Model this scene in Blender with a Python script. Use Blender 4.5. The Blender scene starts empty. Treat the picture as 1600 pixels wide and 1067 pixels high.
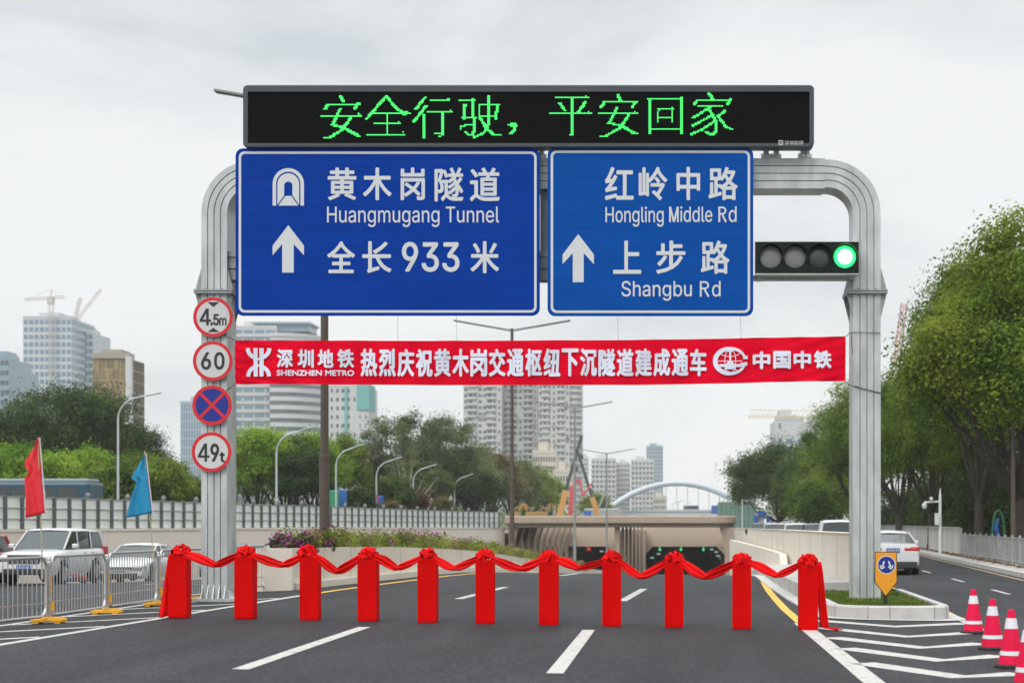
import bpy, math, random, os
import numpy as np
from mathutils import Vector, Matrix, Euler

# ------------------------------------------------------------------ camera, sky, sun, exposure
scene = bpy.context.scene
COL = scene.collection
R = math.radians
F, CU, CV, EYE = 2400.0, 1040.0, 815.0, 1.58      # focal length and principal point in 1600-px units, eye height

cam_data = bpy.data.cameras.new("camera")
cam_data.lens = 54.0
cam_data.sensor_width = 36.0
cam_data.shift_x = -(CU - 800.0) / 1600.0
cam_data.shift_y = (CV - 533.5) / 1600.0
cam_data.clip_end = 9000.0
cam_data.dof.use_dof = True
cam_data.dof.focus_distance = 30.0
cam_data.dof.aperture_fstop = 1.6
cam = bpy.data.objects.new("camera", cam_data)
cam.location = (0, 0, EYE)
cam.rotation_euler = (R(90), 0, 0)
COL.objects.link(cam)
scene.camera = cam

SUN_EL, SUN_ROT = R(46), R(206)
world = bpy.data.worlds.new("World")
scene.world = world
world.use_nodes = True
nt = world.node_tree
for n in list(nt.nodes):
    nt.nodes.remove(n)
N, L = nt.nodes.new, nt.links.new
out = N("ShaderNodeOutputWorld")
sky = N("ShaderNodeTexSky"); sky.sky_type = 'NISHITA'; sky.sun_disc = False
sky.sun_elevation = SUN_EL; sky.sun_rotation = SUN_ROT
bg_sky = N("ShaderNodeBackground"); bg_sky.inputs[1].default_value = 0.1
L(sky.outputs[0], bg_sky.inputs[0])
tc = N("ShaderNodeTexCoord")
mp = N("ShaderNodeMapping"); mp.inputs['Scale'].default_value = (1.0, 1.0, 2.6)
mp.inputs['Location'].default_value = (0.35, 0.2, 0.1)
L(tc.outputs['Generated'], mp.inputs[0])
n1 = N("ShaderNodeTexNoise"); n1.inputs['Scale'].default_value = 2.7; n1.inputs['Detail'].default_value = 7; n1.inputs['Roughness'].default_value = 0.56
n1.inputs['Distortion'].default_value = 0.35
L(mp.outputs[0], n1.inputs['Vector'])
cr = N("ShaderNodeValToRGB")
cr.color_ramp.elements[0].position = 0.37; cr.color_ramp.elements[0].color = (0.64, 0.69, 0.725, 1)
cr.color_ramp.elements[1].position = 0.585; cr.color_ramp.elements[1].color = (0.93, 0.94, 0.945, 1)
e = cr.color_ramp.elements.new(0.485); e.color = (0.81, 0.84, 0.855, 1)
L(n1.outputs['Fac'], cr.inputs[0])
# overcast sky: brighter towards the zenith
sep = N("ShaderNodeSeparateXYZ"); L(tc.outputs['Generated'], sep.inputs[0])
mr = N("ShaderNodeMapRange"); mr.inputs['From Min'].default_value = 0.36; mr.inputs['From Max'].default_value = 1.0
mr.inputs['To Min'].default_value = 1.0; mr.inputs['To Max'].default_value = 2.9
L(sep.outputs['Z'], mr.inputs['Value'])
bg_cl = N("ShaderNodeBackground")
L(cr.outputs[0], bg_cl.inputs[0]); L(mr.outputs[0], bg_cl.inputs[1])
mx = N("ShaderNodeMixShader"); mx.inputs[0].default_value = 0.94
L(bg_sky.outputs[0], mx.inputs[1]); L(bg_cl.outputs[0], mx.inputs[2]); L(mx.outputs[0], out.inputs[0])

sun_d = bpy.data.lights.new("sun", 'SUN')
sun_d.energy = 1.7; sun_d.angle = R(40); sun_d.color = (1.0, 0.965, 0.92)
sun = bpy.data.objects.new("sun", sun_d)
_az = R(206)      # behind the camera, a little to the left
_d = Vector((math.sin(_az) * math.cos(SUN_EL), math.cos(_az) * math.cos(SUN_EL), math.sin(SUN_EL)))
sun.rotation_euler = _d.to_track_quat('Z', 'Y').to_euler()
sun.location = (0, 0, 60)
COL.objects.link(sun)

scene.view_settings.view_transform = 'Standard'
scene.view_settings.look = 'None'
scene.view_settings.exposure = 0.0
scene.view_settings.gamma = 1.0
scene.render.engine = 'CYCLES'
scene.cycles.use_denoising = True
scene.cycles.volume_bounces = 3
scene.cycles.max_bounces = 8
scene.cycles.transparent_max_bounces = 8

# ------------------------------------------------------------------ helpers
def P(u, v, Y):
    """a pixel of the 1600-px photograph at depth Y, as a point of the place"""
    return Vector(((u - CU) / F * Y, Y, EYE - (v - CV) / F * Y))

ORG = {}
def thing(name, label, cat, loc=(0, 0, 0), rz=0.0, group=None, kind=None):
    o = bpy.data.objects.new(name, None)
    o.empty_display_size = 0.2
    COL.objects.link(o)
    o.location = loc; o.rotation_euler = (0, 0, rz)
    o['label'] = label; o['category'] = cat
    if group: o['group'] = group
    if kind: o['kind'] = kind
    ORG[o.name] = Vector(loc)
    return o

def tag(o, label, cat=None, group=None, kind=None):
    o['label'] = label
    if cat: o['category'] = cat
    if group: o['group'] = group
    if kind: o['kind'] = kind
    return o

def structure(o, label=None):
    o['kind'] = 'structure'
    if label: o['label'] = label
    return o

def copy_tree(o, parent=None, kids=None):
    if kids is None:
        kids = {}
        for c in scene.objects:
            if c.parent: kids.setdefault(c.parent.name, []).append(c)
    c = o.copy(); COL.objects.link(c)
    if parent is not None: c.parent = parent
    for ch in kids.get(o.name, []):
        copy_tree(ch, c, kids)
    return c

def sm(a, b, x):
    t = max(0.0, min(1.0, (x - a) / (b - a)))
    return t * t * (3 - 2 * t)

class MB:
    def __init__(self):
        self.v = []; self.f = []; self.m = []
    def add(self, vs, fs, m=0):
        b = len(self.v)
        self.v += [tuple(p) for p in vs]
        for f in fs:
            self.f.append(tuple(i + b for i in f)); self.m.append(m)
        return self
    def box(self, x0, x1, y0, y1, z0, z1, m=0):
        vs = [(x0,y0,z0),(x1,y0,z0),(x1,y1,z0),(x0,y1,z0),(x0,y0,z1),(x1,y0,z1),(x1,y1,z1),(x0,y1,z1)]
        return self.add(vs, [(0,3,2,1),(4,5,6,7),(0,1,5,4),(1,2,6,5),(2,3,7,6),(3,0,4,7)], m)
    def obox(self, c, size, mat=None, m=0):
        sx, sy, sz = [s / 2 for s in size]
        M = mat if mat is not None else Matrix.Identity(3)
        c = Vector(c)
        vs = [c + M @ Vector(p) for p in [(-sx,-sy,-sz),(sx,-sy,-sz),(sx,sy,-sz),(-sx,sy,-sz),(-sx,-sy,sz),(sx,-sy,sz),(sx,sy,sz),(-sx,sy,sz)]]
        return self.add(vs, [(0,3,2,1),(4,5,6,7),(0,1,5,4),(1,2,6,5),(2,3,7,6),(3,0,4,7)], m)
    def bar(self, a, b, w, h, m=0):
        """square bar from a to b"""
        a, b = Vector(a), Vector(b); d = b - a
        q = d.to_track_quat('X', 'Z').to_matrix()
        return self.obox((a + b) / 2, (d.length, w, h), q, m)
    def xz(self, pts, y0, y1, m=0):
        """polygon in the XZ plane extruded from y0 (front) to y1"""
        n = len(pts)
        area = sum(pts[i][0] * pts[(i+1) % n][1] - pts[(i+1) % n][0] * pts[i][1] for i in range(n))
        if area < 0: pts = pts[::-1]
        vs = [(x, y0, z) for x, z in pts] + [(x, y1, z) for x, z in pts]
        fs = [tuple(range(n)), tuple(range(2*n-1, n-1, -1))] + [(i, i+n, (i+1) % n + n, (i+1) % n) for i in range(n)]
        return self.add(vs, fs, m)
    def xy(self, pts, z0, z1, m=0):
        n = len(pts)
        area = sum(pts[i][0] * pts[(i+1) % n][1] - pts[(i+1) % n][0] * pts[i][1] for i in range(n))
        if area < 0: pts = pts[::-1]
        vs = [(x, y, z0) for x, y in pts] + [(x, y, z1) for x, y in pts]
        fs = [tuple(range(n-1, -1, -1)), tuple(range(n, 2*n))] + [(i, (i+1) % n, (i+1) % n + n, i+n) for i in range(n)]
        return self.add(vs, fs, m)
    def flat(self, pts, y, m=0):
        """flat polygon facing -Y"""
        n = len(pts)
        area = sum(pts[i][0] * pts[(i+1) % n][1] - pts[(i+1) % n][0] * pts[i][1] for i in range(n))
        if area < 0: pts = pts[::-1]
        return self.add([(x, y, z) for x, z in pts], [tuple(range(n))], m)
    def tube(self, pts, r, n=8, caps=True, m=0):
        pts = [Vector(p) for p in pts]
        rs = r if isinstance(r, (list, tuple)) else [r] * len(pts)
        rings = []
        up = None
        for i, p in enumerate(pts):
            t = (pts[min(i+1, len(pts)-1)] - pts[max(i-1, 0)]).normalized()
            if up is None:
                up = Vector((0, 0, 1)) if abs(t.z) < 0.9 else Vector((0, 1, 0))
            a = t.cross(up)
            if a.length < 1e-4: a = t.cross(Vector((1, 0, 0)))
            a.normalize(); b = a.cross(t).normalized(); up = b
            rings.append([p + (a * math.cos(2*math.pi*k/n) + b * math.sin(2*math.pi*k/n)) * rs[i] for k in range(n)])
        vs = [q for ring in rings for q in ring]; fs = []
        for i in range(len(pts)-1):
            for k in range(n):
                fs.append((i*n+k, i*n+(k+1) % n, (i+1)*n+(k+1) % n, (i+1)*n+k))
        if caps:
            fs.append(tuple(range(n-1, -1, -1))); fs.append(tuple(range((len(pts)-1)*n, len(pts)*n)))
        return self.add(vs, fs, m)
    def lathe(self, prof, c=(0, 0, 0), n=20, axis='Z', m=0, caps=True):
        c = Vector(c); vs = []
        for r, h in prof:
            for k in range(n):
                a = 2*math.pi*k/n
                x, y = r*math.cos(a), r*math.sin(a)
                vs.append(c + (Vector((x, y, h)) if axis == 'Z' else Vector((x, h, y)) if axis == 'Y' else Vector((h, x, y))))
        fs = []
        for i in range(len(prof)-1):
            for k in range(n):
                q = (i*n+k, i*n+(k+1) % n, (i+1)*n+(k+1) % n, (i+1)*n+k)
                fs.append(q if axis != 'Y' else q[::-1])
        if caps:
            a, b = tuple(range(n-1, -1, -1)), tuple(range((len(prof)-1)*n, len(prof)*n))
            if axis == 'Y': a, b = a[::-1], b[::-1]
            fs += [a, b]
        return self.add(vs, fs, m)
    def stroke(self, pts, w, y, m=0):
        """flat stroke of width w along a polyline in XZ, facing -Y"""
        pts = [Vector((p[0], p[1])) for p in pts]
        Lp, Rp = [], []
        for i, p in enumerate(pts):
            d = (pts[min(i+1, len(pts)-1)] - pts[max(i-1, 0)]).normalized()
            nrm = Vector((-d.y, d.x)) * (w[i] if isinstance(w, (list, tuple)) else w) / 2
            Lp.append(p + nrm); Rp.append(p - nrm)
        k = len(pts)
        vs = [(p.x, y, p.y) for p in Lp] + [(p.x, y, p.y) for p in Rp]
        return self.add(vs, [(i, i+k, i+k+1, i+1) for i in range(k-1)], m)
    def grid(self, rows, m=0, flip=False):
        nr, nc = len(rows), len(rows[0])
        vs = [p for r in rows for p in r]
        fs = []
        for i in range(nr-1):
            for j in range(nc-1):
                q = (i*nc+j, i*nc+j+1, (i+1)*nc+j+1, (i+1)*nc+j)
                fs.append(q[::-1] if flip else q)
        return self.add(vs, fs, m)
    def build(self, name, mats, parent=None, smooth=False, angle=35, bevel=0.0, rel=True, origin=None, seg=2):
        me = bpy.data.meshes.new(name)
        if parent is not None and rel:
            p = parent
            while p.parent is not None: p = p.parent
            o0 = ORG.get(p.name, Vector((0, 0, 0)))
            vs = [(x - o0.x, y - o0.y, z - o0.z) for x, y, z in self.v]
        elif origin is not None:
            vs = [(x - origin[0], y - origin[1], z - origin[2]) for x, y, z in self.v]
        else:
            vs = self.v
        me.from_pydata(vs, [], self.f)
        if not isinstance(mats, (list, tuple)): mats = [mats]
        for mm in mats: me.materials.append(mm)
        if len(mats) > 1:
            me.polygons.foreach_set('material_index', self.m)
        if smooth:
            me.polygons.foreach_set('use_smooth', [True] * len(me.polygons))
            me.set_sharp_from_angle(angle=R(angle))
        me.update()
        o = bpy.data.objects.new(name, me)
        COL.objects.link(o)
        if parent is not None: o.parent = parent
        if origin is not None and parent is None:
            o.location = origin
            ORG[o.name] = Vector(origin)
        if bevel:
            b = o.modifiers.new('bevel', 'BEVEL'); b.width = bevel; b.segments = seg; b.limit_method = 'ANGLE'; b.angle_limit = R(40)
        return o

# ---- text -> flat triangles
_fonts = {}
def font(key):
    if key not in _fonts:
        f = None
        if key == 'inter':
            try:
                f = bpy.data.fonts.load(os.path.join(bpy.utils.resource_path('LOCAL'), 'datafiles', 'fonts', 'Inter.woff2'))
            except Exception:
                f = None
        _fonts[key] = f
    return _fonts[key]
_tx = {}
def text_tris(body, key='cjk'):
    if (body, key) in _tx: return _tx[(body, key)]
    c = bpy.data.curves.new('lettering_source', 'FONT'); c.body = body; c.resolution_u = 4
    f = font(key)
    if f is not None: c.font = f
    o = bpy.data.objects.new('lettering_source', c); COL.objects.link(o)
    dg = bpy.context.evaluated_depsgraph_get()
    me = bpy.data.meshes.new_from_object(o.evaluated_get(dg))
    v = np.array([q.co[:2] for q in me.vertices]); fs = [tuple(p.vertices) for p in me.polygons]
    COL.objects.unlink(o); bpy.data.objects.remove(o); bpy.data.curves.remove(c); bpy.data.meshes.remove(me)
    _tx[(body, key)] = (v, fs)
    return v, fs
def put_text(mb, body, u0, v0, u1, v1, Y, bold=0.0, key='cjk', m=0, surf=None, layer=0.0004, fit=None):
    """ink of the text fills the pixel box u0..u1, v0..v1 on the plane Y; bold in pixels"""
    v, fs = text_tris(body, key)
    lo, hi = v.min(0), v.max(0)
    k = Y / F
    pts0 = np.empty_like(v)
    pts0[:, 0] = (u0 + bold + (v[:, 0] - lo[0]) / (hi[0] - lo[0]) * (u1 - u0 - 2*bold) - CU) * k
    pts0[:, 1] = EYE - (v1 - bold - (v[:, 1] - lo[1]) / (hi[1] - lo[1]) * (v1 - v0 - 2*bold) - CV) * k
    offs = [(0, 0)] if bold <= 0 else [(0, 0)] + [(bold*k*math.cos(a*math.pi/4), bold*k*math.sin(a*math.pi/4)) for a in range(8)]
    for i, (dx, dz) in enumerate(offs):
        vs = []
        for x, z in pts0:
            xx, zz = x + dx, z + dz
            yy = (surf(xx, zz) if surf else Y) - i * layer
            vs.append((xx, yy, zz))
        b = len(mb.v)
        mb.v += vs
        for f in fs:
            mb.f.append(tuple(q + b for q in f)); mb.m.append(m)

# ---- materials
MATS = {}
def mat(name, col, rough=0.6, metal=0.0, var=0.0, scale=3.0, bump=0.0, bscale=40.0, spec=0.5, coat=0.0, emit=None, estr=1.0, col2=None, stretch=None, detail=4.0):
    if name in MATS: return MATS[name]
    m = bpy.data.materials.new(name); m.use_nodes = True
    nt = m.node_tree; b = nt.nodes['Principled BSDF']
    b.inputs['Base Color'].default_value = (*col, 1); b.inputs['Roughness'].default_value = rough
    b.inputs['Metallic'].default_value = metal
    b.inputs['Specular IOR Level'].default_value = spec
    if coat: b.inputs['Coat Weight'].default_value = coat; b.inputs['Coat Roughness'].default_value = 0.08
    if emit is not None:
        b.inputs['Emission Color'].default_value = (*emit, 1); b.inputs['Emission Strength'].default_value = estr
    if var or bump or col2:
        tc = nt.nodes.new('ShaderNodeTexCoord')
        mp = nt.nodes.new('ShaderNodeMapping')
        if stretch: mp.inputs['Scale'].default_value = stretch
        nt.links.new(tc.outputs['Object'], mp.inputs[0])
    if var or col2:
        nz = nt.nodes.new('ShaderNodeTexNoise'); nz.inputs['Scale'].default_value = scale; nz.inputs['Detail'].default_value = detail; nz.inputs['Roughness'].default_value = 0.62
        nt.links.new(mp.outputs[0], nz.inputs['Vector'])
        rp = nt.nodes.new('ShaderNodeValToRGB')
        c2 = col2 if col2 else tuple(c * (1 - var) for c in col)
        c1 = col if col2 else tuple(min(1, c * (1 + var)) for c in col)
        rp.color_ramp.elements[0].position = 0.32; rp.color_ramp.elements[0].color = (*c2, 1)
        rp.color_ramp.elements[1].position = 0.68; rp.color_ramp.elements[1].color = (*c1, 1)
        nt.links.new(nz.outputs['Fac'], rp.inputs[0]); nt.links.new(rp.outputs[0], b.inputs['Base Color'])
    if bump:
        nb = nt.nodes.new('ShaderNodeTexNoise'); nb.inputs['Scale'].default_value = bscale; nb.inputs['Detail'].default_value = 3
        nt.links.new(mp.outputs[0], nb.inputs['Vector'])
        bp = nt.nodes.new('ShaderNodeBump'); bp.inputs['Strength'].default_value = bump; bp.inputs['Distance'].default_value = 0.02
        nt.links.new(nb.outputs['Fac'], bp.inputs['Height']); nt.links.new(bp.outputs[0], b.inputs['Normal'])
    MATS[name] = m
    return m

def leaf_mat(name, dark, mid, light, scale=0.35, trans=0.35):
    if name in MATS: return MATS[name]
    m = bpy.data.materials.new(name); m.use_nodes = True
    nt = m.node_tree
    for n in list(nt.nodes): nt.nodes.remove(n)
    N = nt.nodes.new
    out = N('ShaderNodeOutputMaterial')
    geo = N('ShaderNodeNewGeometry')
    tc = N('ShaderNodeTexCoord')
    nz = N('ShaderNodeTexNoise'); nz.inputs['Scale'].default_value = scale; nz.inputs['Detail'].default_value = 3
    nt.links.new(tc.outputs['Object'], nz.inputs['Vector'])
    oi = N('ShaderNodeObjectInfo')
    a = N('ShaderNodeMath'); a.operation = 'MULTIPLY_ADD'; a.inputs[1].default_value = 0.22; a.inputs[2].default_value = -0.11
    nt.links.new(geo.outputs['Random Per Island'], a.inputs[0])
    s = N('ShaderNodeMath'); s.operation = 'ADD'
    nt.links.new(nz.outputs['Fac'], s.inputs[0]); nt.links.new(a.outputs[0], s.inputs[1])
    a2 = N('ShaderNodeMath'); a2.operation = 'MULTIPLY_ADD'; a2.inputs[1].default_value = 0.16; a2.inputs[2].default_value = -0.08
    nt.links.new(oi.outputs['Random'], a2.inputs[0])
    s2 = N('ShaderNodeMath'); s2.operation = 'ADD'
    nt.links.new(s.outputs[0], s2.inputs[0]); nt.links.new(a2.outputs[0], s2.inputs[1])
    rp = N('ShaderNodeValToRGB')
    rp.color_ramp.elements[0].position = 0.34; rp.color_ramp.elements[0].color = (*dark, 1)
    rp.color_ramp.elements[1].position = 0.68; rp.color_ramp.elements[1].color = (*light, 1)
    e = rp.color_ramp.elements.new(0.5); e.color = (*mid, 1)
    nt.links.new(s2.outputs[0], rp.inputs[0])
    d = N('ShaderNodeBsdfPrincipled'); d.inputs['Roughness'].default_value = 0.55; d.inputs['Specular IOR Level'].default_value = 0.12
    t = N('ShaderNodeBsdfTranslucent')
    nt.links.new(rp.outputs[0], d.inputs['Base Color']); nt.links.new(rp.outputs[0], t.inputs[0])
    mx = N('ShaderNodeMixShader'); mx.inputs[0].default_value = trans
    nt.links.new(d.outputs[0], mx.inputs[1]); nt.links.new(t.outputs[0], mx.inputs[2]); nt.links.new(mx.outputs[0], out.inputs[0])
    MATS[name] = m
    return m

def asphalt():
    m = bpy.data.materials.new('asphalt'); m.use_nodes = True
    nt = m.node_tree; b = nt.nodes['Principled BSDF']; N = nt.nodes.new; L = nt.links.new
    tc = N('ShaderNodeTexCoord')
    big = N('ShaderNodeTexNoise'); big.inputs['Scale'].default_value = 0.5; big.inputs['Detail'].default_value = 6; big.inputs['Roughness'].default_value = 0.65
    mpb = N('ShaderNodeMapping'); mpb.inputs['Scale'].default_value = (1.0, 0.35, 1.0)
    L(tc.outputs['Object'], mpb.inputs[0]); L(mpb.outputs[0], big.inputs['Vector'])
    fine = N('ShaderNodeTexNoise'); fine.inputs['Scale'].default_value = 17; fine.inputs['Detail'].default_value = 4; fine.inputs['Roughness'].default_value = 0.8
    L(tc.outputs['Object'], fine.inputs['Vector'])
    vor = N('ShaderNodeTexVoronoi'); vor.inputs['Scale'].default_value = 60
    L(tc.outputs['Object'], vor.inputs['Vector'])
    r1 = N('ShaderNodeValToRGB'); r1.color_ramp.elements[0].position = 0.36; r1.color_ramp.elements[0].color = (0.0195, 0.0210, 0.0240, 1)
    r1.color_ramp.elements[1].position = 0.64; r1.color_ramp.elements[1].color = (0.032, 0.0338, 0.0368, 1)
    L(big.outputs['Fac'], r1.inputs[0])
    r2 = N('ShaderNodeValToRGB'); r2.color_ramp.elements[0].position = 0.38; r2.color_ramp.elements[0].color = (0.45, 0.45, 0.46, 1)
    r2.color_ramp.elements[1].position = 0.64; r2.color_ramp.elements[1].color = (1.75, 1.75, 1.75, 1)
    L(fine.outputs['Fac'], r2.inputs[0])
    mu = N('ShaderNodeMix'); mu.data_type = 'RGBA'; mu.blend_type = 'MULTIPLY'; mu.inputs[0].default_value = 1.0
    L(r1.outputs[0], mu.inputs[6]); L(r2.outputs[0], mu.inputs[7]); 
    st = N('ShaderNodeTexNoise'); st.inputs['Scale'].default_value = 1.3; st.inputs['Detail'].default_value = 5; st.inputs['Roughness'].default_value = 0.7
    mps = N('ShaderNodeMapping'); mps.inputs['Scale'].default_value = (0.8, 1.9, 1.0); L(tc.outputs['Object'], mps.inputs[0]); L(mps.outputs[0], st.inputs['Vector'])
    r3 = N('ShaderNodeValToRGB'); r3.color_ramp.elements[0].position = 0.63; r3.color_ramp.elements[0].color = (1, 1, 1, 1)
    r3.color_ramp.elements[1].position = 0.72; r3.color_ramp.elements[1].color = (0.62, 0.62, 0.62, 1); L(st.outputs['Fac'], r3.inputs[0])
    mu2 = N('ShaderNodeMix'); mu2.data_type = 'RGBA'; mu2.blend_type = 'MULTIPLY'; mu2.inputs[0].default_value = 1.0
    L(mu.outputs[2], mu2.inputs[6]); L(r3.outputs[0], mu2.inputs[7])
    vc = N('ShaderNodeTexVoronoi'); vc.inputs['Scale'].default_value = 34; L(tc.outputs['Object'], vc.inputs['Vector'])
    sp = N('ShaderNodeSeparateColor'); L(vc.outputs['Color'], sp.inputs[0])
    trk = N('ShaderNodeTexNoise'); trk.inputs['Scale'].default_value = 1.0; trk.inputs['Detail'].default_value = 3
    mpt = N('ShaderNodeMapping'); mpt.inputs['Scale'].default_value = (1.1, 0.03, 1.0); L(tc.outputs['Object'], mpt.inputs[0]); L(mpt.outputs[0], trk.inputs['Vector'])
    m1 = N('ShaderNodeMapRange'); m1.inputs['To Min'].default_value = 0.55; m1.inputs['To Max'].default_value = 1.45; L(sp.outputs[0], m1.inputs['Value'])
    m2 = N('ShaderNodeMapRange'); m2.inputs['From Min'].default_value = 0.35; m2.inputs['From Max'].default_value = 0.65; m2.inputs['To Min'].default_value = 0.82; m2.inputs['To Max'].default_value = 1.15; L(trk.outputs['Fac'], m2.inputs['Value'])
    m3 = N('ShaderNodeMath'); m3.operation = 'MULTIPLY'; L(m1.outputs[0], m3.inputs[0]); L(m2.outputs[0], m3.inputs[1])
    mu3 = N('ShaderNodeMix'); mu3.data_type = 'RGBA'; mu3.blend_type = 'MULTIPLY'; mu3.inputs[0].default_value = 1.0
    L(mu2.outputs[2], mu3.inputs[6]); L(m3.outputs[0], mu3.inputs[7]); L(mu3.outputs[2], b.inputs['Base Color'])
    b.inputs['Roughness'].default_value = 0.7; b.inputs['Specular IOR Level'].default_value = 0.24
    bp = N('ShaderNodeBump'); bp.inputs['Strength'].default_value = 0.6; bp.inputs['Distance'].default_value = 0.012
    L(vor.outputs['Distance'], bp.inputs['Height']); L(bp.outputs[0], b.inputs['Normal'])
    MATS['asphalt'] = m
    return m

A = asphalt()
def paint_mat(name, col, wear):
    m = bpy.data.materials.new(name); m.use_nodes = True
    nt = m.node_tree; b = nt.nodes['Principled BSDF']; N = nt.nodes.new; L = nt.links.new
    tc = N('ShaderNodeTexCoord'); nz = N('ShaderNodeTexNoise'); nz.inputs['Scale'].default_value = 9; nz.inputs['Detail'].default_value = 8; nz.inputs['Roughness'].default_value = 0.75
    L(tc.outputs['Object'], nz.inputs['Vector'])
    rp = N('ShaderNodeValToRGB'); rp.color_ramp.elements[0].position = wear; rp.color_ramp.elements[0].color = tuple(c*0.45 for c in col) + (1,)
    rp.color_ramp.elements[1].position = wear + 0.14; rp.color_ramp.elements[1].color = (*col, 1)
    L(nz.outputs['Fac'], rp.inputs[0]); L(rp.outputs[0], b.inputs['Base Color']); b.inputs['Roughness'].default_value = 0.7
    return m
LINE_W = paint_mat('white_line_paint', (0.50, 0.49, 0.46), 0.34)
LINE_Y = paint_mat('yellow_line_paint', (0.75, 0.44, 0.06), 0.27)
LINE_OLD = paint_mat('worn_line_paint', (0.55, 0.55, 0.54), 0.42)
CONC = mat('pale_concrete', (0.46, 0.45, 0.43), 0.85, var=0.14, scale=1.4, bump=0.25, bscale=30)
CREAM = mat('cream_wall_paint', (0.72, 0.655, 0.56), 0.8, var=0.06, scale=0.5, bump=0.06, bscale=60, stretch=(1, 1, 0.25))
GALV = mat('galvanised_steel', (0.50, 0.53, 0.525), 0.45, metal=0.35, var=0.24, scale=2.6, stretch=(1, 1, 0.3), detail=9)
GALV_D = mat('dark_galvanised_steel', (0.30, 0.32, 0.32), 0.5, metal=0.4, var=0.15, scale=4)
BLACK = mat('black_plastic', (0.018, 0.018, 0.02), 0.5)
RUBBER = mat('tyre_rubber', (0.016, 0.016, 0.017), 0.8)
WHITE_SHEET = mat('white_reflective_sheet', (0.60, 0.625, 0.64), 0.45)
BROWN = mat('brown_pole_paint', (0.085, 0.066, 0.050), 0.45, var=0.08, scale=2)
LAMPGREY = mat('grey_lamp_paint', (0.24, 0.255, 0.245), 0.45)
BLUE_SIGN = mat('blue_sign_sheet', (0.0005, 0.040, 0.30), 0.42, var=0.13, scale=1.3, stretch=(0.35, 1, 6), spec=0.04)
BLUE_SIGN2 = mat('bright_blue_sign_sheet', (0.001, 0.070, 0.34), 0.42, var=0.12, scale=1.6, stretch=(0.5, 1, 5), spec=0.04)
RED_BOX = mat('red_box_paper', (0.64, 0.001, 0.001), 0.65, spec=0.03, var=0.07, scale=3, bump=0.35, bscale=5, stretch=(1, 1, 0.45))
RED_SILK = mat('red_silk', (0.68, 0.001, 0.002), 0.5, spec=0.08, bump=0.25, bscale=14)
RED_BANNER = mat('red_banner_cloth', (0.74, 0.001, 0.022), 0.6, spec=0.03, bump=0.25, bscale=2.2, stretch=(0.45, 1, 2.5), var=0.05, scale=2)
# ------------------------------------------------------------------ the lie of the land
def interp(tab, y):
    if y <= tab[0][0]: return tab[0][1]
    for (a, fa), (b, fb) in zip(tab, tab[1:]):
        if y <= b: return fa + (fb - fa) * (y - a) / (b - a)
    return tab[-1][1]
BASE = [(-400, 0), (44, 0), (48, -0.02), (52, -0.09), (58, -0.30), (66, -0.70), (76, -1.22), (90, -1.95), (110, -3.0), (130, -4.05), (146, -4.75), (160, -5.1), (240, -5.4)]
def base(y): return interp(BASE, y)
def cross(x):
    if x < -8: return max(-0.42, 0.033 * (x + 8)) 
    return -0.013 * (min(x, 6.0) + 8)
def zr(x, y): return base(y) + cross(x)
LWT = [(-400, -36), (20, -33), (40, -31), (55, -29.8), (66, -28.6), (85, -26.2), (105, -23.6), (128, -19.9), (146, -15.7), (165, -14.6), (250, -14.0)]
RWT = [(-400, 4.25), (34.6, 4.25), (60, 4.55), (90, 5.2), (130, 6.2), (146, 6.7), (165, 7.0), (250, 8.0)]
def LW(y): return interp(LWT, y)
def RW(y): return interp(RWT, y)
RKT = [(-400, 5.5), (10, 8.3), (27, 9.65), (48, 11.2), (87, 14.1), (130, 16.9), (250, 23.0), (600, 40), (4000, 200)]
def RK(y): return interp(RKT, y)
def CL(y): return interp([(-400, 0), (22, 0), (27, .10), (32.5, .31), (38.5, .68), (47.5, 1.45), (60, 2.4), (75, 3.1), (110, 4.0), (150, 4.3), (400, 4.3)], y)

SOIL = mat('soil_and_turf', (0.09, 0.085, 0.05), 0.9, col2=(0.045, 0.065, 0.022), scale=0.6, bump=0.4, bscale=6)
PAVE = mat('pavement_slabs', (0.36, 0.345, 0.32), 0.85, var=0.14, scale=1.2, bump=0.15, bscale=25)

Ys = [-300, -60, -20, 0, 6, 12, 16, 20, 23, 26, 29, 32, 34.6, 38, 42, 46, 50, 55, 60, 66, 76, 85, 95, 105, 116, 128, 138, 146, 165, 200, 240]
def outside_r(y): return -0.23
rows = []
for y in Ys + [240.05, 300, 600, 1200, 2600]:
    lw, rw = LW(y), RW(y)
    trench = y <= 240
    zl = 0.40
    r = []
    for x in (-2600, -700, -200, -80):
        r.append((x, y, zl - 0.03))
    r.append((lw - 0.25, y, zl - 0.03))
    for k in range(10):
        x = lw - 0.2 + (rw + 0.2 - lw + 0.2) * k / 9
        r.append((x, y, (zr(x, y) if trench else 0.3) - 0.03))
    r.append((rw + 0.25, y, outside_r(y) - 0.03))
    for x in (60, 200, 700, 2600):
        r.append((x, y, -0.26))
    rows.append(r)
g = MB(); g.grid(rows)
structure(g.build('ground', SOIL))

def sheet(name, fl, fr, ys, zf, m, nx=8, kind='structure'):
    rows = []
    for y in ys:
        a, b = fl(y), fr(y)
        rows.append([(a + (b - a) * k / nx, y, zf(a + (b - a) * k / nx, y)) for k in range(nx + 1)])
    mb = MB(); mb.grid(rows)
    o = mb.build(name, m); o['kind'] = kind
    return o
ys_t = [y for y in Ys if y <= 240 and y >= -60]
sheet('underpass_road', lambda y: LW(y) - 0.05, lambda y: (6.2 if y < 34 else RW(y) + 0.05), [y for y in ys_t if y <= 34] + [34.0, 34.01] + [y for y in ys_t if y > 34.1], lambda x, y: zr(x, y), A, 40)
def zside(x, y): return -0.18 + 0.0 * x
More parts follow.
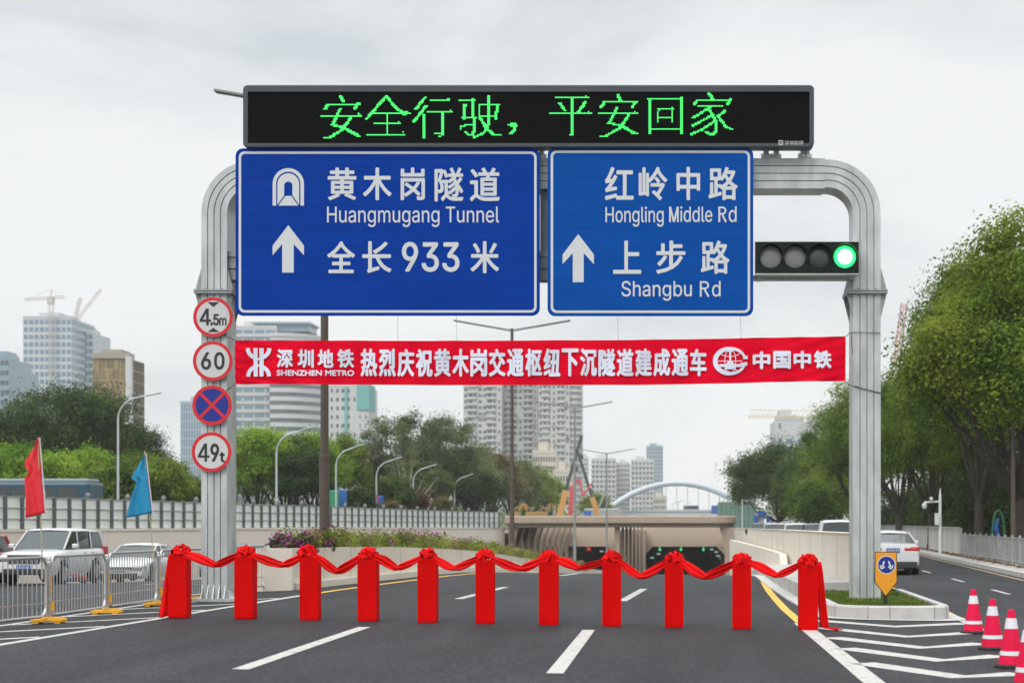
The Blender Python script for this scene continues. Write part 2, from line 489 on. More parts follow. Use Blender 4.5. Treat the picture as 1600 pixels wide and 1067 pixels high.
# the side road on the right joins the underpass road before the island
sheet('side_road', lambda y: (6.2 if y < 34 else max(5.3, RW(y) + 0.3)), lambda y: RK(y) + 0.02, [-60, 0, 10, 20, 27, 34.0, 34.01, 48, 60, 75, 87, 110, 130, 160, 200, 250, 350, 600], lambda x, y: -0.184, A, 6)
sheet('viaduct_road', lambda y: LW(y) - 15, lambda y: LW(y) - 0.5, [40, 55, 66, 85, 105, 128, 146, 165, 250, 400], lambda x, y: 0.41, A, 2)

# ---- pavement, kerbs on the right
def path_box(mb, pts, w, z0, z1, m=0):
    """low wall or kerb along a plan polyline, z0/z1 numbers or functions of (x, y)"""
    pts = [Vector((p[0], p[1])) for p in pts]; n = len(pts)
    rowsL, rowsR = [], []
    for i, p in enumerate(pts):
        d = (pts[min(i+1, n-1)] - pts[max(i-1, 0)]).normalized(); q = Vector((d.y, -d.x)) * w / 2
        a, b = p - q, p + q
        f0 = z0 if callable(z0) else (lambda x, y: z0); f1 = z1 if callable(z1) else (lambda x, y: z1)
        rowsL.append([(a.x, a.y, f0(p.x, p.y)), (a.x, a.y, f1(p.x, p.y))]); rowsR.append([(b.x, b.y, f0(p.x, p.y)), (b.x, b.y, f1(p.x, p.y))])
    vs = []; fs = []
    for l, r in zip(rowsL, rowsR): vs += [l[0], l[1], r[1], r[0]]
    for i in range(n-1):
        a, b = i*4, (i+1)*4
        for k in range(4): fs.append((a+k, b+k, b+(k+1) % 4, a+(k+1) % 4))
    fs += [(3, 2, 1, 0), ((n-1)*4, (n-1)*4+1, (n-1)*4+2, (n-1)*4+3)]
    return mb.add(vs, fs, m)
kys = [0, 10, 20, 27, 35, 42, 48, 55, 62, 70, 78, 87, 98, 110, 130, 160, 200, 250]
mb = MB(); path_box(mb, [(RK(y) + 0.1, y) for y in kys], 0.2, -0.4, -0.02)
structure(mb.build('kerb', CONC))
sheet('pavement', lambda y: RK(y) + 0.2, lambda y: RK(y) + 1.5, kys, lambda x, y: -0.03, PAVE, 2)
sheet('verge', lambda y: RK(y) + 1.5, lambda y: RK(y) + 45, kys, lambda x, y: -0.02 + 0.012 * (x - RK(y) - 1.5), SOIL, 6)

# ---- painted lines, laid 5 mm above the road
def zmark(x, y):
    if x > 6.2 or (x > RW(y) and y > 34): return -0.184 + 0.005
    return zr(x, y) + 0.005
def line(name, pts, w, m, zf=None, dz=0.0):
    zf = zf or zmark
    P2 = [Vector(p) for p in pts]; n = len(P2); vs = []
    for i, p in enumerate(P2):
        d = (P2[min(i+1, n-1)] - P2[max(i-1, 0)]).normalized(); q = Vector((d.y, -d.x)) * w / 2
        for s in (p - q, p + q): vs.append((s.x, s.y, zf(s.x, s.y) + dz))
    mb = MB(); mb.add(vs, [(2*i, 2*i+1, 2*i+3, 2*i+2) for i in range(n-1)])
    o = mb.build(name, m); o['kind'] = 'structure'
    return o
def sub(a, b, n=8): return [(a[0] + (b[0]-a[0])*k/n, a[1] + (b[1]-a[1])*k/n) for k in range(n+1)]
def G(u, v, h=1.69): 
    y = h * F / (v - CV); return ((u - CU) / F * y, y)
for x0 in (-4.68, -1.22):
    for ya, yb in ((16.9, 23.7), (32.4, 38.4), (47.3, 51.5), (62, 68), (77, 83)):
        line('road_marking', [(x0 + CL(y), y) for y in (ya, yb)], 0.19, LINE_W)
# solid edge line on the left, yellow further on
line('road_marking', [(-9.6, 8), (-9.25, 12)] + sub((-9.25, 12), (-8.67, 20), 3)[1:] + sub((-8.67, 20), (-7.8, 33.2), 5)[1:], 0.19, LINE_W)
line('road_marking', [(-7.78, 33.3), (-7.62, 35.5), (-7.3, 38.6), (-6.9, 42), (-6.45, 46), (-5.9, 50.5), (-5.5, 55)], 0.16, LINE_Y)
# right edge line: white to the island, then yellow along the kerb
line('road_marking', [(2.16, 8), (2.2, 14), (2.24, 19), (2.27, 24), (2.29, 26)], 0.24, LINE_W)
line('road_marking', [(2.295, 26.1), (2.34, 30), (2.44, 34), (2.56, 38), (2.72, 42), (2.95, 47), (3.3, 52)], 0.17, LINE_Y)
for k in range(9):
    y = 28.5 + k * 1.9
    line('road_marking', [(2.62 + 0.022*(y-28), y), (2.72 + 0.022*(y-28), y)], 0.18, LINE_Y)
# chevrons before the island
CH = [((2.62, 26.8), (3.79, 25.4), (5.16, 26.45)), ((2.50, 24.9), (3.64, 23.15), (4.98, 24.3)), ((2.46, 22.8), (3.52, 21.1), (4.55, 22.0)), ((2.42, 20.85), (3.42, 19.15), (4.36, 19.95)), ((2.38, 18.65), (3.26, 17.1), (4.05, 17.55))]
for a, b, c in CH:
    line('road_marking', [a, b, c], 0.40, LINE_W)
line('road_marking', [(5.30, 27.7), (5.12, 25), (4.9, 22.1), (4.62, 18.5), (4.2, 13.5)], 0.15, LINE_W)
line('road_marking', [(5.31, 27.8), (5.55, 31), (5.75, 34), (5.95, 38), (6.1, 45), (6.2, 60), (6.6, 85)], 0.14, LINE_Y, zf=lambda x, y: (zr(x, y) if x < 6.2 and y < 34 else -0.184) + 0.006)
# zebra on the left behind the barriers
line('road_marking', [(-11.2, 14), (-10.95, 20), (-10.66, 24.6), (-10.4, 31.5), (-10.2, 33.5)], 0.15, LINE_W)
for y0 in (20.6, 22.7, 24.8, 26.9, 29.0, 31.0):
    xa = interp([(14, -11.2), (24.6, -10.66), (31.5, -10.4)], y0); xb = interp([(12, -9.25), (20, -8.67), (33, -7.8)], y0 + 0.6)
    line('road_marking', [(xa + 0.1, y0), (xb - 0.12, y0 + 0.75)], 0.24, LINE_W)
# lane dashes of the side road and its right edge line
for ya in (21.5, 29.5, 37.4, 45.0, 53.0, 61, 69, 77, 85):
    line('road_marking', [(8.37 + (y - 37.4) * 0.05, y) for y in (ya, ya + 1.3, ya + 2.6)], 0.12, LINE_OLD, zf=lambda x, y: -0.179)
line('road_marking', [(RK(y) - 0.3, y) for y in (12, 20, 27, 35, 48, 60, 75, 87, 110)], 0.12, mat('faded_yellow', (0.36, 0.27, 0.13), 0.8, var=0.2, scale=4), zf=lambda x, y: -0.179)
for ya in (44, 52, 60, 68, 76, 84, 92, 100):
    line('road_marking', [(-15.0 + (ya-44)*0.03, ya), (-14.95 + (ya-44)*0.03, ya + 3)], 0.14, LINE_OLD)

# ------------------------------------------------------------------ retaining walls, ledge, planting island
RWY = [34.7, 38, 42, 46, 50, 56, 62, 70, 80, 92, 106, 120, 134, 146.2]
def rwtop(x, y): return interp([(34, 1.32), (60, 1.27), (90, 1.17), (130, 1.04), (147, .99)], y)
mb = MB(); path_box(mb, [(RW(y) + 0.0, y) for y in RWY], 0.28, lambda x, y: base(y) - 0.6, rwtop)
wall_r = mb.build('parapet_wall', CREAM); tag(wall_r, 'cream parapet wall between the underpass road and the side road on the right', 'wall')
mb = MB(); path_box(mb, [(RW(y), y) for y in [34.62] + RWY[1:]], 0.36, lambda x, y: rwtop(x, y) - 0.004, lambda x, y: rwtop(x, y) + 0.012)
mb.build('coping', CREAM, wall_r)
mb = MB()
for y in np.arange(37, 146, 4.0):
    mb.box(RW(y) - 0.143, RW(y) - 0.139, y, y + 0.03, base(y) - 0.3, rwtop(0, y) - 0.02)
mb.build('joint', mat('cream_wall_joint', (0.36, 0.31, 0.26), 0.9), wall_r)
LWY = [30, 40, 48, 55, 60, 66, 72, 78, 85, 92, 98, 105, 112, 120, 128, 137, 147.6]
def lwtop(x, y): return interp([(30, 1.3), (66, 1.25), (105, 1.2), (146, 1.04)], y)
mb = MB(); path_box(mb, [(LW(y), y) for y in LWY], 0.3, lambda x, y: base(y) - 1.0, lwtop)
CREAM_P = mat('pinkish_cream_wall_paint', (0.82, 0.735, 0.64), 0.8, var=0.05, scale=0.5, stretch=(1, 1, 0.25))
wall_l = mb.build('retaining_wall', CREAM_P); tag(wall_l, 'long cream retaining wall below the white panel fence on the left', 'wall')
mb = MB(); path_box(mb, [(LW(y), y) for y in LWY], 0.4, lambda x, y: lwtop(x, y) - 0.1, lambda x, y: lwtop(x, y) + 0.003)
mb.build('coping', CREAM_P, wall_l)

IWY = [(3.98, 51.6), (4.02, 52.2), (4.12, 54), (4.2, 58), (4.32, 66), (4.45, 78), (4.6, 94), (4.7, 110)]
def iwtop(x, y): return interp([(51.6, -.05), (52.0, .22), (52.8, .40), (54.5, .47), (110, .30)], y)
mb = MB(); path_box(mb, IWY, 0.24, lambda x, y: base(y) - .8, iwtop)
iw_ = mb.build('inner_wall', CREAM); tag(iw_, 'low ribbed cream wall with a rounded end along the inside of the parapet wall', 'wall')
mb = MB()
for y in np.arange(54.5, 109, 1.3):
    x = interp([(b, a) for a, b in IWY], y) - .125
    mb.box(x - .012, x + .004, y, y + .45, base(y) - .2, iwtop(0, y) - .1)
mb.build('rib', CREAM, iw_)
# raised concrete ledge along the right of the underpass road
mb = MB()
LED = [34.3, 37, 40, 44, 48, 52, 58, 66, 76, 90]
rl = []
for y in LED:
    xa = 2.98 + 0.028 * max(0, y - 40); xb = RW(y) - 0.14
    zt = base(y) + 0.21
    rl.append([(xa, y, base(y) - 0.5), (xa, y, zt - 0.02), (xa + 0.03, y, zt), (xb, y, zt + 0.03), (xb, y, base(y) - 0.5)])
mb.grid(rl); mb.add([p for p in rl[0]], [(4, 3, 2, 1, 0)])
structure(mb.build('ledge', CONC, smooth=False))
mb = MB(); path_box(mb, [(2.85, 29.5), (2.82, 34), (2.84, 38), (2.9, 44), (3.05, 50), (3.3, 58)], 0.30, lambda x, y: zr(x, y) - 0.2, lambda x, y: zr(x, y) + 0.035)
structure(mb.build('gutter', mat('gutter_concrete', (0.5, 0.49, 0.465), 0.85, var=0.1, scale=2)))

def island_outline(inset):
    """plan of the planting island, wide rounded nose towards the camera"""
    x0, x1, yf, yb = 2.98 + inset, 5.12 - inset, 27.25 + inset, 34.35
    pts = []
    for k in range(9):       # left front corner
        a = R(180 + 90 * k / 8); r = 1.0 - inset
        pts.append((x0 + r + r * math.cos(a), yf + r * 0.75 + r * 0.75 * math.sin(a)))
    for k in range(9):
        a = R(270 + 90 * k / 8); r = 0.55 - inset * 0.6
        pts.append((x1 - r + r * math.cos(a), yf + r + r * math.sin(a)))
    pts += [(x1 + 0.18, yb), (x0 + 0.0, yb)]
    return pts
def isl_z(x, y): return -0.17
ow, iw = island_outline(0), island_outline(0.17)
ch = island_outline(0.03)
n = len(ow); mb = MB()
vs = [(x, y, -0.45) for x, y in ow] + [(x, y, 0.055) for x, y in ow] + [(x, y, 0.085) for x, y in ch] + [(x, y, 0.085) for x, y in iw] + [(x, y, -0.2) for x, y in iw]
fs = []
for k in range(4):
    for i in range(n): fs.append((k*n+i, k*n+(i+1) % n, (k+1)*n+(i+1) % n, (k+1)*n+i))
mb.add(vs, fs)
isl = structure(mb.build('island_kerb', CONC))
mb = MB()
for i in (2, 6, 8, 11, 14):
    p = Vector((*ow[i], 0)); q = Vector((*ow[(i+1) % n], 0)); d = (q - p).normalized(); nn = Vector((d.y, -d.x, 0))
    mb.obox((p.x + nn.x*0.001, p.y + nn.y*0.001, -0.18), (0.012, 0.006, 0.52), Matrix(((d.x, nn.x, 0), (d.y, nn.y, 0), (0, 0, 1))))
structure(mb.build('kerb_joint', mat('kerb_joint_dark', (0.2, 0.19, 0.18), 0.9)))
# apron round the nose
ap = island_outline(-0.28)
mb = MB(); mb.add([(x, y, zr(x, y) + 0.012) for x, y in ap], [tuple(range(len(ap)))])
structure(mb.build('apron', mat('gutter_concrete', (0.5, 0.49, 0.465))))
TURF = mat('island_turf', (0.10, 0.14, 0.03), 0.9, col2=(0.05, 0.09, 0.015), scale=4)
mb = MB(); mb.add([(x, y, 0.015) for x, y in iw], [tuple(range(n))])
structure(mb.build('island_soil', TURF))
rng = np.random.default_rng(5)
def inside(pts, x, y):
    c = False; j = len(pts) - 1
    for i in range(len(pts)):
        if (pts[i][1] > y) != (pts[j][1] > y) and x < (pts[j][0]-pts[i][0]) * (y-pts[i][1]) / (pts[j][1]-pts[i][1]) + pts[i][0]: c = not c
        j = i
    return c
mb = MB()
cnt = 0
while cnt < 9000:
    x = rng.uniform(3.0, 5.3); y = rng.uniform(27.2, 34.3)
    if not inside(iw, x, y): continue
    if 3.72 < x < 4.4 and 30.9 < y < 32: continue
    cnt += 1
    h = rng.uniform(0.03, 0.085); a = rng.uniform(0, math.pi); w = 0.012
    lx, ly = rng.normal(0, 0.035, 2)
    mb.add([(x - w*math.cos(a), y - w*math.sin(a), 0.012), (x + w*math.cos(a), y + w*math.sin(a), 0.012), (x + lx, y + ly, 0.012 + h)], [(0, 1, 2)])
gr = mb.build('grass', leaf_mat('turf_blades', (0.05, 0.09, 0.012), (0.10, 0.16, 0.025), (0.20, 0.24, 0.06), scale=3)); tag(gr, 'short green grass inside the kerbed island', 'grass', kind='stuff')

# ------------------------------------------------------------------ median planter with its flowering hedge
PLT = [(-8.75, 36.2), (-8.1, 39.5), (-7.5, 43.5), (-7.0, 48), (-6.55, 54), (-6.2, 62), (-6.0, 72), (-5.75, 84), (-5.2, 98), (-4.6, 112)]   # road side of the wall
PLB = [(-9.6, 36.2), (-9.5, 39.5), (-9.3, 43.5), (-9.0, 48), (-8.6, 54), (-8.2, 62), (-8.0, 72), (-7.7, 84), (-7.2, 98), (-6.6, 112)]
def pltop(y): return interp([(30, 1.0), (40, 0.93), (44.6, 0.85), (54, 0.55), (62, 0.2), (75, -0.36), (92, -1.1), (112, -1.95)], y)
mb = MB(); rowsP = []
for (xa, y), (xb, _) in zip(PLT, PLB):
    zt = pltop(y); zb = base(y) - 0.8
    rowsP.append([(xa, y, zb), (xa, y, zt), (xa - 0.22, y, zt), (xa - 0.22, y, zt - 0.14), (xb + 0.22, y, zt - 0.14), (xb + 0.22, y, zt), (xb, y, zt), (xb, y, zb)])
mb.grid(rowsP); mb.add(rowsP[-1], [tuple(range(8))]); mb.box(-9.6, -8.75, 36.0, 36.2, -0.8, pltop(36.2) + 0.002)
pl = mb.build('planter', CREAM); tag(pl, 'long cream concrete planter in the median holding the flowering hedge', 'planter')
mb = MB()
for (xa, y), (xb, y2) in zip(PLT, PLT[1:]):
    for t in (0.0, 0.5):
        x, yy = xa + (xb-xa)*t, y + (y2-y)*t
        if yy > 37: mb.box(x - 0.01, x + 0.004, yy, yy + 0.025, base(yy) - 0.1, pltop(yy) - 0.03)
mb.build('joint', MATS['cream_wall_joint'], pl)
mb = MB(); path_box(mb, [(x + 0.06, y) for x, y in PLT[:8]], 0.16, lambda x, y: base(y) - 0.4, lambda x, y: base(y) + cross(x) + 0.16)
mb.build('plinth', CREAM, pl)

def leaf_cloud(mb_np, centers, normals, size, rng, aspect=0.55):
    """append rhombic leaves to lists of numpy arrays"""
    n = len(centers)
    t = rng.normal(size=(n, 3)); t -= (t * normals).sum(1)[:, None] * normals
    t /= np.linalg.norm(t, axis=1)[:, None] + 1e-9
    b = np.cross(normals, t)
    s = size * rng.uniform(0.6, 1.35, n)[:, None]
    a1 = centers + t * s * 0.5; a2 = centers - t * s * 0.5
    b1 = centers + b * s * 0.5 * aspect - normals * s * 0.08; b2 = centers - b * s * 0.5 * aspect - normals * s * 0.08
    mb_np.append(np.stack([a1, b1, a2, b2], 1).reshape(-1, 3))
def leaf_mesh(name, arrs):
    v = np.concatenate(arrs).astype(np.float32); nq = len(v) // 4
    me = bpy.data.meshes.new(name)
    me.vertices.add(len(v)); me.vertices.foreach_set('co', v.ravel())
    me.loops.add(nq * 4); me.loops.foreach_set('vertex_index', np.arange(nq * 4, dtype=np.int32))
    me.polygons.add(nq); me.polygons.foreach_set('loop_start', np.arange(0, nq * 4, 4, dtype=np.int32))
    try: me.polygons.foreach_set('loop_total', np.full(nq, 4, dtype=np.int32))
    except Exception: pass
    me.update(calc_edges=True)
    return me
def unit(a): return a / (np.linalg.norm(a, axis=1)[:, None] + 1e-9)

HEDGE = leaf_mat('hedge_leaves', (0.07, 0.11, 0.015), (0.17, 0.22, 0.03), (0.32, 0.34, 0.07), scale=1.6)
BLOOM = leaf_mat('magenta_blossom', (0.16, 0.02, 0.11), (0.26, 0.04, 0.19), (0.38, 0.10, 0.31), scale=2, trans=0.25)
rng = np.random.default_rng(11)
arr, arrf = [], []
for k in range(260):
    y = 37.0 + 62 * (k / 260) ** 1.25
    xa, xb = interp([(p[1], p[0]) for p in PLT], y) - 0.12, interp([(p[1], p[0]) for p in PLB], y) + 0.2
    zt = pltop(y) - 0.1
    for _ in range(3):
        c = np.array([rng.uniform(xb, xa) if rng.random() < .5 else xa - rng.uniform(0, .35), y + rng.uniform(-.2, .2), zt + rng.uniform(0.08, 0.46)])
        nl = 46
        d = unit(rng.normal(size=(nl, 3)))
        pos = c + d * np.array([.24, .28, .20]) * rng.uniform(.35, 1.15, (nl, 1))
        leaf_cloud(arr, pos, unit(d + rng.normal(size=(nl, 3)) * .6 + [0, 0, .4]), 0.075, rng)
        if rng.random() < 0.22:
            nf = 26; d = unit(rng.normal(size=(nf, 3)) + [0, -0.3, .5])
            leaf_cloud(arrf, c + [0, 0, .03] + d * np.array([.17, .2, .19]), d, 0.06, rng, 0.9)
hd = bpy.data.objects.new('hedge', leaf_mesh('hedge', arr)); COL.objects.link(hd); hd.data.materials.append(HEDGE)
tag(hd, 'low yellow-green flowering hedge filling the median planter', 'hedge', kind='stuff')
hf = bpy.data.objects.new('blossom', leaf_mesh('blossom', arrf)); COL.objects.link(hf); hf.data.materials.append(BLOOM); hf.parent = hd
# three rounder shrubs with dense purple bloom at the nose of the planter
DARKPL = leaf_mat('purple_shrub_leaves', (0.03, 0.06, 0.015), (0.08, 0.12, 0.03), (0.16, 0.19, 0.05), scale=2)
for i, (x, y, r, lab) in enumerate([(-9.2, 36.9, .36, 'purple flowering shrub at the very end of the median planter, leftmost of three'), (-8.75, 37.1, .36, 'purple flowering shrub between its two fellows at the end of the planter'), (-8.62, 38.5, .34, 'small purple flowering shrub at the foot of the thick brown lamp post')]):
    root = thing('flowering_shrub', lab, 'shrub', (x, y, pltop(y) - 0.14), group='purple shrubs in the median planter')
    nl = 1300; d = unit(rng.normal(size=(nl, 3))); d[:, 2] = np.abs(d[:, 2])
    a1 = []; leaf_cloud(a1, d * r * rng.uniform(.45, 1.02, (nl, 1)) * [1.05, 1, 1.25] + [0, 0, .05], unit(d + rng.normal(size=(nl, 3)) * .6), 0.075, rng)
    o = bpy.data.objects.new('foliage', leaf_mesh('foliage', a1)); COL.objects.link(o); o.data.materials.append(DARKPL); o.parent = root
    nl = 400; cc = unit(rng.normal(size=(26, 3)) + [0, -.2, .4]) * r; cc[:, 2] = np.abs(cc[:, 2]) * 1.25
    pos = cc[rng.integers(0, 26, nl)] + rng.normal(size=(nl, 3)) * .055
    a1 = []; leaf_cloud(a1, pos, unit(pos + rng.normal(size=(nl, 3)) * .4), 0.06, rng, .9)
    o = bpy.data.objects.new('blossom', leaf_mesh('blossom', a1)); COL.objects.link(o); o.data.materials.append(BLOOM); o.parent = root
# ------------------------------------------------------------------ the sign gantry
YG = 31.1                       # front face of the gantry
px = YG / F                     # metres per photo pixel there
def gx(u, Y=YG): return (u - CU) / F * Y
def gz(v, Y=YG): return EYE - (v - CV) / F * Y
gantry = thing('sign_gantry', 'galvanised steel road gantry with rounded corners spanning the underpass road', 'gantry', (0, YG, 0))
# ribbed channel section: (offset outwards, depth) ; w = in-plane width, front face at depth 0
def section(w, d, ribs=4):
    x0 = -w / 2; gw = 0.011; pts = [(x0, 0.0)]
    for k in range(1, ribs):
        b = x0 + k * w / ribs
        pts += [(b - gw, 0.0), (b - gw, 0.04), (b + gw, 0.04), (b + gw, 0.0)]
    pts += [(w / 2, 0.0), (w / 2, d), (-w / 2, d)]
    return pts
def sweep_xz(mb, path, w, d, ribs=4):
    """section swept along a path of (x, z) in the gantry plane"""
    n = len(path); sec = None
    rows = []
    for i, (x, z) in enumerate(path):
        p = Vector((x, z)); t = (Vector(path[min(i+1, n-1)]) - Vector(path[max(i-1, 0)])).normalized()
        nn = Vector((-t.y, t.x))
        ww = w[i] if isinstance(w, list) else w
        rows.append([(p.x + nn.x * o, YG + dd, p.y + nn.y * o) for o, dd in section(ww, d, ribs)])
    k = len(rows[0]); b = len(mb.v)
    for r in rows: mb.v += r
    for i in range(n - 1):
        for j in range(k):
            mb.f.append((b+i*k+j, b+i*k+(j+1) % k, b+(i+1)*k+(j+1) % k, b+(i+1)*k+j)); mb.m.append(0)
    mb.f.append(tuple(range(b+k-1, b-1, -1))); mb.m.append(0); mb.f.append(tuple(range(b+(n-1)*k, b+n*k))); mb.m.append(0)
def arc(cx, cz, r, a0, a1, n=12): return [(cx + r*math.cos(R(a0 + (a1-a0)*i/n)), cz + r*math.sin(R(a0 + (a1-a0)*i/n))) for i in range(n+1)]
DEP = 0.68
zbeam = gz(271)                  # centre line of the beam
xl, xr = gx(334.5), gx(1354.5)
rc = 0.80
mb = MB(); sweep_xz(mb, [(xl, gz(452)), (xl, gz(360))] + arc(xl + rc, zbeam - rc, rc, 180, 90)[0:] + [(xl + rc + 0.05, zbeam)], 0.52, DEP)
mb.build('corner_bend', GALV, gantry, smooth=True, angle=30)
mb = MB(); sweep_xz(mb, [(xr - rc - 0.05, zbeam)] + arc(xr - rc, zbeam - rc, rc, 90, 0) + [(xr, gz(360)), (xr, gz(452))], 0.56, DEP)
mb.build('corner_bend', GALV, gantry, smooth=True, angle=30)
mb = MB(); sweep_xz(mb, [(xl + rc + 0.05, zbeam), (xr - rc - 0.05, zbeam)], 0.61, DEP)
mb.build('beam', GALV, gantry)
for s, x, zb, w in ((-1, xl, 0.0, 0.52), (1, xr, 0.0, 0.56)):
    mb = MB(); sweep_xz(mb, [(x, zb), (x, gz(459))], w, DEP)
    col = mb.build('column', GALV, gantry)
    mb = MB()                       # flange with gussets and bolts
    zf = gz(455.5); hw = w/2 + 0.13
    mb.box(x - hw, x + hw, YG - 0.09, YG + DEP + 0.09, zf - 0.045, zf - 0.012)
    mb.box(x - hw, x + hw, YG - 0.09, YG + DEP + 0.09, zf + 0.002, zf + 0.035)
    for q in (-1, 1):
        for yy in (YG + 0.02, YG + DEP - 0.05):
            mb.xz([(x + q*w/2, zf + 0.5), (x + q*w/2, zf + 0.035), (x + q*(hw-0.01), zf + 0.035), (x + q*(hw-0.02), zf + 0.10)], yy, yy + 0.02)
            mb.xz([(x + q*w/2, zf - 0.55), (x + q*w/2, zf - 0.045), (x + q*(hw-0.01), zf - 0.045), (x + q*(hw-0.02), zf - 0.11)], yy, yy + 0.02)
    for k in range(5):
        xx = x - hw + 0.07 + k * (2*hw - 0.14) / 4
        mb.lathe([(0.02, zf - 0.075), (0.02, zf + 0.07)], (xx, YG - 0.045, 0), 6)
    mb.build('flange', GALV_D, gantry)
    mb = MB()
    if s < 0:
        mb.box(x - w/2 - 0.14, x + w/2 + 0.18, YG - 0.16, YG + DEP + 0.14, -0.03, 0.03)
        for k in range(5):
            xx = x - w/2 + 0.02 + k * (w - 0.06) / 4
            mb.add([(xx, YG, 0.03), (xx, YG - 0.13, 0.03), (xx, YG, 0.30), (xx+.016, YG, 0.03), (xx+.016, YG - 0.13, 0.03), (xx+.016, YG, 0.30)], [(0,1,2), (5,4,3), (0,3,4,1), (1,4,5,2), (0,2,5,3)])
        for k in range(6):
            yy = YG + 0.04 + k * 0.11
            mb.add([(x+w/2, yy, 0.03), (x+w/2+0.15, yy, 0.03), (x+w/2, yy, 0.26), (x+w/2, yy+.016, 0.03), (x+w/2+0.15, yy+.016, 0.03), (x+w/2, yy+.016, 0.26)], [(0,1,2), (5,4,3), (0,3,4,1), (1,4,5,2), (0,2,5,3)])
        mb.build('base_plate', GALV, gantry)
# lower beam behind the signs
z0, z1 = gz(436), gz(391)
mb = MB()
ya = YG + 0.10
xa, xb = xl + 0.26, gx(1172)
nrib = 5
for k in range(nrib):
    za = z0 + (z1 - z0) * k / nrib
    mb.box(xa, xb, ya + (0.03 if k % 2 else 0.0), ya + 0.42, za + 0.002, za + (z1 - z0) / nrib - 0.002)
mb.build('lower_beam', GALV_D, gantry)
mb = MB()
for u in (849, 600, 1010):
    mb.box(gx(u) - 0.08, gx(u) + 0.08, YG + 0.20, YG + 0.36, z1, gz(296))
mb.build('strut', GALV_D, gantry)
mb = MB()
for u in (1198, 1214, 1262, 1216 + 40, 845):       # saddles holding the display
    mb.box(gx(u) - 0.05, gx(u) + 0.05, YG + 0.12, YG + 0.40, gz(247), gz(226))
    mb.lathe([(0.10, -0.10), (0.12, 0.0), (0.09, 0.1)], (gx(u), YG + 0.22, gz(243)), 10, axis='X')
mb.build('saddle', GALV, gantry)
mb = MB()
mb.box(gx(1176), xr - 0.2, YG + 0.06, YG + 0.22, gz(437), gz(430))
for u in (1186, 1331): mb.box(gx(u) - .05, gx(u) + .05, YG - 0.12, YG + 0.2, gz(438), gz(428.6))
mb.build('signal_bracket', GALV, gantry)

# ------------------------------------------------------------------ LED display
YD = 30.72
LEDBODY = mat('charcoal_led_housing', (0.045, 0.055, 0.065), 0.5, var=0.08, scale=3)
LEDSCR = mat('dark_led_screen', (0.008, 0.008, 0.0085), 0.7, spec=0.12)
LEDGRN = mat('green_led', (0.02, 0.2, 0.05), 0.5, emit=(0.06, 1.0, 0.17), estr=1.15)
led = thing('led_display', 'long black LED message board with green Chinese characters on top of the gantry', 'display', (0, YD, gz(181, YD)))
def rrect(u0, v0, u1, v1, r, Y, n=6):
    k = Y / F
    x0, x1, z0, z1 = (u0-CU)*k, (u1-CU)*k, EYE-(v1-CV)*k, EYE-(v0-CV)*k
    r *= k; pts = []
    for cx, cz, a0 in ((x1-r, z1-r, 0), (x0+r, z1-r, 90), (x0+r, z0+r, 180), (x1-r, z0+r, 270)):
        pts += [(cx + r*math.cos(R(a0+90*i/n)), cz + r*math.sin(R(a0+90*i/n))) for i in range(n+1)]
    return pts
def ring(mb, o, i, y, m=0, depth=0.0):
    n = len(o); b = len(mb.v)
    mb.v += [(x, y, z) for x, z in o] + [(x, y, z) for x, z in i]
    for k in range(n):
        mb.f.append((b+k, b+n+k, b+n+(k+1) % n, b+(k+1) % n)); mb.m.append(m)
o_, i_ = rrect(379.5, 133, 1272, 230.5, 7, YD), rrect(387, 143.5, 1265, 224, 2, YD)
n = len(o_); mb = MB()
vs = [(x, YD + 0.012, z) for x, z in o_] + [(x * 1.0, YD, z) for x, z in rrect(381, 134.5, 1270.5, 229, 7, YD)] + [(x, YD, z) for x, z in i_] + [(x, YD + 0.05, z) for x, z in i_] + [(x, YD + 0.30, z) for x, z in o_]
fs = []
for a, b in ((0, 1), (1, 2), (2, 3)):
    for k in range(n): fs.append((a*n+k, b*n+k, b*n+(k+1) % n, a*n+(k+1) % n))
for k in range(n): fs.append((4*n+k, k, (k+1) % n, 4*n+(k+1) % n))
fs.append(tuple(range(5*n-1, 4*n-1, -1)))
mb.add(vs, fs); mb.build('housing', LEDBODY, led)
mb = MB()
mb.box(gx(386, YD), gx(1266, YD), YD + 0.048, YD + 0.10, gz(225, YD), gz(143, YD))
rowsn = 36
for k in range(rowsn):
    zz = gz(223, YD) + (gz(144.5, YD) - gz(223, YD)) * k / (rowsn - 1)
    mb.box(gx(388, YD), gx(1264, YD), YD + 0.030, YD + 0.046, zz - 0.0045, zz + 0.0045)
mb.build('screen', LEDSCR, led)
# dot-matrix characters, strokes read off the photograph's two close-ups (4.571x and 3.5556x)
DP = 2.25                                    # dot pitch in photo pixels
def dots(strokes, sc, ou, ov):
    on = set()
    for pts, w in strokes:
        if len(pts) == 1: pts = pts * 2
        for (a, b), (c, d) in zip(pts, pts[1:]):
            n = max(2, int(max(abs(c-a), abs(d-b)) / sc / DP * 3) + 1)
            for k in range(n + 1):
                u = (a + (c-a)*k/n) / sc + ou; v = (b + (d-b)*k/n) / sc + ov
                i, j = round((u - 490) / DP), round((v - 145.4) / DP)
                for q in range(w): on.add((i + q - (w - 1) // 2, j))
    return on
an1 = [([(185,92),(210,135)],2), ([(95,150),(325,150)],1), ([(95,150),(75,185)],2), ([(315,140),(285,188)],2), ([(55,231),(335,231)],1), ([(315,218),(325,225)],1),
       ([(182,185),(130,297)],2), ([(130,297),(210,315),(322,378)],3), ([(265,235),(205,325),(110,388)],2), ([(110,391),(68,391)],1)]
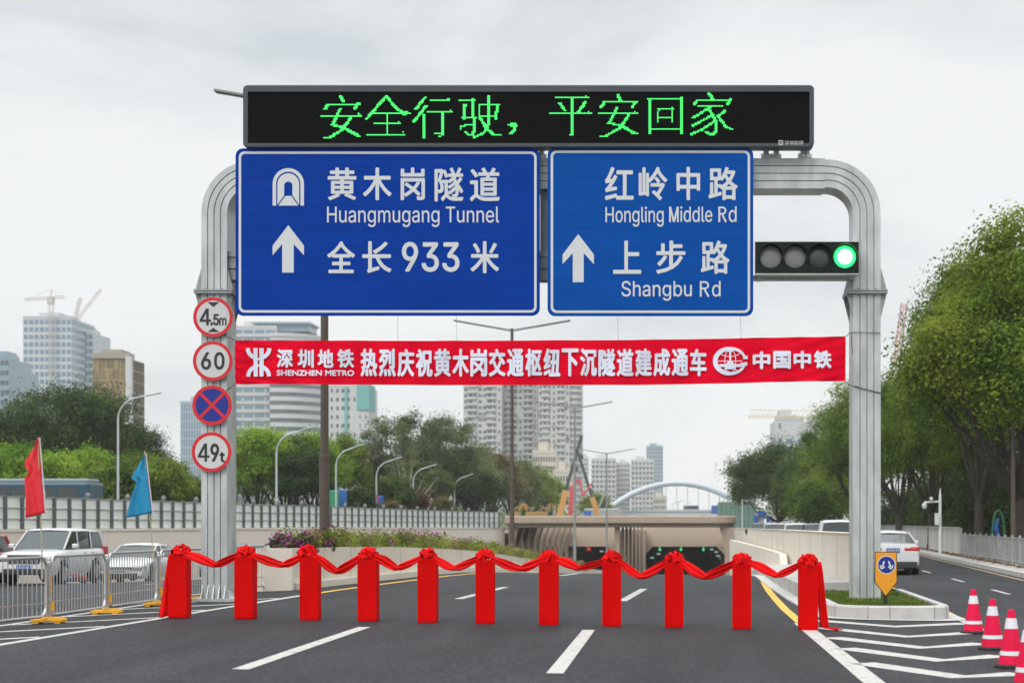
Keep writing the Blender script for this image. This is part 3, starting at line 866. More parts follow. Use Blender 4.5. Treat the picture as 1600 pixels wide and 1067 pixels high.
quan = [([(513,92),(375,252)],2), ([(513,95),(600,195),(675,214)],2), ([(640,228),(650,228)],2), ([(430,214),(675,214)],1), ([(523,214),(523,362)],1), ([(430,284),(618,284)],1), ([(603,272)],1), ([(385,364),(652,364)],1), ([(638,352)],1)]
xing = [([(790,100),(725,182)],2), ([(800,158),(712,272)],2), ([(778,225),(778,385)],2), ([(838,122),(970,122)],1), ([(955,110),(968,110)],1), ([(815,202),(992,202)],1), ([(978,190)],1), ([(912,202),(912,370)],2), ([(862,362),(900,362)],1), ([(890,382)],2)]
shi = [([(1042,122),(1152,122)],1), ([(1132,110),(1127,240)],2), ([(1075,155),(1068,258)],2), ([(1065,155),(1092,155)],1), ([(1055,246),(1162,246)],1), ([(1145,246),(1135,360)],2), ([(1080,350),(1105,372)],2), ([(1105,372),(1130,372)],2), ([(1045,325),(1045,308),(1145,292)],1),
       ([(1243,88),(1243,235),(1238,320),(1200,360),(1140,385)],2), ([(1180,155),(1325,155)],1), ([(1183,155),(1183,245)],1), ([(1302,155),(1300,255)],2), ([(1183,236),(1300,236)],1), ([(1185,250),(1235,330),(1280,365)],2), ([(1280,370),(1322,370)],2)]
comma = [([(1405,282),(1430,282)],2), ([(1400,293),(1435,293)],3), ([(1405,304),(1436,304)],2), ([(1432,315),(1428,335),(1398,360)],2)]
ping = [([(97,117),(283,117)],1), ([(270,106)],1), ([(188,117),(186,322)],2), ([(178,322),(194,322)],1), ([(118,145),(148,188)],2), ([(260,140),(222,198)],2), ([(70,206),(300,206)],1), ([(287,196)],1)]
an2 = [([(440,97),(458,135)],2), ([(365,142),(548,142)],1), ([(365,145),(348,170)],2), ([(545,135),(520,168)],2), ([(338,204),(556,204)],1), ([(540,194)],1), ([(437,170),(395,255)],2), ([(395,257),(460,270),(548,318)],3), ([(503,210),(455,285),(375,328)],2), ([(372,331),(345,331)],1)]
hui = [([(613,122),(805,122)],1), ([(620,122),(620,318)],2), ([(793,112),(793,312)],2), ([(622,292),(793,292)],1), ([(668,176),(752,176)],1), ([(672,176),(670,248)],1), ([(744,168),(744,248)],1), ([(672,228),(744,228)],1)]
jia = [([(948,92),(970,125)],2), ([(885,128),(1070,128)],1), ([(880,132),(865,158)],2), ([(1070,120),(1048,155)],2), ([(890,163),(1028,163)],1), ([(960,165),(858,230)],2), ([(950,185),(985,240),(990,300),(965,325),(930,306)],2), ([(968,212),(858,272)],2), ([(982,245),(905,295),(848,320)],2), ([(1037,190),(992,222)],2), ([(1000,220),(1040,275),(1075,292)],2)]
for st, sc, ou, ov in ((an1, 4.571, 490, 130), (quan, 4.571, 490, 130), (xing, 4.571, 490, 130), (shi, 4.571, 490, 130), (comma, 4.571, 490, 130), (ping, 3.5556, 840, 120), (an2, 3.5556, 840, 120), (hui, 3.5556, 840, 120), (jia, 3.5556, 840, 120)):
    mb = MB(); k = YD / F; s = DP * k * 0.42
    for i, j in sorted(dots(st, sc, ou, ov)):
        x, z = (490 + i*DP - CU)*k, EYE - (145.4 + j*DP - CV)*k
        mb.add([(x-s, YD+0.014, z-s*.86), (x+s, YD+0.014, z-s*.86), (x+s, YD+0.014, z+s*.86), (x-s, YD+0.014, z+s*.86), (x-s, YD+0.03, z-s*.86), (x+s, YD+0.03, z-s*.86), (x+s, YD+0.03, z+s*.86), (x-s, YD+0.03, z+s*.86)], [(0,1,2,3), (0,4,5,1), (1,5,6,2), (2,6,7,3), (3,7,4,0)])
    mb.build('led_lettering', LEDGRN, led)
mb = MB()
for q, ch in enumerate('深圳如铧'):
    put_text(mb, ch, 1226 + q*7.6, 220.2, 1232.6 + q*7.6, 226.8, YD - 0.002, 0)
o2, i2 = rrect(1216.6, 219.6, 1223.6, 227, 0.6, YD), rrect(1217.8, 220.8, 1222.4, 225.8, 0.4, YD)
ring(mb, o2, i2, YD - 0.002); mb.stroke([(gx(1218.6, YD), gz(225, YD)), (gx(1220.2, YD), gz(222.4, YD)), (gx(1221.8, YD), gz(225, YD))], 0.012, YD - 0.0025)
mb.build('maker_mark', mat('grey_white_print', (0.55, 0.57, 0.58), 0.6), led)

# ------------------------------------------------------------------ the two direction signs
YS = 30.80
SILVER = mat('sign_back_aluminium', (0.5, 0.51, 0.52), 0.45, metal=0.5)
def direction_sign(label, box, blue, fill):
    u0, v0, u1, v1 = box
    t = thing('direction_sign', label, 'road sign', P((u0+u1)/2, (v0+v1)/2, YS), group='blue direction signs on the gantry')
    o = rrect(u0, v0, u1, v1, 12, YS); n = len(o)
    mb = MB(); mb.xz(o, YS, YS + 0.012)
    mb.build('panel', blue, t)
    mb = MB()
    for v in np.linspace(v0 + 22, v1 - 22, 5): mb.box(gx(u0 + 8, YS), gx(u1 - 8, YS), YS + 0.0125, YS + 0.05, gz(v + 3, YS), gz(v - 3, YS))
    for u in (u0 + 70, u1 - 70): mb.box(gx(u-3, YS), gx(u+3, YS), YS + 0.051, YG + 0.1, gz(v1 - 40, YS), gz(v0 + 30, YS))
    mb.build('backing_rail', SILVER, t)
    mb = MB(); ring(mb, rrect(u0+5, v0+5, u1-5, v1-5, 9, YS), rrect(u0+8.8, v0+8.8, u1-8.8, v1-8.8, 6, YS), YS - 0.003)
    mb.build('border', WHITE_SHEET, t)
    fill(t)
def arrow_pts(u0, v0, u1, v1, s0, s1):
    um = (u0+u1)/2
    return [(gx(u, YS), gz(v, YS)) for u, v in ((um, v0), (u1, v0+32), (u1, v0+47), (s1, v0+29.5), (s1, v1), (s0, v1), (s0, v0+29.5), (u0, v0+47), (u0, v0+32))]
YT = YS - 0.004
def fill_a(t):
    mb = MB()
    for ch, a, b in (('黄', 512, 557), ('木', 567, 612), ('岗', 626, 664), ('隧', 679, 724), ('道', 734, 781)):
        put_text(mb, ch, a, 262, b, 315 if ch in '隧道' else 313, YT, 1.0)
    for ch, a, b in (('全', 511, 555), ('长', 566, 612), ('米', 735, 780)):
        put_text(mb, ch, a, 377, b, 427, YT, 1.0)
    put_text(mb, '933', 628, 378, 718, 425, YT, 1.1, 'inter')
    put_text(mb, 'Huangmugang Tunnel', 511, 323, 780, 355, YT, 0.15, 'inter')
    mb.build('lettering', WHITE_SHEET, t)
    mb = MB(); mb.flat(arrow_pts(426, 352, 475, 426, 441, 459), YT); mb.build('arrow', WHITE_SHEET, t)
    mb = MB(); k = YS / F      # tunnel pictogram: two nested arches and the road
    def arch(u0, u1, v0, v1, n=14):
        r = (u1-u0)/2; c = (u0+u1)/2
        return [(gx(u0, YS), gz(v1, YS))] + [(gx(c + r*math.cos(R(180-180*i/n)), YS), gz(v0 + r - r*math.sin(R(180-180*i/n)), YS)) for i in range(n+1)] + [(gx(u1, YS), gz(v1, YS))]
    def band(o, i, y):
        n = len(o); b = len(mb.v); mb.v += [(x, y, z) for x, z in o] + [(x, y, z) for x, z in i]
        for q in range(n-1): mb.f.append((b+q, b+n+q, b+n+q+1, b+q+1)); mb.m.append(0)
    band(arch(426, 475, 263, 321.5), arch(431.5, 469.5, 268.5, 321.5), YT)
    # inner arch with a flared foot
    n = 14; o = arch(433.5, 467.5, 271, 321.5); i = arch(444, 457, 284, 307.5)
    band(o[:2] + o[2:], i, YT)
    mb.flat([(gx(u, YS), gz(v, YS)) for u, v in ((446, 306.5), (455, 306.5), (466, 321.5), (435, 321.5))], YT - 0.0008)
    mb.build('tunnel_pictogram', WHITE_SHEET, t)
    mb = MB()
    for a, b in (((444.5, 306.5), (433.8, 321)), ((456.5, 306.5), (467.2, 321))):
        mb.stroke([(gx(a[0], YS), gz(a[1], YS)), (gx(b[0], YS), gz(b[1], YS))], 1.3*k, YT - 0.0016)
    mb.build('pictogram_gap', BLUE_SIGN, t)
def fill_b(t):
    mb = MB()
    for ch, a, b in (('红', 945, 990), ('岭', 998, 1043), ('中', 1057, 1094), ('路', 1107, 1153)): put_text(mb, ch, a, 261, b, 313, YT, 1.0)
    for ch, a, b in (('上', 958, 1002), ('步', 1025, 1071), ('路', 1095, 1140)): put_text(mb, ch, a, 376, b, 428, YT, 1.0)
    k = YS / F; q = lambda pts, w, lay: mb.stroke([(gx(a, YS), gz(b, YS)) for a, b in pts], w*k, YT - lay*0.0006)
    put_text(mb, 'Hongling', 946, 323, 1037, 354.5, YT, 0.2, 'inter'); put_text(mb, 'iddle', 1063, 322.5, 1113, 347.3, YT, 0.2, 'inter'); put_text(mb, 'd', 1138.5, 322.5, 1151, 347.3, YT, 0.2, 'inter')
    def em(u0, u1, v0, v1):
        q([(u0 + 1.4, v1), (u0 + 1.4, v0)], 2.8, 0); q([(u1 - 1.4, v1), (u1 - 1.4, v0)], 2.8, 0)
        q([(u0 + 1.6, v0 + .3), ((u0+u1)/2, v1 - .2)], 2.8, 1); q([(u1 - 1.6, v0 + .3), ((u0+u1)/2, v1 - .2)], 2.8, 2)
    def ar(u0, u1, v0, v1):
        vm = v0 + (v1-v0)*.52; rr_ = (vm-v0-2.6)/2; cx_ = u1 - 1.9 - rr_; cy_ = (v0 + vm)/2
        q([(u0 + 1.4, v1), (u0 + 1.4, v0)], 2.8, 0)
        q([(u0 + .8, v0 + 1.3)] + [(cx_ + rr_*math.sin(R(a)), cy_ - rr_*math.cos(R(a))) for a in range(0, 181, 15)] + [(u0 + .8, vm - 1.3)], 2.7, 1)
        q([(u0 + (u1-u0)*.48, v0 + (v1-v0)*.52), (u1 - 1.2, v1)], 2.9, 3)
    em(1045.5, 1060.5, 323, 347.3); ar(1122.5, 1135.5, 323, 347.3)
    put_text(mb, 'Shangbu', 971, 439, 1081, 470, YT, 0.2, 'inter'); put_text(mb, 'd', 1112.5, 439, 1126, 463.6, YT, 0.2, 'inter'); ar(1093.5, 1108.5, 439.5, 463.6)
    mb.build('lettering', WHITE_SHEET, t)
    mb = MB(); mb.flat(arrow_pts(879, 366, 928, 441, 895, 912), YT); mb.build('arrow', WHITE_SHEET, t)
direction_sign('wide blue sign with a tunnel pictogram and 933, mounted below the message board', (368, 232, 843.5, 493.5), BLUE_SIGN, fill_a)
direction_sign('narrower blue sign reading Hongling Middle Rd, beside the traffic light', (855.5, 230.5, 1177, 494), BLUE_SIGN2, fill_b)

# ------------------------------------------------------------------ traffic light
YL = 30.72
tl = thing('traffic_light', 'horizontal four-lamp traffic light glowing green beside the right gantry column', 'traffic light', P(1261, 403, YL))
HOUS = mat('green_black_housing', (0.010, 0.016, 0.014), 0.5, spec=.15)
mb = MB(); mb.box(gx(1180.5, YL), gx(1342, YL), YL, YL + 0.20, gz(427.5, YL), gz(378.5, YL))
for u in (1223, 1261.5, 1300): mb.box(gx(u-.8, YL), gx(u+.8, YL), YL - 0.004, YL, gz(426, YL), gz(380, YL))
mb.build('housing', HOUS, tl, bevel=0.012)
mb = MB(); mb.box(gx(1180, YL), gx(1343, YL), YL - 0.02, YL + 0.21, gz(429.2, YL), gz(427.6, YL)); mb.box(gx(1180, YL), gx(1343, YL), YL - 0.02, YL + 0.21, gz(378.4, YL), gz(377.4, YL))
mb.build('trim', GALV, tl)
LENS = mat('unlit_lens', (0.21, 0.215, 0.22), 0.18, spec=0.8, bump=0.3, bscale=60)
LENS2 = mat('unlit_dark_lens', (0.035, 0.05, 0.045), 0.18, spec=0.8, bump=0.3, bscale=60)
GLOW = mat('green_lamp_glow', (0.02, 0.5, 0.12), 0.3, emit=(0.02, 1.0, 0.16), estr=2.2); CORE = mat('green_lamp_core', (0.4, 0.8, 0.5), 0.3, emit=(0.40, 1.0, 0.52), estr=1.7)
for u, m_ in ((1204, LENS), (1242, LENS), (1280, LENS2), (1320, GLOW)):
    c = P(u, 401.5, YL); r = 17.2 * YL / F
    mb = MB(); mb.lathe([(0.001, -0.034), (r*.5, -0.028), (r*.85, -0.014), (r, 0.0)], (c.x, YL - 0.004, c.z), 28, axis='Y', caps=False)
    lens = mb.build('lens', m_, tl, smooth=True)
    if m_ is GLOW:
        mb = MB(); mb.lathe([(0.001, -0.040), (r*.45, -0.036), (r*.72, -0.028)], (c.x, YL - 0.004, c.z), 28, axis='Y', caps=False); mb.build('glowing_core', CORE, lens, smooth=True)
    mb = MB(); rr = r * 1.12; nn = 22; vs = []
    for q in range(nn + 1):
        a = R(-20 + 220 * q / nn); dl = 0.20 * (0.55 + 0.45 * math.sin(max(0, min(math.pi, a)))) 
        for r_ in (rr, rr + 0.008):
            vs += [(c.x + r_*math.cos(a), YL - 0.001, c.z + r_*math.sin(a)), (c.x + r_*math.cos(a), YL - dl, c.z + r_*math.sin(a) - 0.012)]
    fs = []
    for q in range(nn):
        a, b = 4*q, 4*(q+1)
        fs += [(a, a+1, b+1, b), (a+2, b+2, b+3, a+3), (a+1, a+3, b+3, b+1)]
    mb.add(vs, fs); mb.build('visor', BLACK, tl, smooth=True, angle=40)

# ------------------------------------------------------------------ banner
YB = 30.9
def banner_surf(x, z):
    return YB + 0.028*math.sin(x*1.15 + 0.6) + 0.018*math.sin(x*3.1 + z*2.2) + 0.012*math.sin(x*6.3 - z*6.0)
def bt(u): return 532 - 2.5*(u-367)/954 - 3.5*sm(900, 1321, u) + 1.2*math.sin((u-367)/954*math.pi)
def bb(u): return 600 + 1.6*math.sin((u-367)/954*math.pi) - 4.5*sm(950, 1321, u)
ban = thing('banner', 'long red cloth banner with white Chinese slogan tied between the gantry columns', 'banner', P(844, 565, YB))
rows = []
for j in range(13):
    row = []
    for i in range(181):
        u = 367 + 954*i/180; v = bt(u) + (bb(u) - bt(u))*j/12
        p = P(u, v, YB); p.y = banner_surf(p.x, p.z)
        # creases pulling in from the corners
        e = math.exp(-((u-1321)/130)**2) + math.exp(-((u-367)/90)**2)
        s = abs(u - (1321 if u > 844 else 367)); p.y += 0.028*e*math.sin((v - bt(u))*0.42 - s*0.10)
        row.append(tuple(p))
    rows.append(row)
mb = MB(); mb.grid(rows, flip=True); mb.build('cloth', RED_BANNER, ban, smooth=True, angle=80)
PRINT = mat('pale_print', (0.70, 0.73, 0.86), 0.6)
ds = lambda x, z: banner_surf(x, z) - 0.036
mb = MB()
for ch, a, b in (('深', 434, 459), ('圳', 466, 491), ('地', 497, 522), ('铁', 528, 554)): put_text(mb, ch, a, 546, b, 575, YB, 0.95, surf=ds, layer=0.0003)
put_text(mb, 'SHENZHEN METRO', 434, 578.5, 554, 587.5, YB, 0.42, surf=ds, layer=0.0003)
txt = '热烈庆祝黄木岗交通枢纽下沉隧道建成通车'
for q, ch in enumerate(txt):
    u = 564 + q * 28.55; put_text(mb, ch, u, 545, u + 26.3, 588.5 - 1.0*sm(900, 1100, u), YB, 1.2, surf=ds, layer=0.0003)
for q, ch in enumerate('中国中铁'):
    u = 1176 + q * 31.8; put_text(mb, ch, u, 549 - q*0.4, u + 27.5, 577 - q*0.4, YB, 1.2, surf=ds, layer=0.0003)
mb.build('lettering', PRINT, ban)
def bpt(u, v): p = P(u, v, YB); return (p.x, p.z)
def stroke_on(mb, pts, w, lay):
    """stroke on the banner, pixel coordinates"""
    k = len(mb.v); mb.stroke([bpt(*p) for p in pts], [q*YB/F for q in w] if isinstance(w, list) else w*YB/F, 0)
    for i in range(k, len(mb.v)):
        x, y, z = mb.v[i]; mb.v[i] = (x, ds(x, z) - lay*0.0005, z)
mb = MB(); lay = 0
for sx in (-1, 1):
    for up in (1, -1):
        def T(a, b): return (405.3 + sx*a, 566.5 - up*b)
        stroke_on(mb, [T(16.8, 22), T(16.2, 17.5), T(14, 13), T(10, 9.3), T(4.5, 6), T(4.5, 1.0)], 6.2, lay); lay += 1
        stroke_on(mb, [T(4.7, 22), T(4.7, 0)], 6.6, lay); lay += 1
        stroke_on(mb, [T(0, 7), T(0, 3.2)], 6.0, lay); lay += 1
mb.build('metro_emblem', PRINT, ban)
mb = MB(); lay = 0
def el(cx, cy, rx, ry, a0, a1, n=28): return [(cx + rx*math.cos(R(a0+(a1-a0)*i/n)), cy - ry*math.sin(R(a0+(a1-a0)*i/n))) for i in range(n+1)]
stroke_on(mb, el(1141, 564, 23.5, 19.5, 12, 345), [3.2 + 4.2*abs(math.sin(R(6+166*i/28)))*(1 if 7 < i < 22 else .6) for i in range(29)], lay); lay += 1
stroke_on(mb, [(1161, 558.5), (1168, 558.5)], 5.5, lay); lay += 1
stroke_on(mb, [(1157, 570), (1167.5, 568)], 5.5, lay); lay += 1
for rx in (8.5,): 
    stroke_on(mb, el(1141, 564, rx, 19, 90, 270), 1.0, lay); lay += 1
    stroke_on(mb, el(1141, 564, rx, 19, 90, -90), 1.0, lay); lay += 1
stroke_on(mb, [(1122, 564), (1160, 564)], 1.2, lay); lay += 1
stroke_on(mb, el(1141, 545, 19, 12, 200, 340, 12), 1.0, lay); lay += 1
stroke_on(mb, el(1141, 584, 14, 8, 30, 150, 12), 1.0, lay); lay += 1
stroke_on(mb, [(1141, 546), (1141, 549.5)], 9, lay); lay += 1
stroke_on(mb, [(1141, 549), (1141, 566)], 3.0, lay); lay += 1
stroke_on(mb, [(1141, 564), (1141, 568), (1141, 570), (1141, 577)], [6, 12, 19, 17], lay); lay += 1
stroke_on(mb, [(1124, 571), (1158, 571)], 4.5, lay); lay += 1
mb.build('globe_emblem', PRINT, ban)
ROPE = mat('dark_green_cord', (0.02, 0.035, 0.03), 0.8)
def cord(pts, r):
    mb = MB(); mb.tube(pts, r, 5); mb.build('tie_cord', ROPE, ban)
for a, b, c in (((367.5, 532), (360, 528), (353, 526)), ((367.5, 600), (360, 606), (352, 611)), ((1320.5, 526.5), (1326, 522), (1331, 519)), ((1320.5, 595.5), (1327, 601), (1334, 604))):
    cord([P(*a, YB), P(*b, YB + 0.1), P(*c, YG + 0.02)], 0.008)
cord([P(1334, 603, YG - .02), P(1352, 608, YG - .03), P(1376, 614, YG - .015)], 0.010)
cord([P(1331, 519, YG - .02), P(1354, 519.5, YG - .03), P(1376, 520.5, YG - .015)], 0.006)
cord([P(1331, 519, YG - .02), P(1330, 535, YG - .03), P(1332, 552, YG - .015)], 0.007)
cord([P(353, 524, YG - .02), P(334, 521, YG - .03), P(316, 520, YG - .015)], 0.007)
for u in (622, 714, 966, 1158): cord([P(u, bt(u) + 1, YB - 0.02), P(u - 1, 492, YS + 0.03)], 0.0028)

# ------------------------------------------------------------------ round signs on the left column
YR = YG - 0.09
REDR = mat('red_reflective_ring', (0.62, 0.012, 0.02), 0.42)
BLK = mat('black_sign_ink', (0.022, 0.022, 0.024), 0.55)
SGREY = mat('pale_sign_face', (0.57, 0.58, 0.575), 0.45)
SBLUE = mat('deep_blue_sign_face', (0.006, 0.02, 0.24), 0.4)
def disc(mb, c, r0, r1, y, n=48):
    b = len(mb.v)
    if r0 <= 0:
        mb.flat([(c.x + r1*math.cos(2*math.pi*k/n), c.z + r1*math.sin(2*math.pi*k/n)) for k in range(n)], y)
    else:
        ring(mb, [(c.x + r1*math.cos(2*math.pi*k/n), c.z + r1*math.sin(2*math.pi*k/n)) for k in range(n)], [(c.x + r0*math.cos(2*math.pi*k/n), c.z + r0*math.sin(2*math.pi*k/n)) for k in range(n)], y)
def round_sign(u, v, label, fill, face=SGREY):
    c = P(u, v, YR); r = 31.3 * YR / F
    t = thing('round_sign', label, 'road sign', c, group='round traffic signs on the left gantry column')
    mb = MB(); mb.xz([(c.x + r*math.cos(2*math.pi*k/48), c.z + r*math.sin(2*math.pi*k/48)) for k in range(48)], YR, YR + 0.012); mb.build('plate', SILVER, t)
    mb = MB(); disc(mb, c, 0, r*0.87, YR - 0.0015); mb.build('face', face, t)
    mb = MB(); disc(mb, c, r*0.825, r*0.992, YR - 0.003); mb.build('ring', REDR, t)
    mb = MB()
    for dv in (-14, 14): mb.box(gx(316, YR), gx(351, YR), YR + 0.0125, YG - 0.001, gz(v + dv + 2, YR), gz(v + dv - 2, YR))
    mb.build('mounting_rail', GALV_D, t)
    fill(t, c, r)
def four(mb, u0, u1, v0, v1, y):
    k = YR / F; q = lambda pts, w, lay: mb.stroke([(gx(a, YR), gz(b, YR)) for a, b in pts], w*k, y - lay*0.0006)
    us = u0 + (u1-u0)*.68; vb = v0 + (v1-v0)*.72
    q([(us, v0), (us, v1)], 4.2, 0); q([(u0, vb), (u1, vb)], 3.8, 1); q([(us - .6, v0 + 1), (u0 + 1.8, vb - .4)], 4.0, 2)
def s45(t, c, r):
    y = YR - 0.003; mb = MB()
    four(mb, 312, 330, 482, 508.5, y); put_text(mb, '.', 328.5, 503.5, 333, 508.5, y, 0.3, 'inter'); put_text(mb, '5', 333, 490.5, 342.5, 508.5, y, 0.8, 'inter'); put_text(mb, 'm', 342.5, 496.5, 354, 508.5, y, 0.5, 'inter')
    mb.build('lettering', BLK, t)
    mb = MB(); f = lambda u, v: (gx(u, YR), gz(v, YR))
    mb.flat([f(324, 472), f(343, 472), f(333.5, 480)], y); mb.flat([f(324, 519), f(343, 519), f(333.5, 512)], y)
    mb.build('height_arrow', BLK, t)
def s60(t, c, r):
    mb = MB(); put_text(mb, '6', 314, 550, 330, 577.5, YR - 0.003, 0.9, 'inter'); put_text(mb, '0', 334.5, 550, 351, 577.5, YR - 0.003, 0.9, 'inter'); mb.build('lettering', BLK, t)
def snp(t, c, r):
    mb = MB(); w = r*0.15; d = r*0.845*math.sqrt(.5)
    mb.stroke([(c.x-d, c.z+d), (c.x+d, c.z-d)], w, YR - 0.004); mb.stroke([(c.x-d, c.z-d), (c.x+d, c.z+d)], w, YR - 0.0046); mb.build('cross', REDR, t)
def s49(t, c, r):
    mb = MB(); four(mb, 309, 327.5, 692.5, 721, YR - 0.003); put_text(mb, '9', 328.5, 692.5, 342.5, 721, YR - 0.003, 1.0, 'inter'); put_text(mb, 't', 343, 706, 351.5, 722, YR - 0.003, .8, 'inter'); mb.build('lettering', BLK, t)
round_sign(333, 495.5, 'round white height limit sign reading 4.5m with red rim, topmost on the column', s45)
round_sign(332.5, 564, 'round white speed limit sign reading 60 with red rim', s60)
round_sign(331.5, 633, 'round blue no-stopping sign with a red cross on the left column', snp, SBLUE)
round_sign(330.5, 706, 'round white weight limit sign reading 49t with red rim', s49)
# ------------------------------------------------------------------ ribbon-cutting posts, silk flowers and ribbon
ORD = ['leftmost', 'second', 'third', 'fourth', 'fifth', 'sixth', 'seventh', 'eighth', 'ninth', 'tenth', 'rightmost']
POSTU = [281, 384.5, 485.5, 576, 669, 758.5, 858, 956, 1053.5, 1159, 1262.5]
PT = []
for i, u in enumerate(POSTU):
    Y = 25.45 - 0.105 * i
    x = (u - CU) / F * Y
    PT.append((x, Y, zr(x, Y)))
PW, PH = 0.295, 1.03
yaws = [0.02, -0.01, 0.03, -0.03, 0.0, 0.04, -0.02, 0.02, 0.0, -0.02, 0.01]
rngp = random.Random(4)
def flower_mesh(seed):
    r = random.Random(seed); mb = MB()
    nP = 46
    for k in range(nP):
        th = r.uniform(0, 2*math.pi); ph = math.acos(r.uniform(-0.15, 1.0))
        d = Vector((math.cos(th)*math.sin(ph), math.sin(th)*math.sin(ph), math.cos(ph)))
        t = d.cross(Vector((r.uniform(-1, 1), r.uniform(-1, 1), r.uniform(-1, 1)))).normalized(); b = d.cross(t)
        R0 = Vector((0.105, 0.10, 0.10)); L_ = r.uniform(0.055, 0.085); W_ = r.uniform(0.04, 0.07)
        rows = []
        for i in range(6):           # a looped petal: out and back
            a = i / 5; s = math.sin(a*math.pi); c = d * (0.02 + L_*0.95*s) + t * (a - 0.5) * 0.085
            rows.append([tuple(Vector((d.x*R0.x, d.y*R0.y, d.z*R0.z*0.8 + 0.03))*0.62 + c + b*W_*q*(0.55 + 0.45*s) + d*0.012*abs(q)) for q in (-1, -0.35, 0.35, 1)])
        mb.grid(rows)
    return mb
fl0 = None
for i, (x, y, z) in enumerate(PT):
    nm = ORD[i]
    lab = ('%s red square post, with %s' % (nm + ('' if nm in ('leftmost', 'rightmost') else ' from left'), ['a cloth tail trailing to its left', 'the left gantry column just behind it', 'a flower set to the left of its top', 'a lane line starting at its foot', 'the planter wall behind it', 'the planter hedge behind it', 'the tapering planter end behind it', 'the near lane line to its lower left', 'the dark tunnel mouth behind it', 'the yellow kerb line right behind it', 'a cloth tail trailing to its right'][i]))
    t = thing('red_post', lab, 'post', (x, y, z), yaws[i], group='red ribbon-cutting posts across the road')
    h = PW / 2
    mb = MB()
    zs = [0.0, 0.02, PH*0.33, PH*0.66, PH - 0.012, PH]
    rg = random.Random(i)
    j = lambda s: rg.uniform(-s, s)
    ringv = []
    for q, zz in enumerate(zs):
        k = h if 0 < q < 5 else h - 0.008
        s = 0.004 if 0 < q < 4 else 0.0
        ringv.append([(-k + j(s), -k + j(s), zz), (0, -k + j(s)*1.5, zz), (k + j(s), -k + j(s), zz), (k + j(s)*1.5, 0, zz), (k + j(s), k, zz), (0, k, zz), (-k, k, zz), (-k, 0, zz)])
    vs = [p for r_ in ringv for p in r_]; fs = []
    for q in range(5):
        for k in range(8): fs.append((q*8+k, q*8+(k+1) % 8, (q+1)*8+(k+1) % 8, (q+1)*8+k))
    fs.append(tuple(range(40, 48))); fs.append(tuple(range(7, -1, -1)))
    mb.add(vs, fs)
    mb.build('wrapped_box', RED_BOX, t, rel=False)
    mb = MB(); mb.box(-h - .004, -h + .012, -h - .004, -h - .0005, 0.03, PH - .02); mb.box(-h - 0.0, h, -h - .003, -h - .0005, PH - 0.05, PH - .046)
    mb.build('paper_seam', RED_BOX, t, rel=False)
    dx = {2: -0.05, 0: 0.02}.get(i, 0.0)
    if i < 4: o = flower_mesh(i + 1).build('ribbon_flower', RED_SILK, None, smooth=True, angle=180)
    else:
        o = src[i % 4].copy(); COL.objects.link(o)
    if i == 0: src = {}
    if i < 4: src[i] = o
    o.location = (x + dx, y - 0.02, z + PH + 0.012); o.rotation_euler = (0, 0, rngp.uniform(0, 6.28) if i >= 4 else 0)
    o.scale = (1.0, 1.0, 1.0) if i not in (2,) else (1.0, 1.0, 1.15)
    tag(o, 'red silk flower bow on top of the %s red post' % (nm if nm in ('leftmost', 'rightmost') else nm + ' from left'), 'bow', 'silk flowers on the red posts')
# the ribbon between them
LOW = [(340, 888), (440, 887.5), (527, 898), (621, 892.5), (712, 893), (812, 893.5), (909, 893), (1003, 906), (1104, 906), (1211, 904)]
mb = MB()
for i in range(10):
    a = Vector(PT[i]) + Vector((0.10, -0.12, PH + 0.03)); b = Vector(PT[i+1]) + Vector((-0.10, -0.12, PH + 0.03))
    Ym = (PT[i][1] + PT[i+1][1]) / 2 - 0.14
    lowp = P(LOW[i][0], LOW[i][1] - 5, Ym)
    t0 = (lowp.x - a.x) / (b.x - a.x) + random.Random(i * 5 + 1).uniform(-.05, .05)
    nseg = 40; rows = []
    rg = random.Random(i * 7 + 3); ph = rg.uniform(0, 6); wl, wr_ = rg.uniform(.125, .17), rg.uniform(.10, .15)
    for k in range(nseg + 1):
        s = k / nseg
        # two slack spans of flat cloth meeting in a sharp soft fold at the low point
        if s < t0:
            q = s / t0; z = a.z + (lowp.z - a.z) * (0.86*q + 0.14*math.sin(q*math.pi/2)) - .012*math.sin(q*math.pi)*(1 if i % 3 else -1.6)
            w = wl * (0.42 + 0.58*math.sin(min(1, q*1.25)*math.pi*.78)) if q < 1 else .06
        else:
            q = (s - t0) / (1 - t0); z = lowp.z + (b.z - lowp.z) * (0.9*q + 0.1*q*q) - .010*math.sin(q*math.pi)
            w = wr_ * (0.45 + 0.55*math.sin(max(0, 1 - q*.92)*math.pi*.8))
        fold = math.exp(-((s - t0)/.045)**2); w = w*(1 - .45*fold) + .02*fold
        x = a.x + (b.x - a.x)*s; y = a.y + (b.y - a.y)*s
        lean = .35*math.sin(s*4 + ph) + (.9 if s < t0 else -.5)*.25
        row = []
        for c in range(11):
            v = c / 10 - 0.5
            row.append((x + .035*v*(1 if s < t0 else -1), y + lean*v*w - .010*math.cos(v*13 + s*6 + ph) - .022*fold*math.cos(v*6.3), z + v*w))
        rows.append(row)
    mb.grid(rows, flip=True)
def tail(x0, x1a, x1b, y, z0, z1, w0, w1, seed):
    rg = random.Random(seed); rows = []
    for k in range(15):
        s = k / 14; row = []
        xc = x0 + (x1a - x0)*s**0.85; w = w0 + (w1 - w0)*s
        for c in range(9):
            v = c / 8 - 0.5
            row.append((xc + v*w, y - 0.045*math.cos(v*9 + seed)*(.3 + s) - 0.02*math.sin(s*7), z0 + (z1 - z0)*s + 0.01*math.sin(v*11)*s))
        rows.append(row)
    return rows
x, y, z = PT[0]
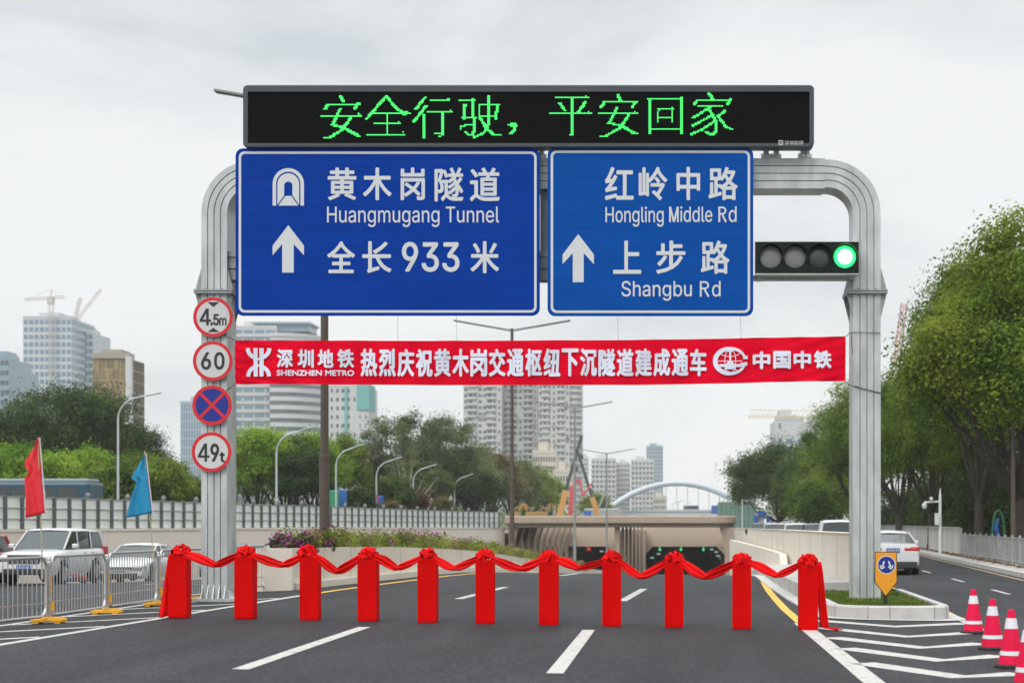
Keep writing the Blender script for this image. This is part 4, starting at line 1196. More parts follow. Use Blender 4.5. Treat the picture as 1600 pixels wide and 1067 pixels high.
mb.grid(tail(x - 0.13, x - 0.235, 0, y - 0.05, z + PH + 0.03, z + 0.012, 0.06, 0.24, 1), flip=True)
x, y, z = PT[10]
r_ = tail(x + 0.15, x + 0.25, 0, y - 0.08, z + PH + 0.05, z + 0.05, 0.10, 0.13, 2)
for k in range(1, 4):
    r_.append([(p[0] + 0.075*k, p[1] - 0.02*k, z + 0.05 - 0.013*k + 0.01*math.sin(q*2)) for q, p in enumerate(r_[14])])
mb.grid(r_, flip=True)
rib = mb.build('ribbon', RED_SILK, None, smooth=True, angle=180, origin=tuple(PT[5]))
so = rib.modifiers.new('thickness', 'SOLIDIFY'); so.thickness = 0.006
tag(rib, 'long red silk ribbon hanging in swags between the eleven red posts', 'ribbon')

# ------------------------------------------------------------------ crowd barriers on the left
STEEL = mat('brushed_barrier_steel', (0.56, 0.57, 0.57), 0.32, metal=0.75, var=0.08, scale=3)
YEL = mat('yellow_barrier_foot', (0.80, 0.40, 0.015), 0.5, var=0.08, scale=5)
BPT = [(-10.4, 22.2), (-10.0, 24.9), (-9.95, 27.35), (-9.88, 29.9), (-9.62, 32.1), (-9.42, 36.4)]
BPT = [(x, y, zr(x, y)) for x, y in BPT]
stand0 = thing('barrier_stand', 'x', 'barrier post', BPT[0], 0.0, group='posts of the steel barrier on the left')
mb = MB()
pts = []
for sx in (-1, 1):
    for k in range(5):
        a = R((0 if sx > 0 else 180) - 60 + 30*k); pts.append((sx*0.20 + 0.075*math.cos(a), 0.13*math.sin(a)*1.2))
mb.xy(pts, 0.03, 0.085); mb.xy([(p[0]*.72, p[1]*.72) for p in pts], 0.085, 0.105)
for sx in (-.17, .17): mb.box(sx-.05, sx+.05, -.13, .13, 0.0, 0.03)
mb.build('foot', YEL, stand0, rel=False, bevel=0.012)
mb = MB(); mb.box(-.035, .035, -.035, .035, 0.1, 1.06); mb.box(-.042, .042, -.042, .042, 0.93, 1.0); mb.box(-.042, .042, -.042, .042, 0.34, 0.41)
mb.build('post', STEEL, stand0, rel=False, bevel=0.006)
mb = MB(); mb.box(.0365, .042, -.025, .025, 0.45, 0.75); mb.box(-.042, -.0365, -.025, .025, 0.42, 0.6); mb.box(.036, .085, -.02, .02, 0.22, 0.36)
mb.build('reflector', YEL, stand0, rel=False)
SLAB = ['steel barrier post with yellow foot at the left edge of the photo', 'steel barrier post carrying the red flag', 'steel barrier post with yellow foot between the red and the blue flag', 'steel barrier post carrying the blue flag', 'steel barrier post beside the left gantry column', 'far steel barrier post at the end of the planter']
panel0 = thing('crowd_barrier', 'x', 'barrier', (0, 0, 0), 0, group='steel barrier panels on the left')
Lp = 2.42; zb, zt, rr = 0.13, 1.08, 0.16
def fr(s, n=5):
    o = []
    for cx, cz, a0 in ((Lp/2-rr, zt-rr, 0), (-Lp/2+rr, zt-rr, 90), (-Lp/2+rr, zb+rr, 180), (Lp/2-rr, zb+rr, 270)):
        o += [(cx + rr*math.cos(R(a0+90*i/n)), 0, cz + rr*math.sin(R(a0+90*i/n))) for i in range(n+1)]
    return o
mb = MB(); f_ = fr(0); mb.tube(f_ + [f_[0]], 0.024, 8, caps=False); mb.build('frame', STEEL, panel0, rel=False, smooth=True, angle=60)
mb = MB()
nb = 18
for k in range(nb):
    x = -Lp/2 + Lp*(k+1)/(nb+1); e = 0.0
    if abs(x) > Lp/2 - rr: e = rr - math.sqrt(max(0, rr*rr - (abs(x)-(Lp/2-rr))**2))
    mb.tube([(x, 0, zb + e), (x, 0, zt - e)], 0.0085, 6, caps=False)
mb.box(-Lp/2, Lp/2, -.006, .006, 0.335, 0.355)
mb.build('bars', STEEL, panel0, rel=False)
PLAB = ['steel barrier panel at the left edge in front of the white off-roader', 'steel barrier panel between the red flag and the middle yellow foot', 'steel barrier panel left of the blue flag before the white saloon', 'steel barrier panel between the blue flag and the gantry column', 'steel barrier panel beside the end of the planter']
kids = None
for i, p in enumerate(BPT):
    o = stand0 if i == 0 else copy_tree(stand0)
    o.location = p; o['label'] = SLAB[i]
    q = BPT[min(i+1, 5)]; o0_ = BPT[max(i-1, 0)]
    o.rotation_euler = (0, 0, 0.08)
for i in range(5):
    a, b = Vector(BPT[i]), Vector(BPT[i+1]); d = b - a
    o = panel0 if i == 0 else copy_tree(panel0)
    o.location = (a + b) / 2; o['label'] = PLAB[i]
    o.rotation_euler = (0, 0, math.atan2(d.y, d.x))
    o.scale = ((Vector((d.x, d.y)).length - 0.16) / Lp, 1, 1)

# ------------------------------------------------------------------ flags on thin poles
def flag(label, color, pole, edge, free, Y):
    t = thing('flag', label, 'flag', P(pole[0][0], pole[0][1], Y))
    mb = MB(); mb.tube([P(*pole[0], Y), P(*pole[1], Y)], 0.011, 6); mb.build('pole', mat('bamboo_pole', (0.42, 0.36, 0.22), 0.5), t)
    nr, nc = 27, 9; rows = []
    for i in range(nr):
        s = i / (nr - 1)
        ue, ve = interp([(q[2], q[0]) for q in edge], s), interp([(q[2], q[1]) for q in edge], s)
        uf, vf = interp([(q[2], q[0]) for q in free], s), interp([(q[2], q[1]) for q in free], s)
        row = []
        for j in range(nc):
            w = j / (nc - 1)
            p = P(ue + (uf - ue)*w, ve + (vf - ve)*w, Y)
            p.y += 0.05*math.sin(w*8 + s*3)*(0.15 + w) - 0.02
            row.append(tuple(p))
        rows.append(row)
    mb = MB(); mb.grid(rows)
    c = mb.build('cloth', mat(color[0], color[1], 0.6, bump=0.2, bscale=10), t, smooth=True, angle=80)
    m_ = c.modifiers.new('thickness', 'SOLIDIFY'); m_.thickness = 0.003
    mb = MB(); mb.tube([P(edge[0][0] + 1, edge[0][1] - 1, Y - .012), P(edge[-1][0] + .6, edge[-1][1], Y - .012)], 0.012, 6); mb.build('sleeve', mat('pale_sleeve', (0.62, 0.52, 0.55), 0.7), t)
flag('red flag hanging from a thin pole above the steel barrier', ('red_flag_cloth', (0.72, 0.02, 0.03)), ((59.5, 683), (67, 905)), [(61, 685, 0), (65, 745, .5), (71, 801, 1)], [(59, 686, 0), (37, 724, .30), (46, 738, .42), (39, 746, .48), (43, 780, .8), (43, 809, 1)], 24.75)
flag('blue flag hanging from a thin pole near the left gantry column', ('blue_flag_cloth', (0.005, 0.24, 0.44)), ((226, 704), (241, 890)), [(227, 709, 0), (232, 755, .5), (238, 801, 1)], [(225, 710, 0), (204, 747, .37), (214, 752, .42), (206, 778, .7), (199, 809, 1)], 29.8)

# ------------------------------------------------------------------ traffic cones
CONE = mat('pink_red_cone', (0.70, 0.010, 0.060), 0.55, spec=.1, var=0.06, scale=5)
CWHITE = mat('cone_reflective_band', (0.68, 0.68, 0.72), 0.4)
cone0 = thing('traffic_cone', 'x', 'cone', (0, 0, 0), 0, 'traffic cones beside the side road')
def cr_(z): return 0.155 + (0.038 - 0.155) * (z - 0.04) / 0.64
mb = MB(); mb.lathe([(cr_(0.04), 0.04), (cr_(0.13), 0.13), (cr_(0.205), 0.205), (cr_(0.40), 0.40), (cr_(.56), .56), (cr_(.68), .68), (0.02, .685)], n=28); mb.build('cone_body', CONE, cone0, rel=False, smooth=True)
mb = MB(); mb.lathe([(cr_(.145)+.004, .145), (cr_(.195)+.004, .195)], n=28, caps=False); mb.build('reflective_band', CWHITE, cone0, rel=False, smooth=True)
mb = MB(); mb.lathe([(cr_(.46)+.004, .46), (cr_(.585)+.004, .585)], n=28, caps=False); mb.build('reflective_band', CWHITE, cone0, rel=False, smooth=True)
mb = MB(); mb.lathe([(0.205, 0.0), (0.205, 0.022), (0.165, 0.04), (0.10, 0.042)], n=28); mb.build('rubber_base', RUBBER, cone0, rel=False, smooth=True)
for i, (x, y, lab) in enumerate([(4.83, 24.1, 'pink-red traffic cone farthest from the viewer, nearest the kerbed island'), (4.47, 21.0, 'second pink-red traffic cone counted from the island'), (4.13, 18.35, 'third pink-red traffic cone counted from the island'), (3.84, 16.25, 'pink-red traffic cone cut off by the photo edge')]):
    o = cone0 if i == 0 else copy_tree(cone0)
    o.location = (x, y, zr(x, y) + 0.006); o['label'] = lab; o.rotation_euler = (0, 0, i * 1.3)

# ------------------------------------------------------------------ orange keep-either-side sign in the island
ORANGE = mat('orange_marker_sheet', (0.78, 0.31, 0.01), 0.45)
YO = 28.5
t = thing('marker_sign', 'orange pointed marker board with two white arrows in a blue disc on the island', 'road sign', P(1384, 945, YO))
mb = MB(); f = lambda u, v: (gx(u, YO), gz(v, YO))
ol = [f(1367, 861.5), f(1401.5, 861.5), f(1402, 909), f(1384, 932), f(1366.2, 909)]
mb.xz(ol, YO, YO + 0.01); mb.build('board', BLK, t)
il = [f(1368.1, 862.7), f(1400.4, 862.7), f(1400.8, 908.6), f(1384, 930), f(1367.5, 908.6)]
mb = MB(); mb.flat(il, YO - 0.002); mb.build('orange_face', ORANGE, t)
c = P(1385, 882, YO); r = 14.3*YO/F
mb = MB(); disc(mb, c, 0, r, YO - 0.004); mb.build('white_rim', WHITE_SHEET, t)
mb = MB(); disc(mb, c, 0, r*.91, YO - 0.006); mb.build('blue_disc', SBLUE, t)
mb = MB()
for s in (-1, 1):
    for k, (pa, pb, w) in enumerate((((1385+s*3.4, 876.2), (1385+s*6.6, 885.3), 2.5), ((1385+s*7.6, 888.4), (1385+s*2.6, 884.6), 2.2), ((1385+s*7.6, 888.4), (1385+s*10.2, 882.6), 2.2))):
        mb.stroke([f(*pa), f(*pb)], w*YO/F, YO - 0.008 - k*0.0006)
mb.build('arrow', WHITE_SHEET, t)
mb = MB(); mb.lathe([(0.034, -0.02), (0.034, 0.26)], (gx(1384, YO), YO + 0.045, 0.02), 12); mb.box(gx(1384, YO)-.02, gx(1384, YO)+.02, YO + 0.011, YO + 0.05, 0.2, 0.85)
mb.build('stake', BLACK, t, smooth=True)

# ------------------------------------------------------------------ double-armed lamps in the median
def dlamp(u, Y, vtop, zb, half, thick, label, arm_rise):
    x = (u - CU)/F*Y; zt = EYE - (vtop - CV)/F*Y
    t = thing('double_street_lamp', label, 'street lamp', (x, Y, zb), group='double-armed lamps along the median')
    m_ = BROWN if Y < 90 else LAMPGREY
    mb = MB(); h = zt - zb
    mb.tube([(x, Y, zb), (x, Y, zb + h*.22), (x, Y, zb + h*.22 + .01), (x, Y, zt + .05)], [thick*1.25, thick*1.2, thick, thick*.8], 10)
    for q in (0.215, 0.115): mb.lathe([(thick*1.3, zb + h*q), (thick*1.3, zb + h*q + .05)], (x, Y, 0), 10)
    mb.build('pole', m_, t, smooth=True, angle=40)
    for s in (-1, 1):
        a = Vector((x, Y, zt - .05)); b = Vector((x + s*half, Y, zt + arm_rise))
        mb = MB(); mb.bar(a, a + (b - a)*.42, .075, .09); mb.build('arm', LAMPGREY, t)
        mb = MB(); mb.bar(a + (b - a)*.42, b, .26, .07); hd_ = mb.build('lamp_head', LAMPGREY, t, bevel=0.015)
dlamp(507, 39.3, 168, 0.75, 2.8, 0.108, 'thick brown street lamp post rising behind the wide blue sign', 0.42)
dlamp(800, 70, 515, -0.3, 2.66, 0.085, 'double-armed street lamp seen between the blue signs and the banner', 0.42)
dlamp(898, 108, 637, -2.0, 2.66, 0.085, 'double-armed street lamp in front of the pale apartment tower', 0.42)
dlamp(948, 141, 708, -3.4, 2.64, 0.085, 'farthest double-armed street lamp in front of the tunnel portal', 0.42)
# ------------------------------------------------------------------ curved lamps behind the fence
PALE_POLE = mat('pale_grey_pole', (0.50, 0.53, 0.54), 0.4, metal=0.2)
def clamp(u, v, Y, reach, label, zb=0.4, dz=0.35, gantry_h=1.3):
    zt = EYE - (v - CV)/F*Y; x = (u - CU)/F*Y
    t = thing('curved_street_lamp', label, 'street lamp', (x, Y, zb), group='curved lamps behind the panel fence')
    r = gantry_h
    pts = [(x, Y, zb), (x, Y, zt - r)] + [(x + r*(1-math.cos(R(75*k/7))), Y, zt - r + r*math.sin(R(75*k/7))) for k in range(1, 8)]
    e = Vector(pts[-1]); pts.append(tuple(e + Vector((reach*.5, 0, dz*.6))))
    mb = MB(); mb.tube(pts, [.085, .062] + [.045]*7 + [.04], 8); mb.build('pole', PALE_POLE, t, smooth=True)
    mb = MB(); a = Vector(pts[-1]); mb.bar(a - Vector((.1, 0, 0.03)), a + Vector((reach*.5, 0, dz*.5)), .26, .07); mb.build('lamp_head', PALE_POLE, t, bevel=.02)
    if u in (433,):
        mb = MB(); mb.box(x - .28, x + .28, Y - .35, Y - .1, 1.35, 2.6); mb.build('control_box', mat('grey_box', (.35, .37, .38), .6), t)
clamp(184.5, 621, 92, 1.6, 'tall curved lamp in front of the big dark tree', dz=.3)
clamp(432, 676, 100, 1.3, 'curved lamp with a control box below the white hospital block')
clamp(525, 701, 116, 1.1, 'curved lamp just right of the thick brown lamp post')
clamp(588, 720, 128, 1.2, 'curved lamp before the pinkish low building')
clamp(645.5, 731, 142, 1.2, 'curved lamp before the reddish shrub')
clamp(710, 745, 170, 1.1, 'small curved lamp before the dark trees')
clamp(757.5, 757, 190, 1.0, 'farthest curved lamp near the end of the panel fence')

# ------------------------------------------------------------------ white panel fence on the left retaining wall
PANEL = mat('white_fence_panel', (0.88, 0.90, 0.87), 0.35, scale=0.9, col2=(0.78, 0.81, 0.74))
FPOST = mat('dark_green_grey_post', (0.10, 0.125, 0.125), 0.5)
pf = thing('panel_fence', 'long white panel fence with dark posts on top of the left retaining wall', 'fence', (LW(60), 60, lwtop(0, 60)))
fy = []
y = 46.0
while y < 146:
    fy.append(y); dx_ = (LW(y+.5) - LW(y))/.5; y += 1.36/math.sqrt(1 + dx_*dx_)
mb = MB(); mbr = MB()
post_src = None
o0 = ORG[pf.name]
for k, (a, b) in enumerate(zip(fy, fy[1:])):
    p, q = Vector((LW(a), a, lwtop(0, a))), Vector((LW(b), b, lwtop(0, b)))
    d = (q - p); 
    for z0_, z1_ in ((0.03, 0.46), (0.475, 0.94), (0.955, 1.42)):
        mb.add([p + Vector((0, 0, z0_)), q + Vector((0, 0, z0_)), q + Vector((0, 0, z1_)), p + Vector((0, 0, z1_)), p + Vector((-.05, 0, z0_)), q + Vector((-.05, 0, z0_)), q + Vector((-.05, 0, z1_)), p + Vector((-.05, 0, z1_))], [(0,1,2,3), (7,6,5,4), (3,2,6,7), (0,4,5,1)])
    for zz in (0.01, 0.465, 0.945, 1.43): mbr.bar(p + Vector((.01, 0, zz)), q + Vector((.01, 0, zz)), .09, .035)
mb.build('panels', PANEL, pf); mbr.build('rail', mat('fence_rail_grey', (.42, .43, .40), .5), pf)
pm = MB(); pm.box(-.09, .12, -.075, .075, 0.0, 1.5); 
fm = MB(); fm.lathe([(.09, 0), (.13, .05), (.07, .10), (.12, .2), (.14, .28), (.08, .38), (.03, .42)], n=10)
for k, a in enumerate(fy):
    if k == 0:
        post_src = pm.build('post', FPOST, pf, rel=False); o = post_src
        fin_src = fm.build('finial', mat('grey_stone_finial', (.22, .215, .20), .9, var=.2, scale=4), pf, rel=False); f2 = fin_src
    else:
        o = post_src.copy(); COL.objects.link(o)
        f2 = None
        if k % 3 == 0: f2 = fin_src.copy(); COL.objects.link(f2)
    o.location = Vector((LW(a), a, lwtop(0, a))) - o0
    if f2 is not None: f2.location = Vector((LW(a) - .45, a, lwtop(0, a) + 1.35)) - o0
# ------------------------------------------------------------------ fences on the right pavement
GALVF = mat('dull_fence_steel', (0.36, 0.37, 0.365), 0.5, metal=0.3, var=0.2, scale=2)
def rfx(y): return RK(y) + 1.2
t = thing('railing', 'grey steel mesh railing along the right pavement', 'railing', (rfx(60), 60, -0.03))
yy = np.arange(38, 75.1, 1.85)
mbp, mbr, mbm = MB(), MB(), MB()
for k, a in enumerate(yy):
    p = Vector((rfx(a), a, -.03))
    mbq = MB(); mbq.box(p.x - .035, p.x + .035, a - .035, a + .035, -.03, 1.08); mbq.build('post', GALVF, t)
    if k + 1 < len(yy):
        q = Vector((rfx(yy[k+1]), yy[k+1], -.03))
        for zz in (0.12, 1.0): mbr.bar(p + Vector((0, 0, zz)), q + Vector((0, 0, zz)), .045, .045)
        for j in range(1, 15):
            s = p + (q - p)*j/15; mbm.box(s.x - .006, s.x + .006, s.y - .006, s.y + .006, 0.1, .97)
        for j in range(1, 6): mbm.bar(p + Vector((0, 0, .12 + .147*j)), q + Vector((0, 0, .12 + .147*j)), .009, .009)
mbr.build('rail', GALVF, t); mbm.build('mesh', GALVF, t)
t = thing('sheet_fence', 'grey corrugated metal fence along the far right pavement', 'fence', (rfx(95), 95, -0.03))
rows = []
ys2 = np.arange(75.4, 150, .11)
for k, a in enumerate(ys2):
    x = rfx(a) + .1 + (.05 if (k // 2) % 2 else 0.0)
    rows.append([(x, a, -.05), (x, a, 1.28), (x + .03, a, 1.28), (x + .03, a, -.05)])
mb = MB(); mb.grid(rows); mb.build('sheet', mat('weathered_zinc_sheet', (0.40, 0.395, 0.375), 0.55, var=0.25, scale=1.2, stretch=(1, 1, .2)), t)
mb = MB()
for a, b in zip(ys2[::20], ys2[20::20]): mb.bar((rfx(a) + .02, a, 1.3), (rfx(b) + .02, b, 1.3), .07, .05)
mb.build('top_rail', GALVF, t)
# litter of dry leaves along the foot of the fence
arrl = []; rng = np.random.default_rng(8)
nl = 2600; yl = rng.uniform(36, 120, nl); xl_ = np.array([rfx(v) for v in yl]) + rng.normal(0, .16, nl) - .25
leaf_cloud(arrl, np.stack([xl_, yl, np.full(nl, -.015)], 1), unit(rng.normal(size=(nl, 3))*.25 + [0, 0, 1]), .12, rng)
o = bpy.data.objects.new('fallen_leaves', leaf_mesh('fallen_leaves', arrl)); COL.objects.link(o); o.data.materials.append(leaf_mat('dry_leaves', (.08, .04, .015), (.16, .08, .03), (.26, .15, .06), scale=3)); tag(o, 'brown dry leaves lying along the foot of the right railing', 'leaves', kind='stuff')

# ------------------------------------------------------------------ CCTV mast, hoop sculpture and post on the right
WHITEP = mat('white_pole_paint', (0.66, 0.67, 0.67), 0.4)
Yc = 78; xc = (1469 - CU)/F*Yc
t = thing('camera_mast', 'white camera mast with a side arm in front of the right fence', 'camera mast', (xc, Yc, -0.03))
mb = MB(); mb.tube([(xc, Yc, -.03), (xc, Yc, 2.9), (xc, Yc, 3.3)], [.08, .07, .012], 10); mb.bar((xc, Yc, 2.62), (xc - .82, Yc, 2.58), .06, .09); mb.build('mast', WHITEP, t, smooth=True, angle=40)
mb = MB(); mb.box(xc - .27, xc - .06, Yc - .15, Yc + .1, 1.42, 2.02); mb.build('cabinet', WHITEP, t, bevel=.015)
mb = MB(); mb.lathe([(.03, .0), (.12, -.04), (.13, -.16), (.10, -.26), (.03, -.32)], (xc - .80, Yc, 2.54), 14); mb.build('dome_camera', WHITEP, t, smooth=True)
mb = MB(); mb.box(xc - .52, xc - .40, Yc - .18, Yc + .1, 2.68, 2.84); mb.build('box_camera', WHITEP, t, bevel=.01)
Yh = 70; c = P(1560, 830, Yh)
t = thing('hoop_sculpture', 'tall oval hoop sculpture in green, blue and orange beyond the right railing', 'sculpture', (c.x, Yh, -.02))
def hoop(a0, a1, rx, rz, w, name, col):
    mb = MB(); n = 30; pts = [(c.x + rx*math.cos(R(a0+(a1-a0)*i/n)), Yh, c.z - .0 + rz*math.sin(R(a0+(a1-a0)*i/n))) for i in range(n+1)]
    mb.tube(pts, w, 8); mb.build(name, mat('sculpture_' + name, col, .4), t, smooth=True)
hoop(-15, 195, .26, .95, .045, 'green_arc', (.03, .22, .12)); hoop(185, 320, .26, 1.25, .06, 'orange_arc', (.55, .22, .02))
mb = MB(); mb.tube([P(1560, 810, Yh), P(1556, 822, Yh), P(1560, 842, Yh), P(1563, 862, Yh)], [.06, .12, .10, .05], 8); mb.build('blue_figure', mat('sculpture_blue', (.02, .13, .45), .4), t, smooth=True)
Yp = 62; xp = (1583 - CU)/F*Yp
t = thing('brown_lamp_post', 'slim dark brown lamp post among the trees at the right', 'street lamp', (xp, Yp, -.02))
mb = MB(); mb.tube([(xp, Yp, -.02), (xp, Yp, 8.0)], [.10, .07], 10); mb.build('pole', BROWN, t, smooth=True)
mb = MB(); mb.bar((xp, Yp, 6.6), (xp + 1.6, Yp, 6.75), .08, .08); mb.build('arm', BROWN, t)
mb = MB(); mb.box(xp + 1.4, xp + 2.1, Yp - .14, Yp + .14, 6.68, 6.82); mb.build('lamp_head', BROWN, t, bevel=.02)
# small cameras bracketed to the walls
for i, (x, y, z, lab) in enumerate([(RW(100) - .2, 100, 1.0, 'small dark camera bracketed to the parapet wall near the portal'), (LW(132) + .3, 130, .62, 'small dark camera bracketed to the left retaining wall')]):
    t = thing('wall_camera', lab, 'camera', (x, y, z), group='cameras on the walls')
    mb = MB(); mb.obox((x, y - .25, z), (.16, .5, .16), Euler((R(-20), 0, 0)).to_matrix()); mb.build('camera_body', BLACK, t, bevel=.02)
    mb = MB(); mb.box(x - .05, x + .22 if i == 0 else x + .05, y - .05, y + .05, z - .3, z - .05); mb.build('bracket', PALE_POLE, t)

# ------------------------------------------------------------------ cars
GLASS = mat('dark_car_glass', (0.02, 0.028, 0.03), 0.06, spec=0.9)
GLASS_L = mat('car_windscreen', (0.05, 0.068, 0.07), 0.08, spec=0.5)
CHROME = mat('chrome_trim', (0.7, 0.7, 0.72), 0.15, metal=0.9)
TAIL = mat('red_tail_lamp', (0.50, 0.012, 0.015), 0.2, spec=.7)
HEADL = mat('clear_headlamp', (0.22, 0.24, 0.26), 0.12, spec=.9)
PLATE_B = mat('blue_number_plate', (0.01, 0.07, 0.36), 0.4)
PLATE_G = mat('green_number_plate', (0.10, 0.42, 0.22), 0.4)
def paint(name, col): return mat(name, col, 0.28, coat=0.7)
RIM = mat('alloy_rim', (0.45, 0.46, 0.47), 0.3, metal=0.7)
GREY_TRIM = mat('dark_bumper_plastic', (0.03, 0.032, 0.034), 0.6)
def loft(mb, secs, caps=True):
    n = len(secs[0]); b = len(mb.v)
    for s in secs: mb.v += s
    for i in range(len(secs)-1):
        for k in range(n - 1):
            mb.f.append((b+i*n+k, b+(i+1)*n+k, b+(i+1)*n+k+1, b+i*n+k+1)); mb.m.append(0)
    if caps:
        mb.f.append(tuple(b+k for k in range(n))); mb.m.append(0)
        mb.f.append(tuple(b+(len(secs)-1)*n+k for k in range(n-1, -1, -1))); mb.m.append(0)
def car(name, label, loc, heading, kind, pm, plate=PLATE_B, group=None, cat='car'):
    """local x = forward; kind 'saloon' or 'offroader' or 'hatch'"""
    t = thing(name, label, cat, loc, heading, group)
    if kind == 'offroader':
        Ln, W, H, belt, hood, clear, wr = 4.85, 1.89, 1.86, 1.18, 1.12, 0.36, 0.39
        top = [(-2.40, 1.10), (-2.33, 1.18), (1.02, 1.17), (1.15, 1.16), (2.0, 1.10), (2.32, 1.00), (2.42, .78)]
        cab = [(-2.36, 1.18), (-2.12, 1.78), (0.28, 1.83), (1.22, 1.15)]
        ax = (1.42, -1.38)
    elif kind == 'saloon':
        Ln, W, H, belt, hood, clear, wr = 4.85, 1.86, 1.45, .94, .92, 0.20, 0.335
        top = [(-2.42, .80), (-2.36, 1.02), (-1.75, 1.05), (-1.0, .96), (0.95, .93), (1.1, .94), (1.9, .84), (2.3, .70), (2.42, .52)]
        cab = [(-1.85, 1.03), (-0.75, 1.41), (0.18, 1.43), (1.15, .93)]
        ax = (1.45, -1.42)
    else:
        Ln, W, H, belt, hood, clear, wr = 4.6, 1.85, 1.68, 1.05, 1.0, 0.24, 0.36
        top = [(-2.28, .95), (-2.22, 1.08), (-1.6, 1.06), (0.9, 1.03), (1.05, 1.04), (1.8, .96), (2.15, .84), (2.28, .62)]
        cab = [(-2.16, 1.07), (-1.75, 1.62), (0.1, 1.66), (1.08, 1.03)]
        ax = (1.38, -1.34)
    hw = W / 2
    # lower body with wheel arches cut as a stepped sill
    xs = sorted(set([q[0] for q in top] + [a + s*(wr + .09)*c for a in ax for s, c in ((-1, 1), (1, 1), (-1, .86), (1, .86), (-1, .5), (1, .5), (1, 0))] + [-Ln/2 + .12, Ln/2 - .12, 0.0, 0.5, -.5]))
    secs = []
    for x in xs:
        zt = interp(top, x)
        e = (abs(x) - Ln/2*.72) / (Ln/2*.28); nar = 1 - .10*max(0, e)**2.0
        zb = clear
        for a in ax:
            d = abs(x - a)
            if d < wr + .09: zb = max(zb, math.sqrt((wr + .09)**2 - d*d) + wr*.92)
        if abs(x) > Ln/2 - .1: zb = max(zb, clear + .10)
        zb = min(zb, zt - .12)
        w = hw*nar; half = [(w*.93, zb), (w*.985, zb + (zt - zb)*.22), (w, zb + (zt - zb)*.55), (w*.975, zt - .09), (w*.90, zt - .015), (w*.55, zt + .018), (0, zt + .026)]
        secs.append([(x, y, z) for y, z in half] + [(x, -y, z) for y, z in half[::-1][1:]])
    mb = MB(); loft(mb, secs)
    body = mb.build('body', pm, t, rel=False, smooth=True, angle=50)
    # cabin
    def ring_at(x, z, k, rnd=0.0): return (x, hw*k, z)
    (xa, za), (xb, zb_), (xc_, zc), (xd, zd) = cab
    kb, kt = .90, .70 if kind == 'saloon' else .76
    B = {}
    low = [(xd, hw*kb*.93, zd), (xa, hw*kb*.95, za)]
    mb = MB()   # roof skin with rounded edges
    rows = []
    for x, z, k in ((xc_ + .10, zc - .055, kt), (xc_, zc, kt), ((xb+xc_)/2, (zb_+zc)/2 + .03, kt*1.01), (xb, zb_, kt*.98), (xb - .10, zb_ - .05, kt*.98)):
        w = hw*k; rows.append([(x, w, z - .07), (x, w*.97, z - .02), (x, w*.82, z + .012), (x, 0, z + .03), (x, -w*.82, z + .012), (x, -w*.97, z - .02), (x, -w, z - .07)])
    mb.grid(rows, flip=True); mb.build('roof', pm, t, rel=False, smooth=True, angle=60)
    ztl = lambda z: z - .06
    def panel(nm, pts, m_, out=0.0):
        mb = MB(); mb.add(pts, [tuple(range(len(pts)))]); return mb.build(nm, m_, t, rel=False)
    wf, wt = hw*kb*.95, hw*kt
    panel('windscreen', [(xd, -wf, zd), (xd, wf, zd), (xc_ + .08, wt*.99, zc - .05), (xc_ + .08, -wt*.99, zc - .05)], GLASS_L)
    panel('rear_window', [(xa, wf, za), (xa, -wf, za), (xb - .08, -wt*.97, zb_ - .045), (xb - .08, wt*.97, zb_ - .045)], GLASS)
    for s in (-1, 1):
        q = [(xd, s*wf, zd), (xa, s*wf, za), (xb - .08, s*wt*.985, zb_ - .05), (xc_ + .08, s*wt*.985, zc - .05)]
        panel('side_window', q if s > 0 else q[::-1], GLASS)
        mb = MB()   # pillars and belt
        for (p0, p1, w_) in (((xd, zd), (xc_ + .06, zc - .05), .09), ((xa, za), (xb - .06, zb_ - .05), .16 if kind != 'saloon' else .12), ((0.02, belt), (-0.06, zc - .04), .09)):
            def yat(z): return s*(wf + (wt*.985 - wf)*max(0, min(1, (z - za)/(zb_ - .05 - za))) + .008)
            mb.bar((p0[0], yat(p0[1]), p0[1]), (p1[0], yat(p1[1]), p1[1]), .03, w_)
        if kind != 'saloon': mb.bar((-1.15, s*(wf + .006), belt), (-1.25, s*(wt*.985 + .008), zb_ - .05), .03, .10)
        mb.build('pillars', pm, t, rel=False)
        mb = MB(); mb.obox((.82, s*(hw + .10), belt + .10), (.16, .20, .15)); mb.build('mirror', pm, t, rel=False, bevel=.035)
        mb = MB()
        for a in ax:
            pass
        # head and tail lamps follow the corners
        xf = Ln/2 - .13; zf = interp(top, xf)
        mb = MB(); mb.obox((Ln/2 - .12, s*hw*.70, zf - .13), (.26, hw*.36, .16)); mb.obox((Ln/2 - .26, s*hw*.885, zf - .11), (.26, hw*.14, .17)); mb.build('headlight', HEADL, t, rel=False, bevel=.03)
        xr_ = -Ln/2
        if kind == 'saloon':
            mb = MB(); mb.box(xr_ - .005, xr_ + .16, min(s*hw*.40, s*hw*.88), max(s*hw*.40, s*hw*.88), .80, .90); mb.box(xr_ + .03, xr_ + .26, min(s*hw*.60, s*hw*.955), max(s*hw*.60, s*hw*.955), .805, .935)
        elif kind == 'offroader':
            mb = MB(); mb.box(xr_ - .01, xr_ + .22, min(s*hw*.80, s*hw*1.0), max(s*hw*.80, s*hw*1.0), .92, 1.22)
        else:
            mb = MB(); mb.box(xr_ - .01, xr_ + .20, min(s*hw*.62, s*hw*.97), max(s*hw*.62, s*hw*.97), .82, .98)
        mb.build('tail_light', TAIL, t, rel=False, bevel=.02)
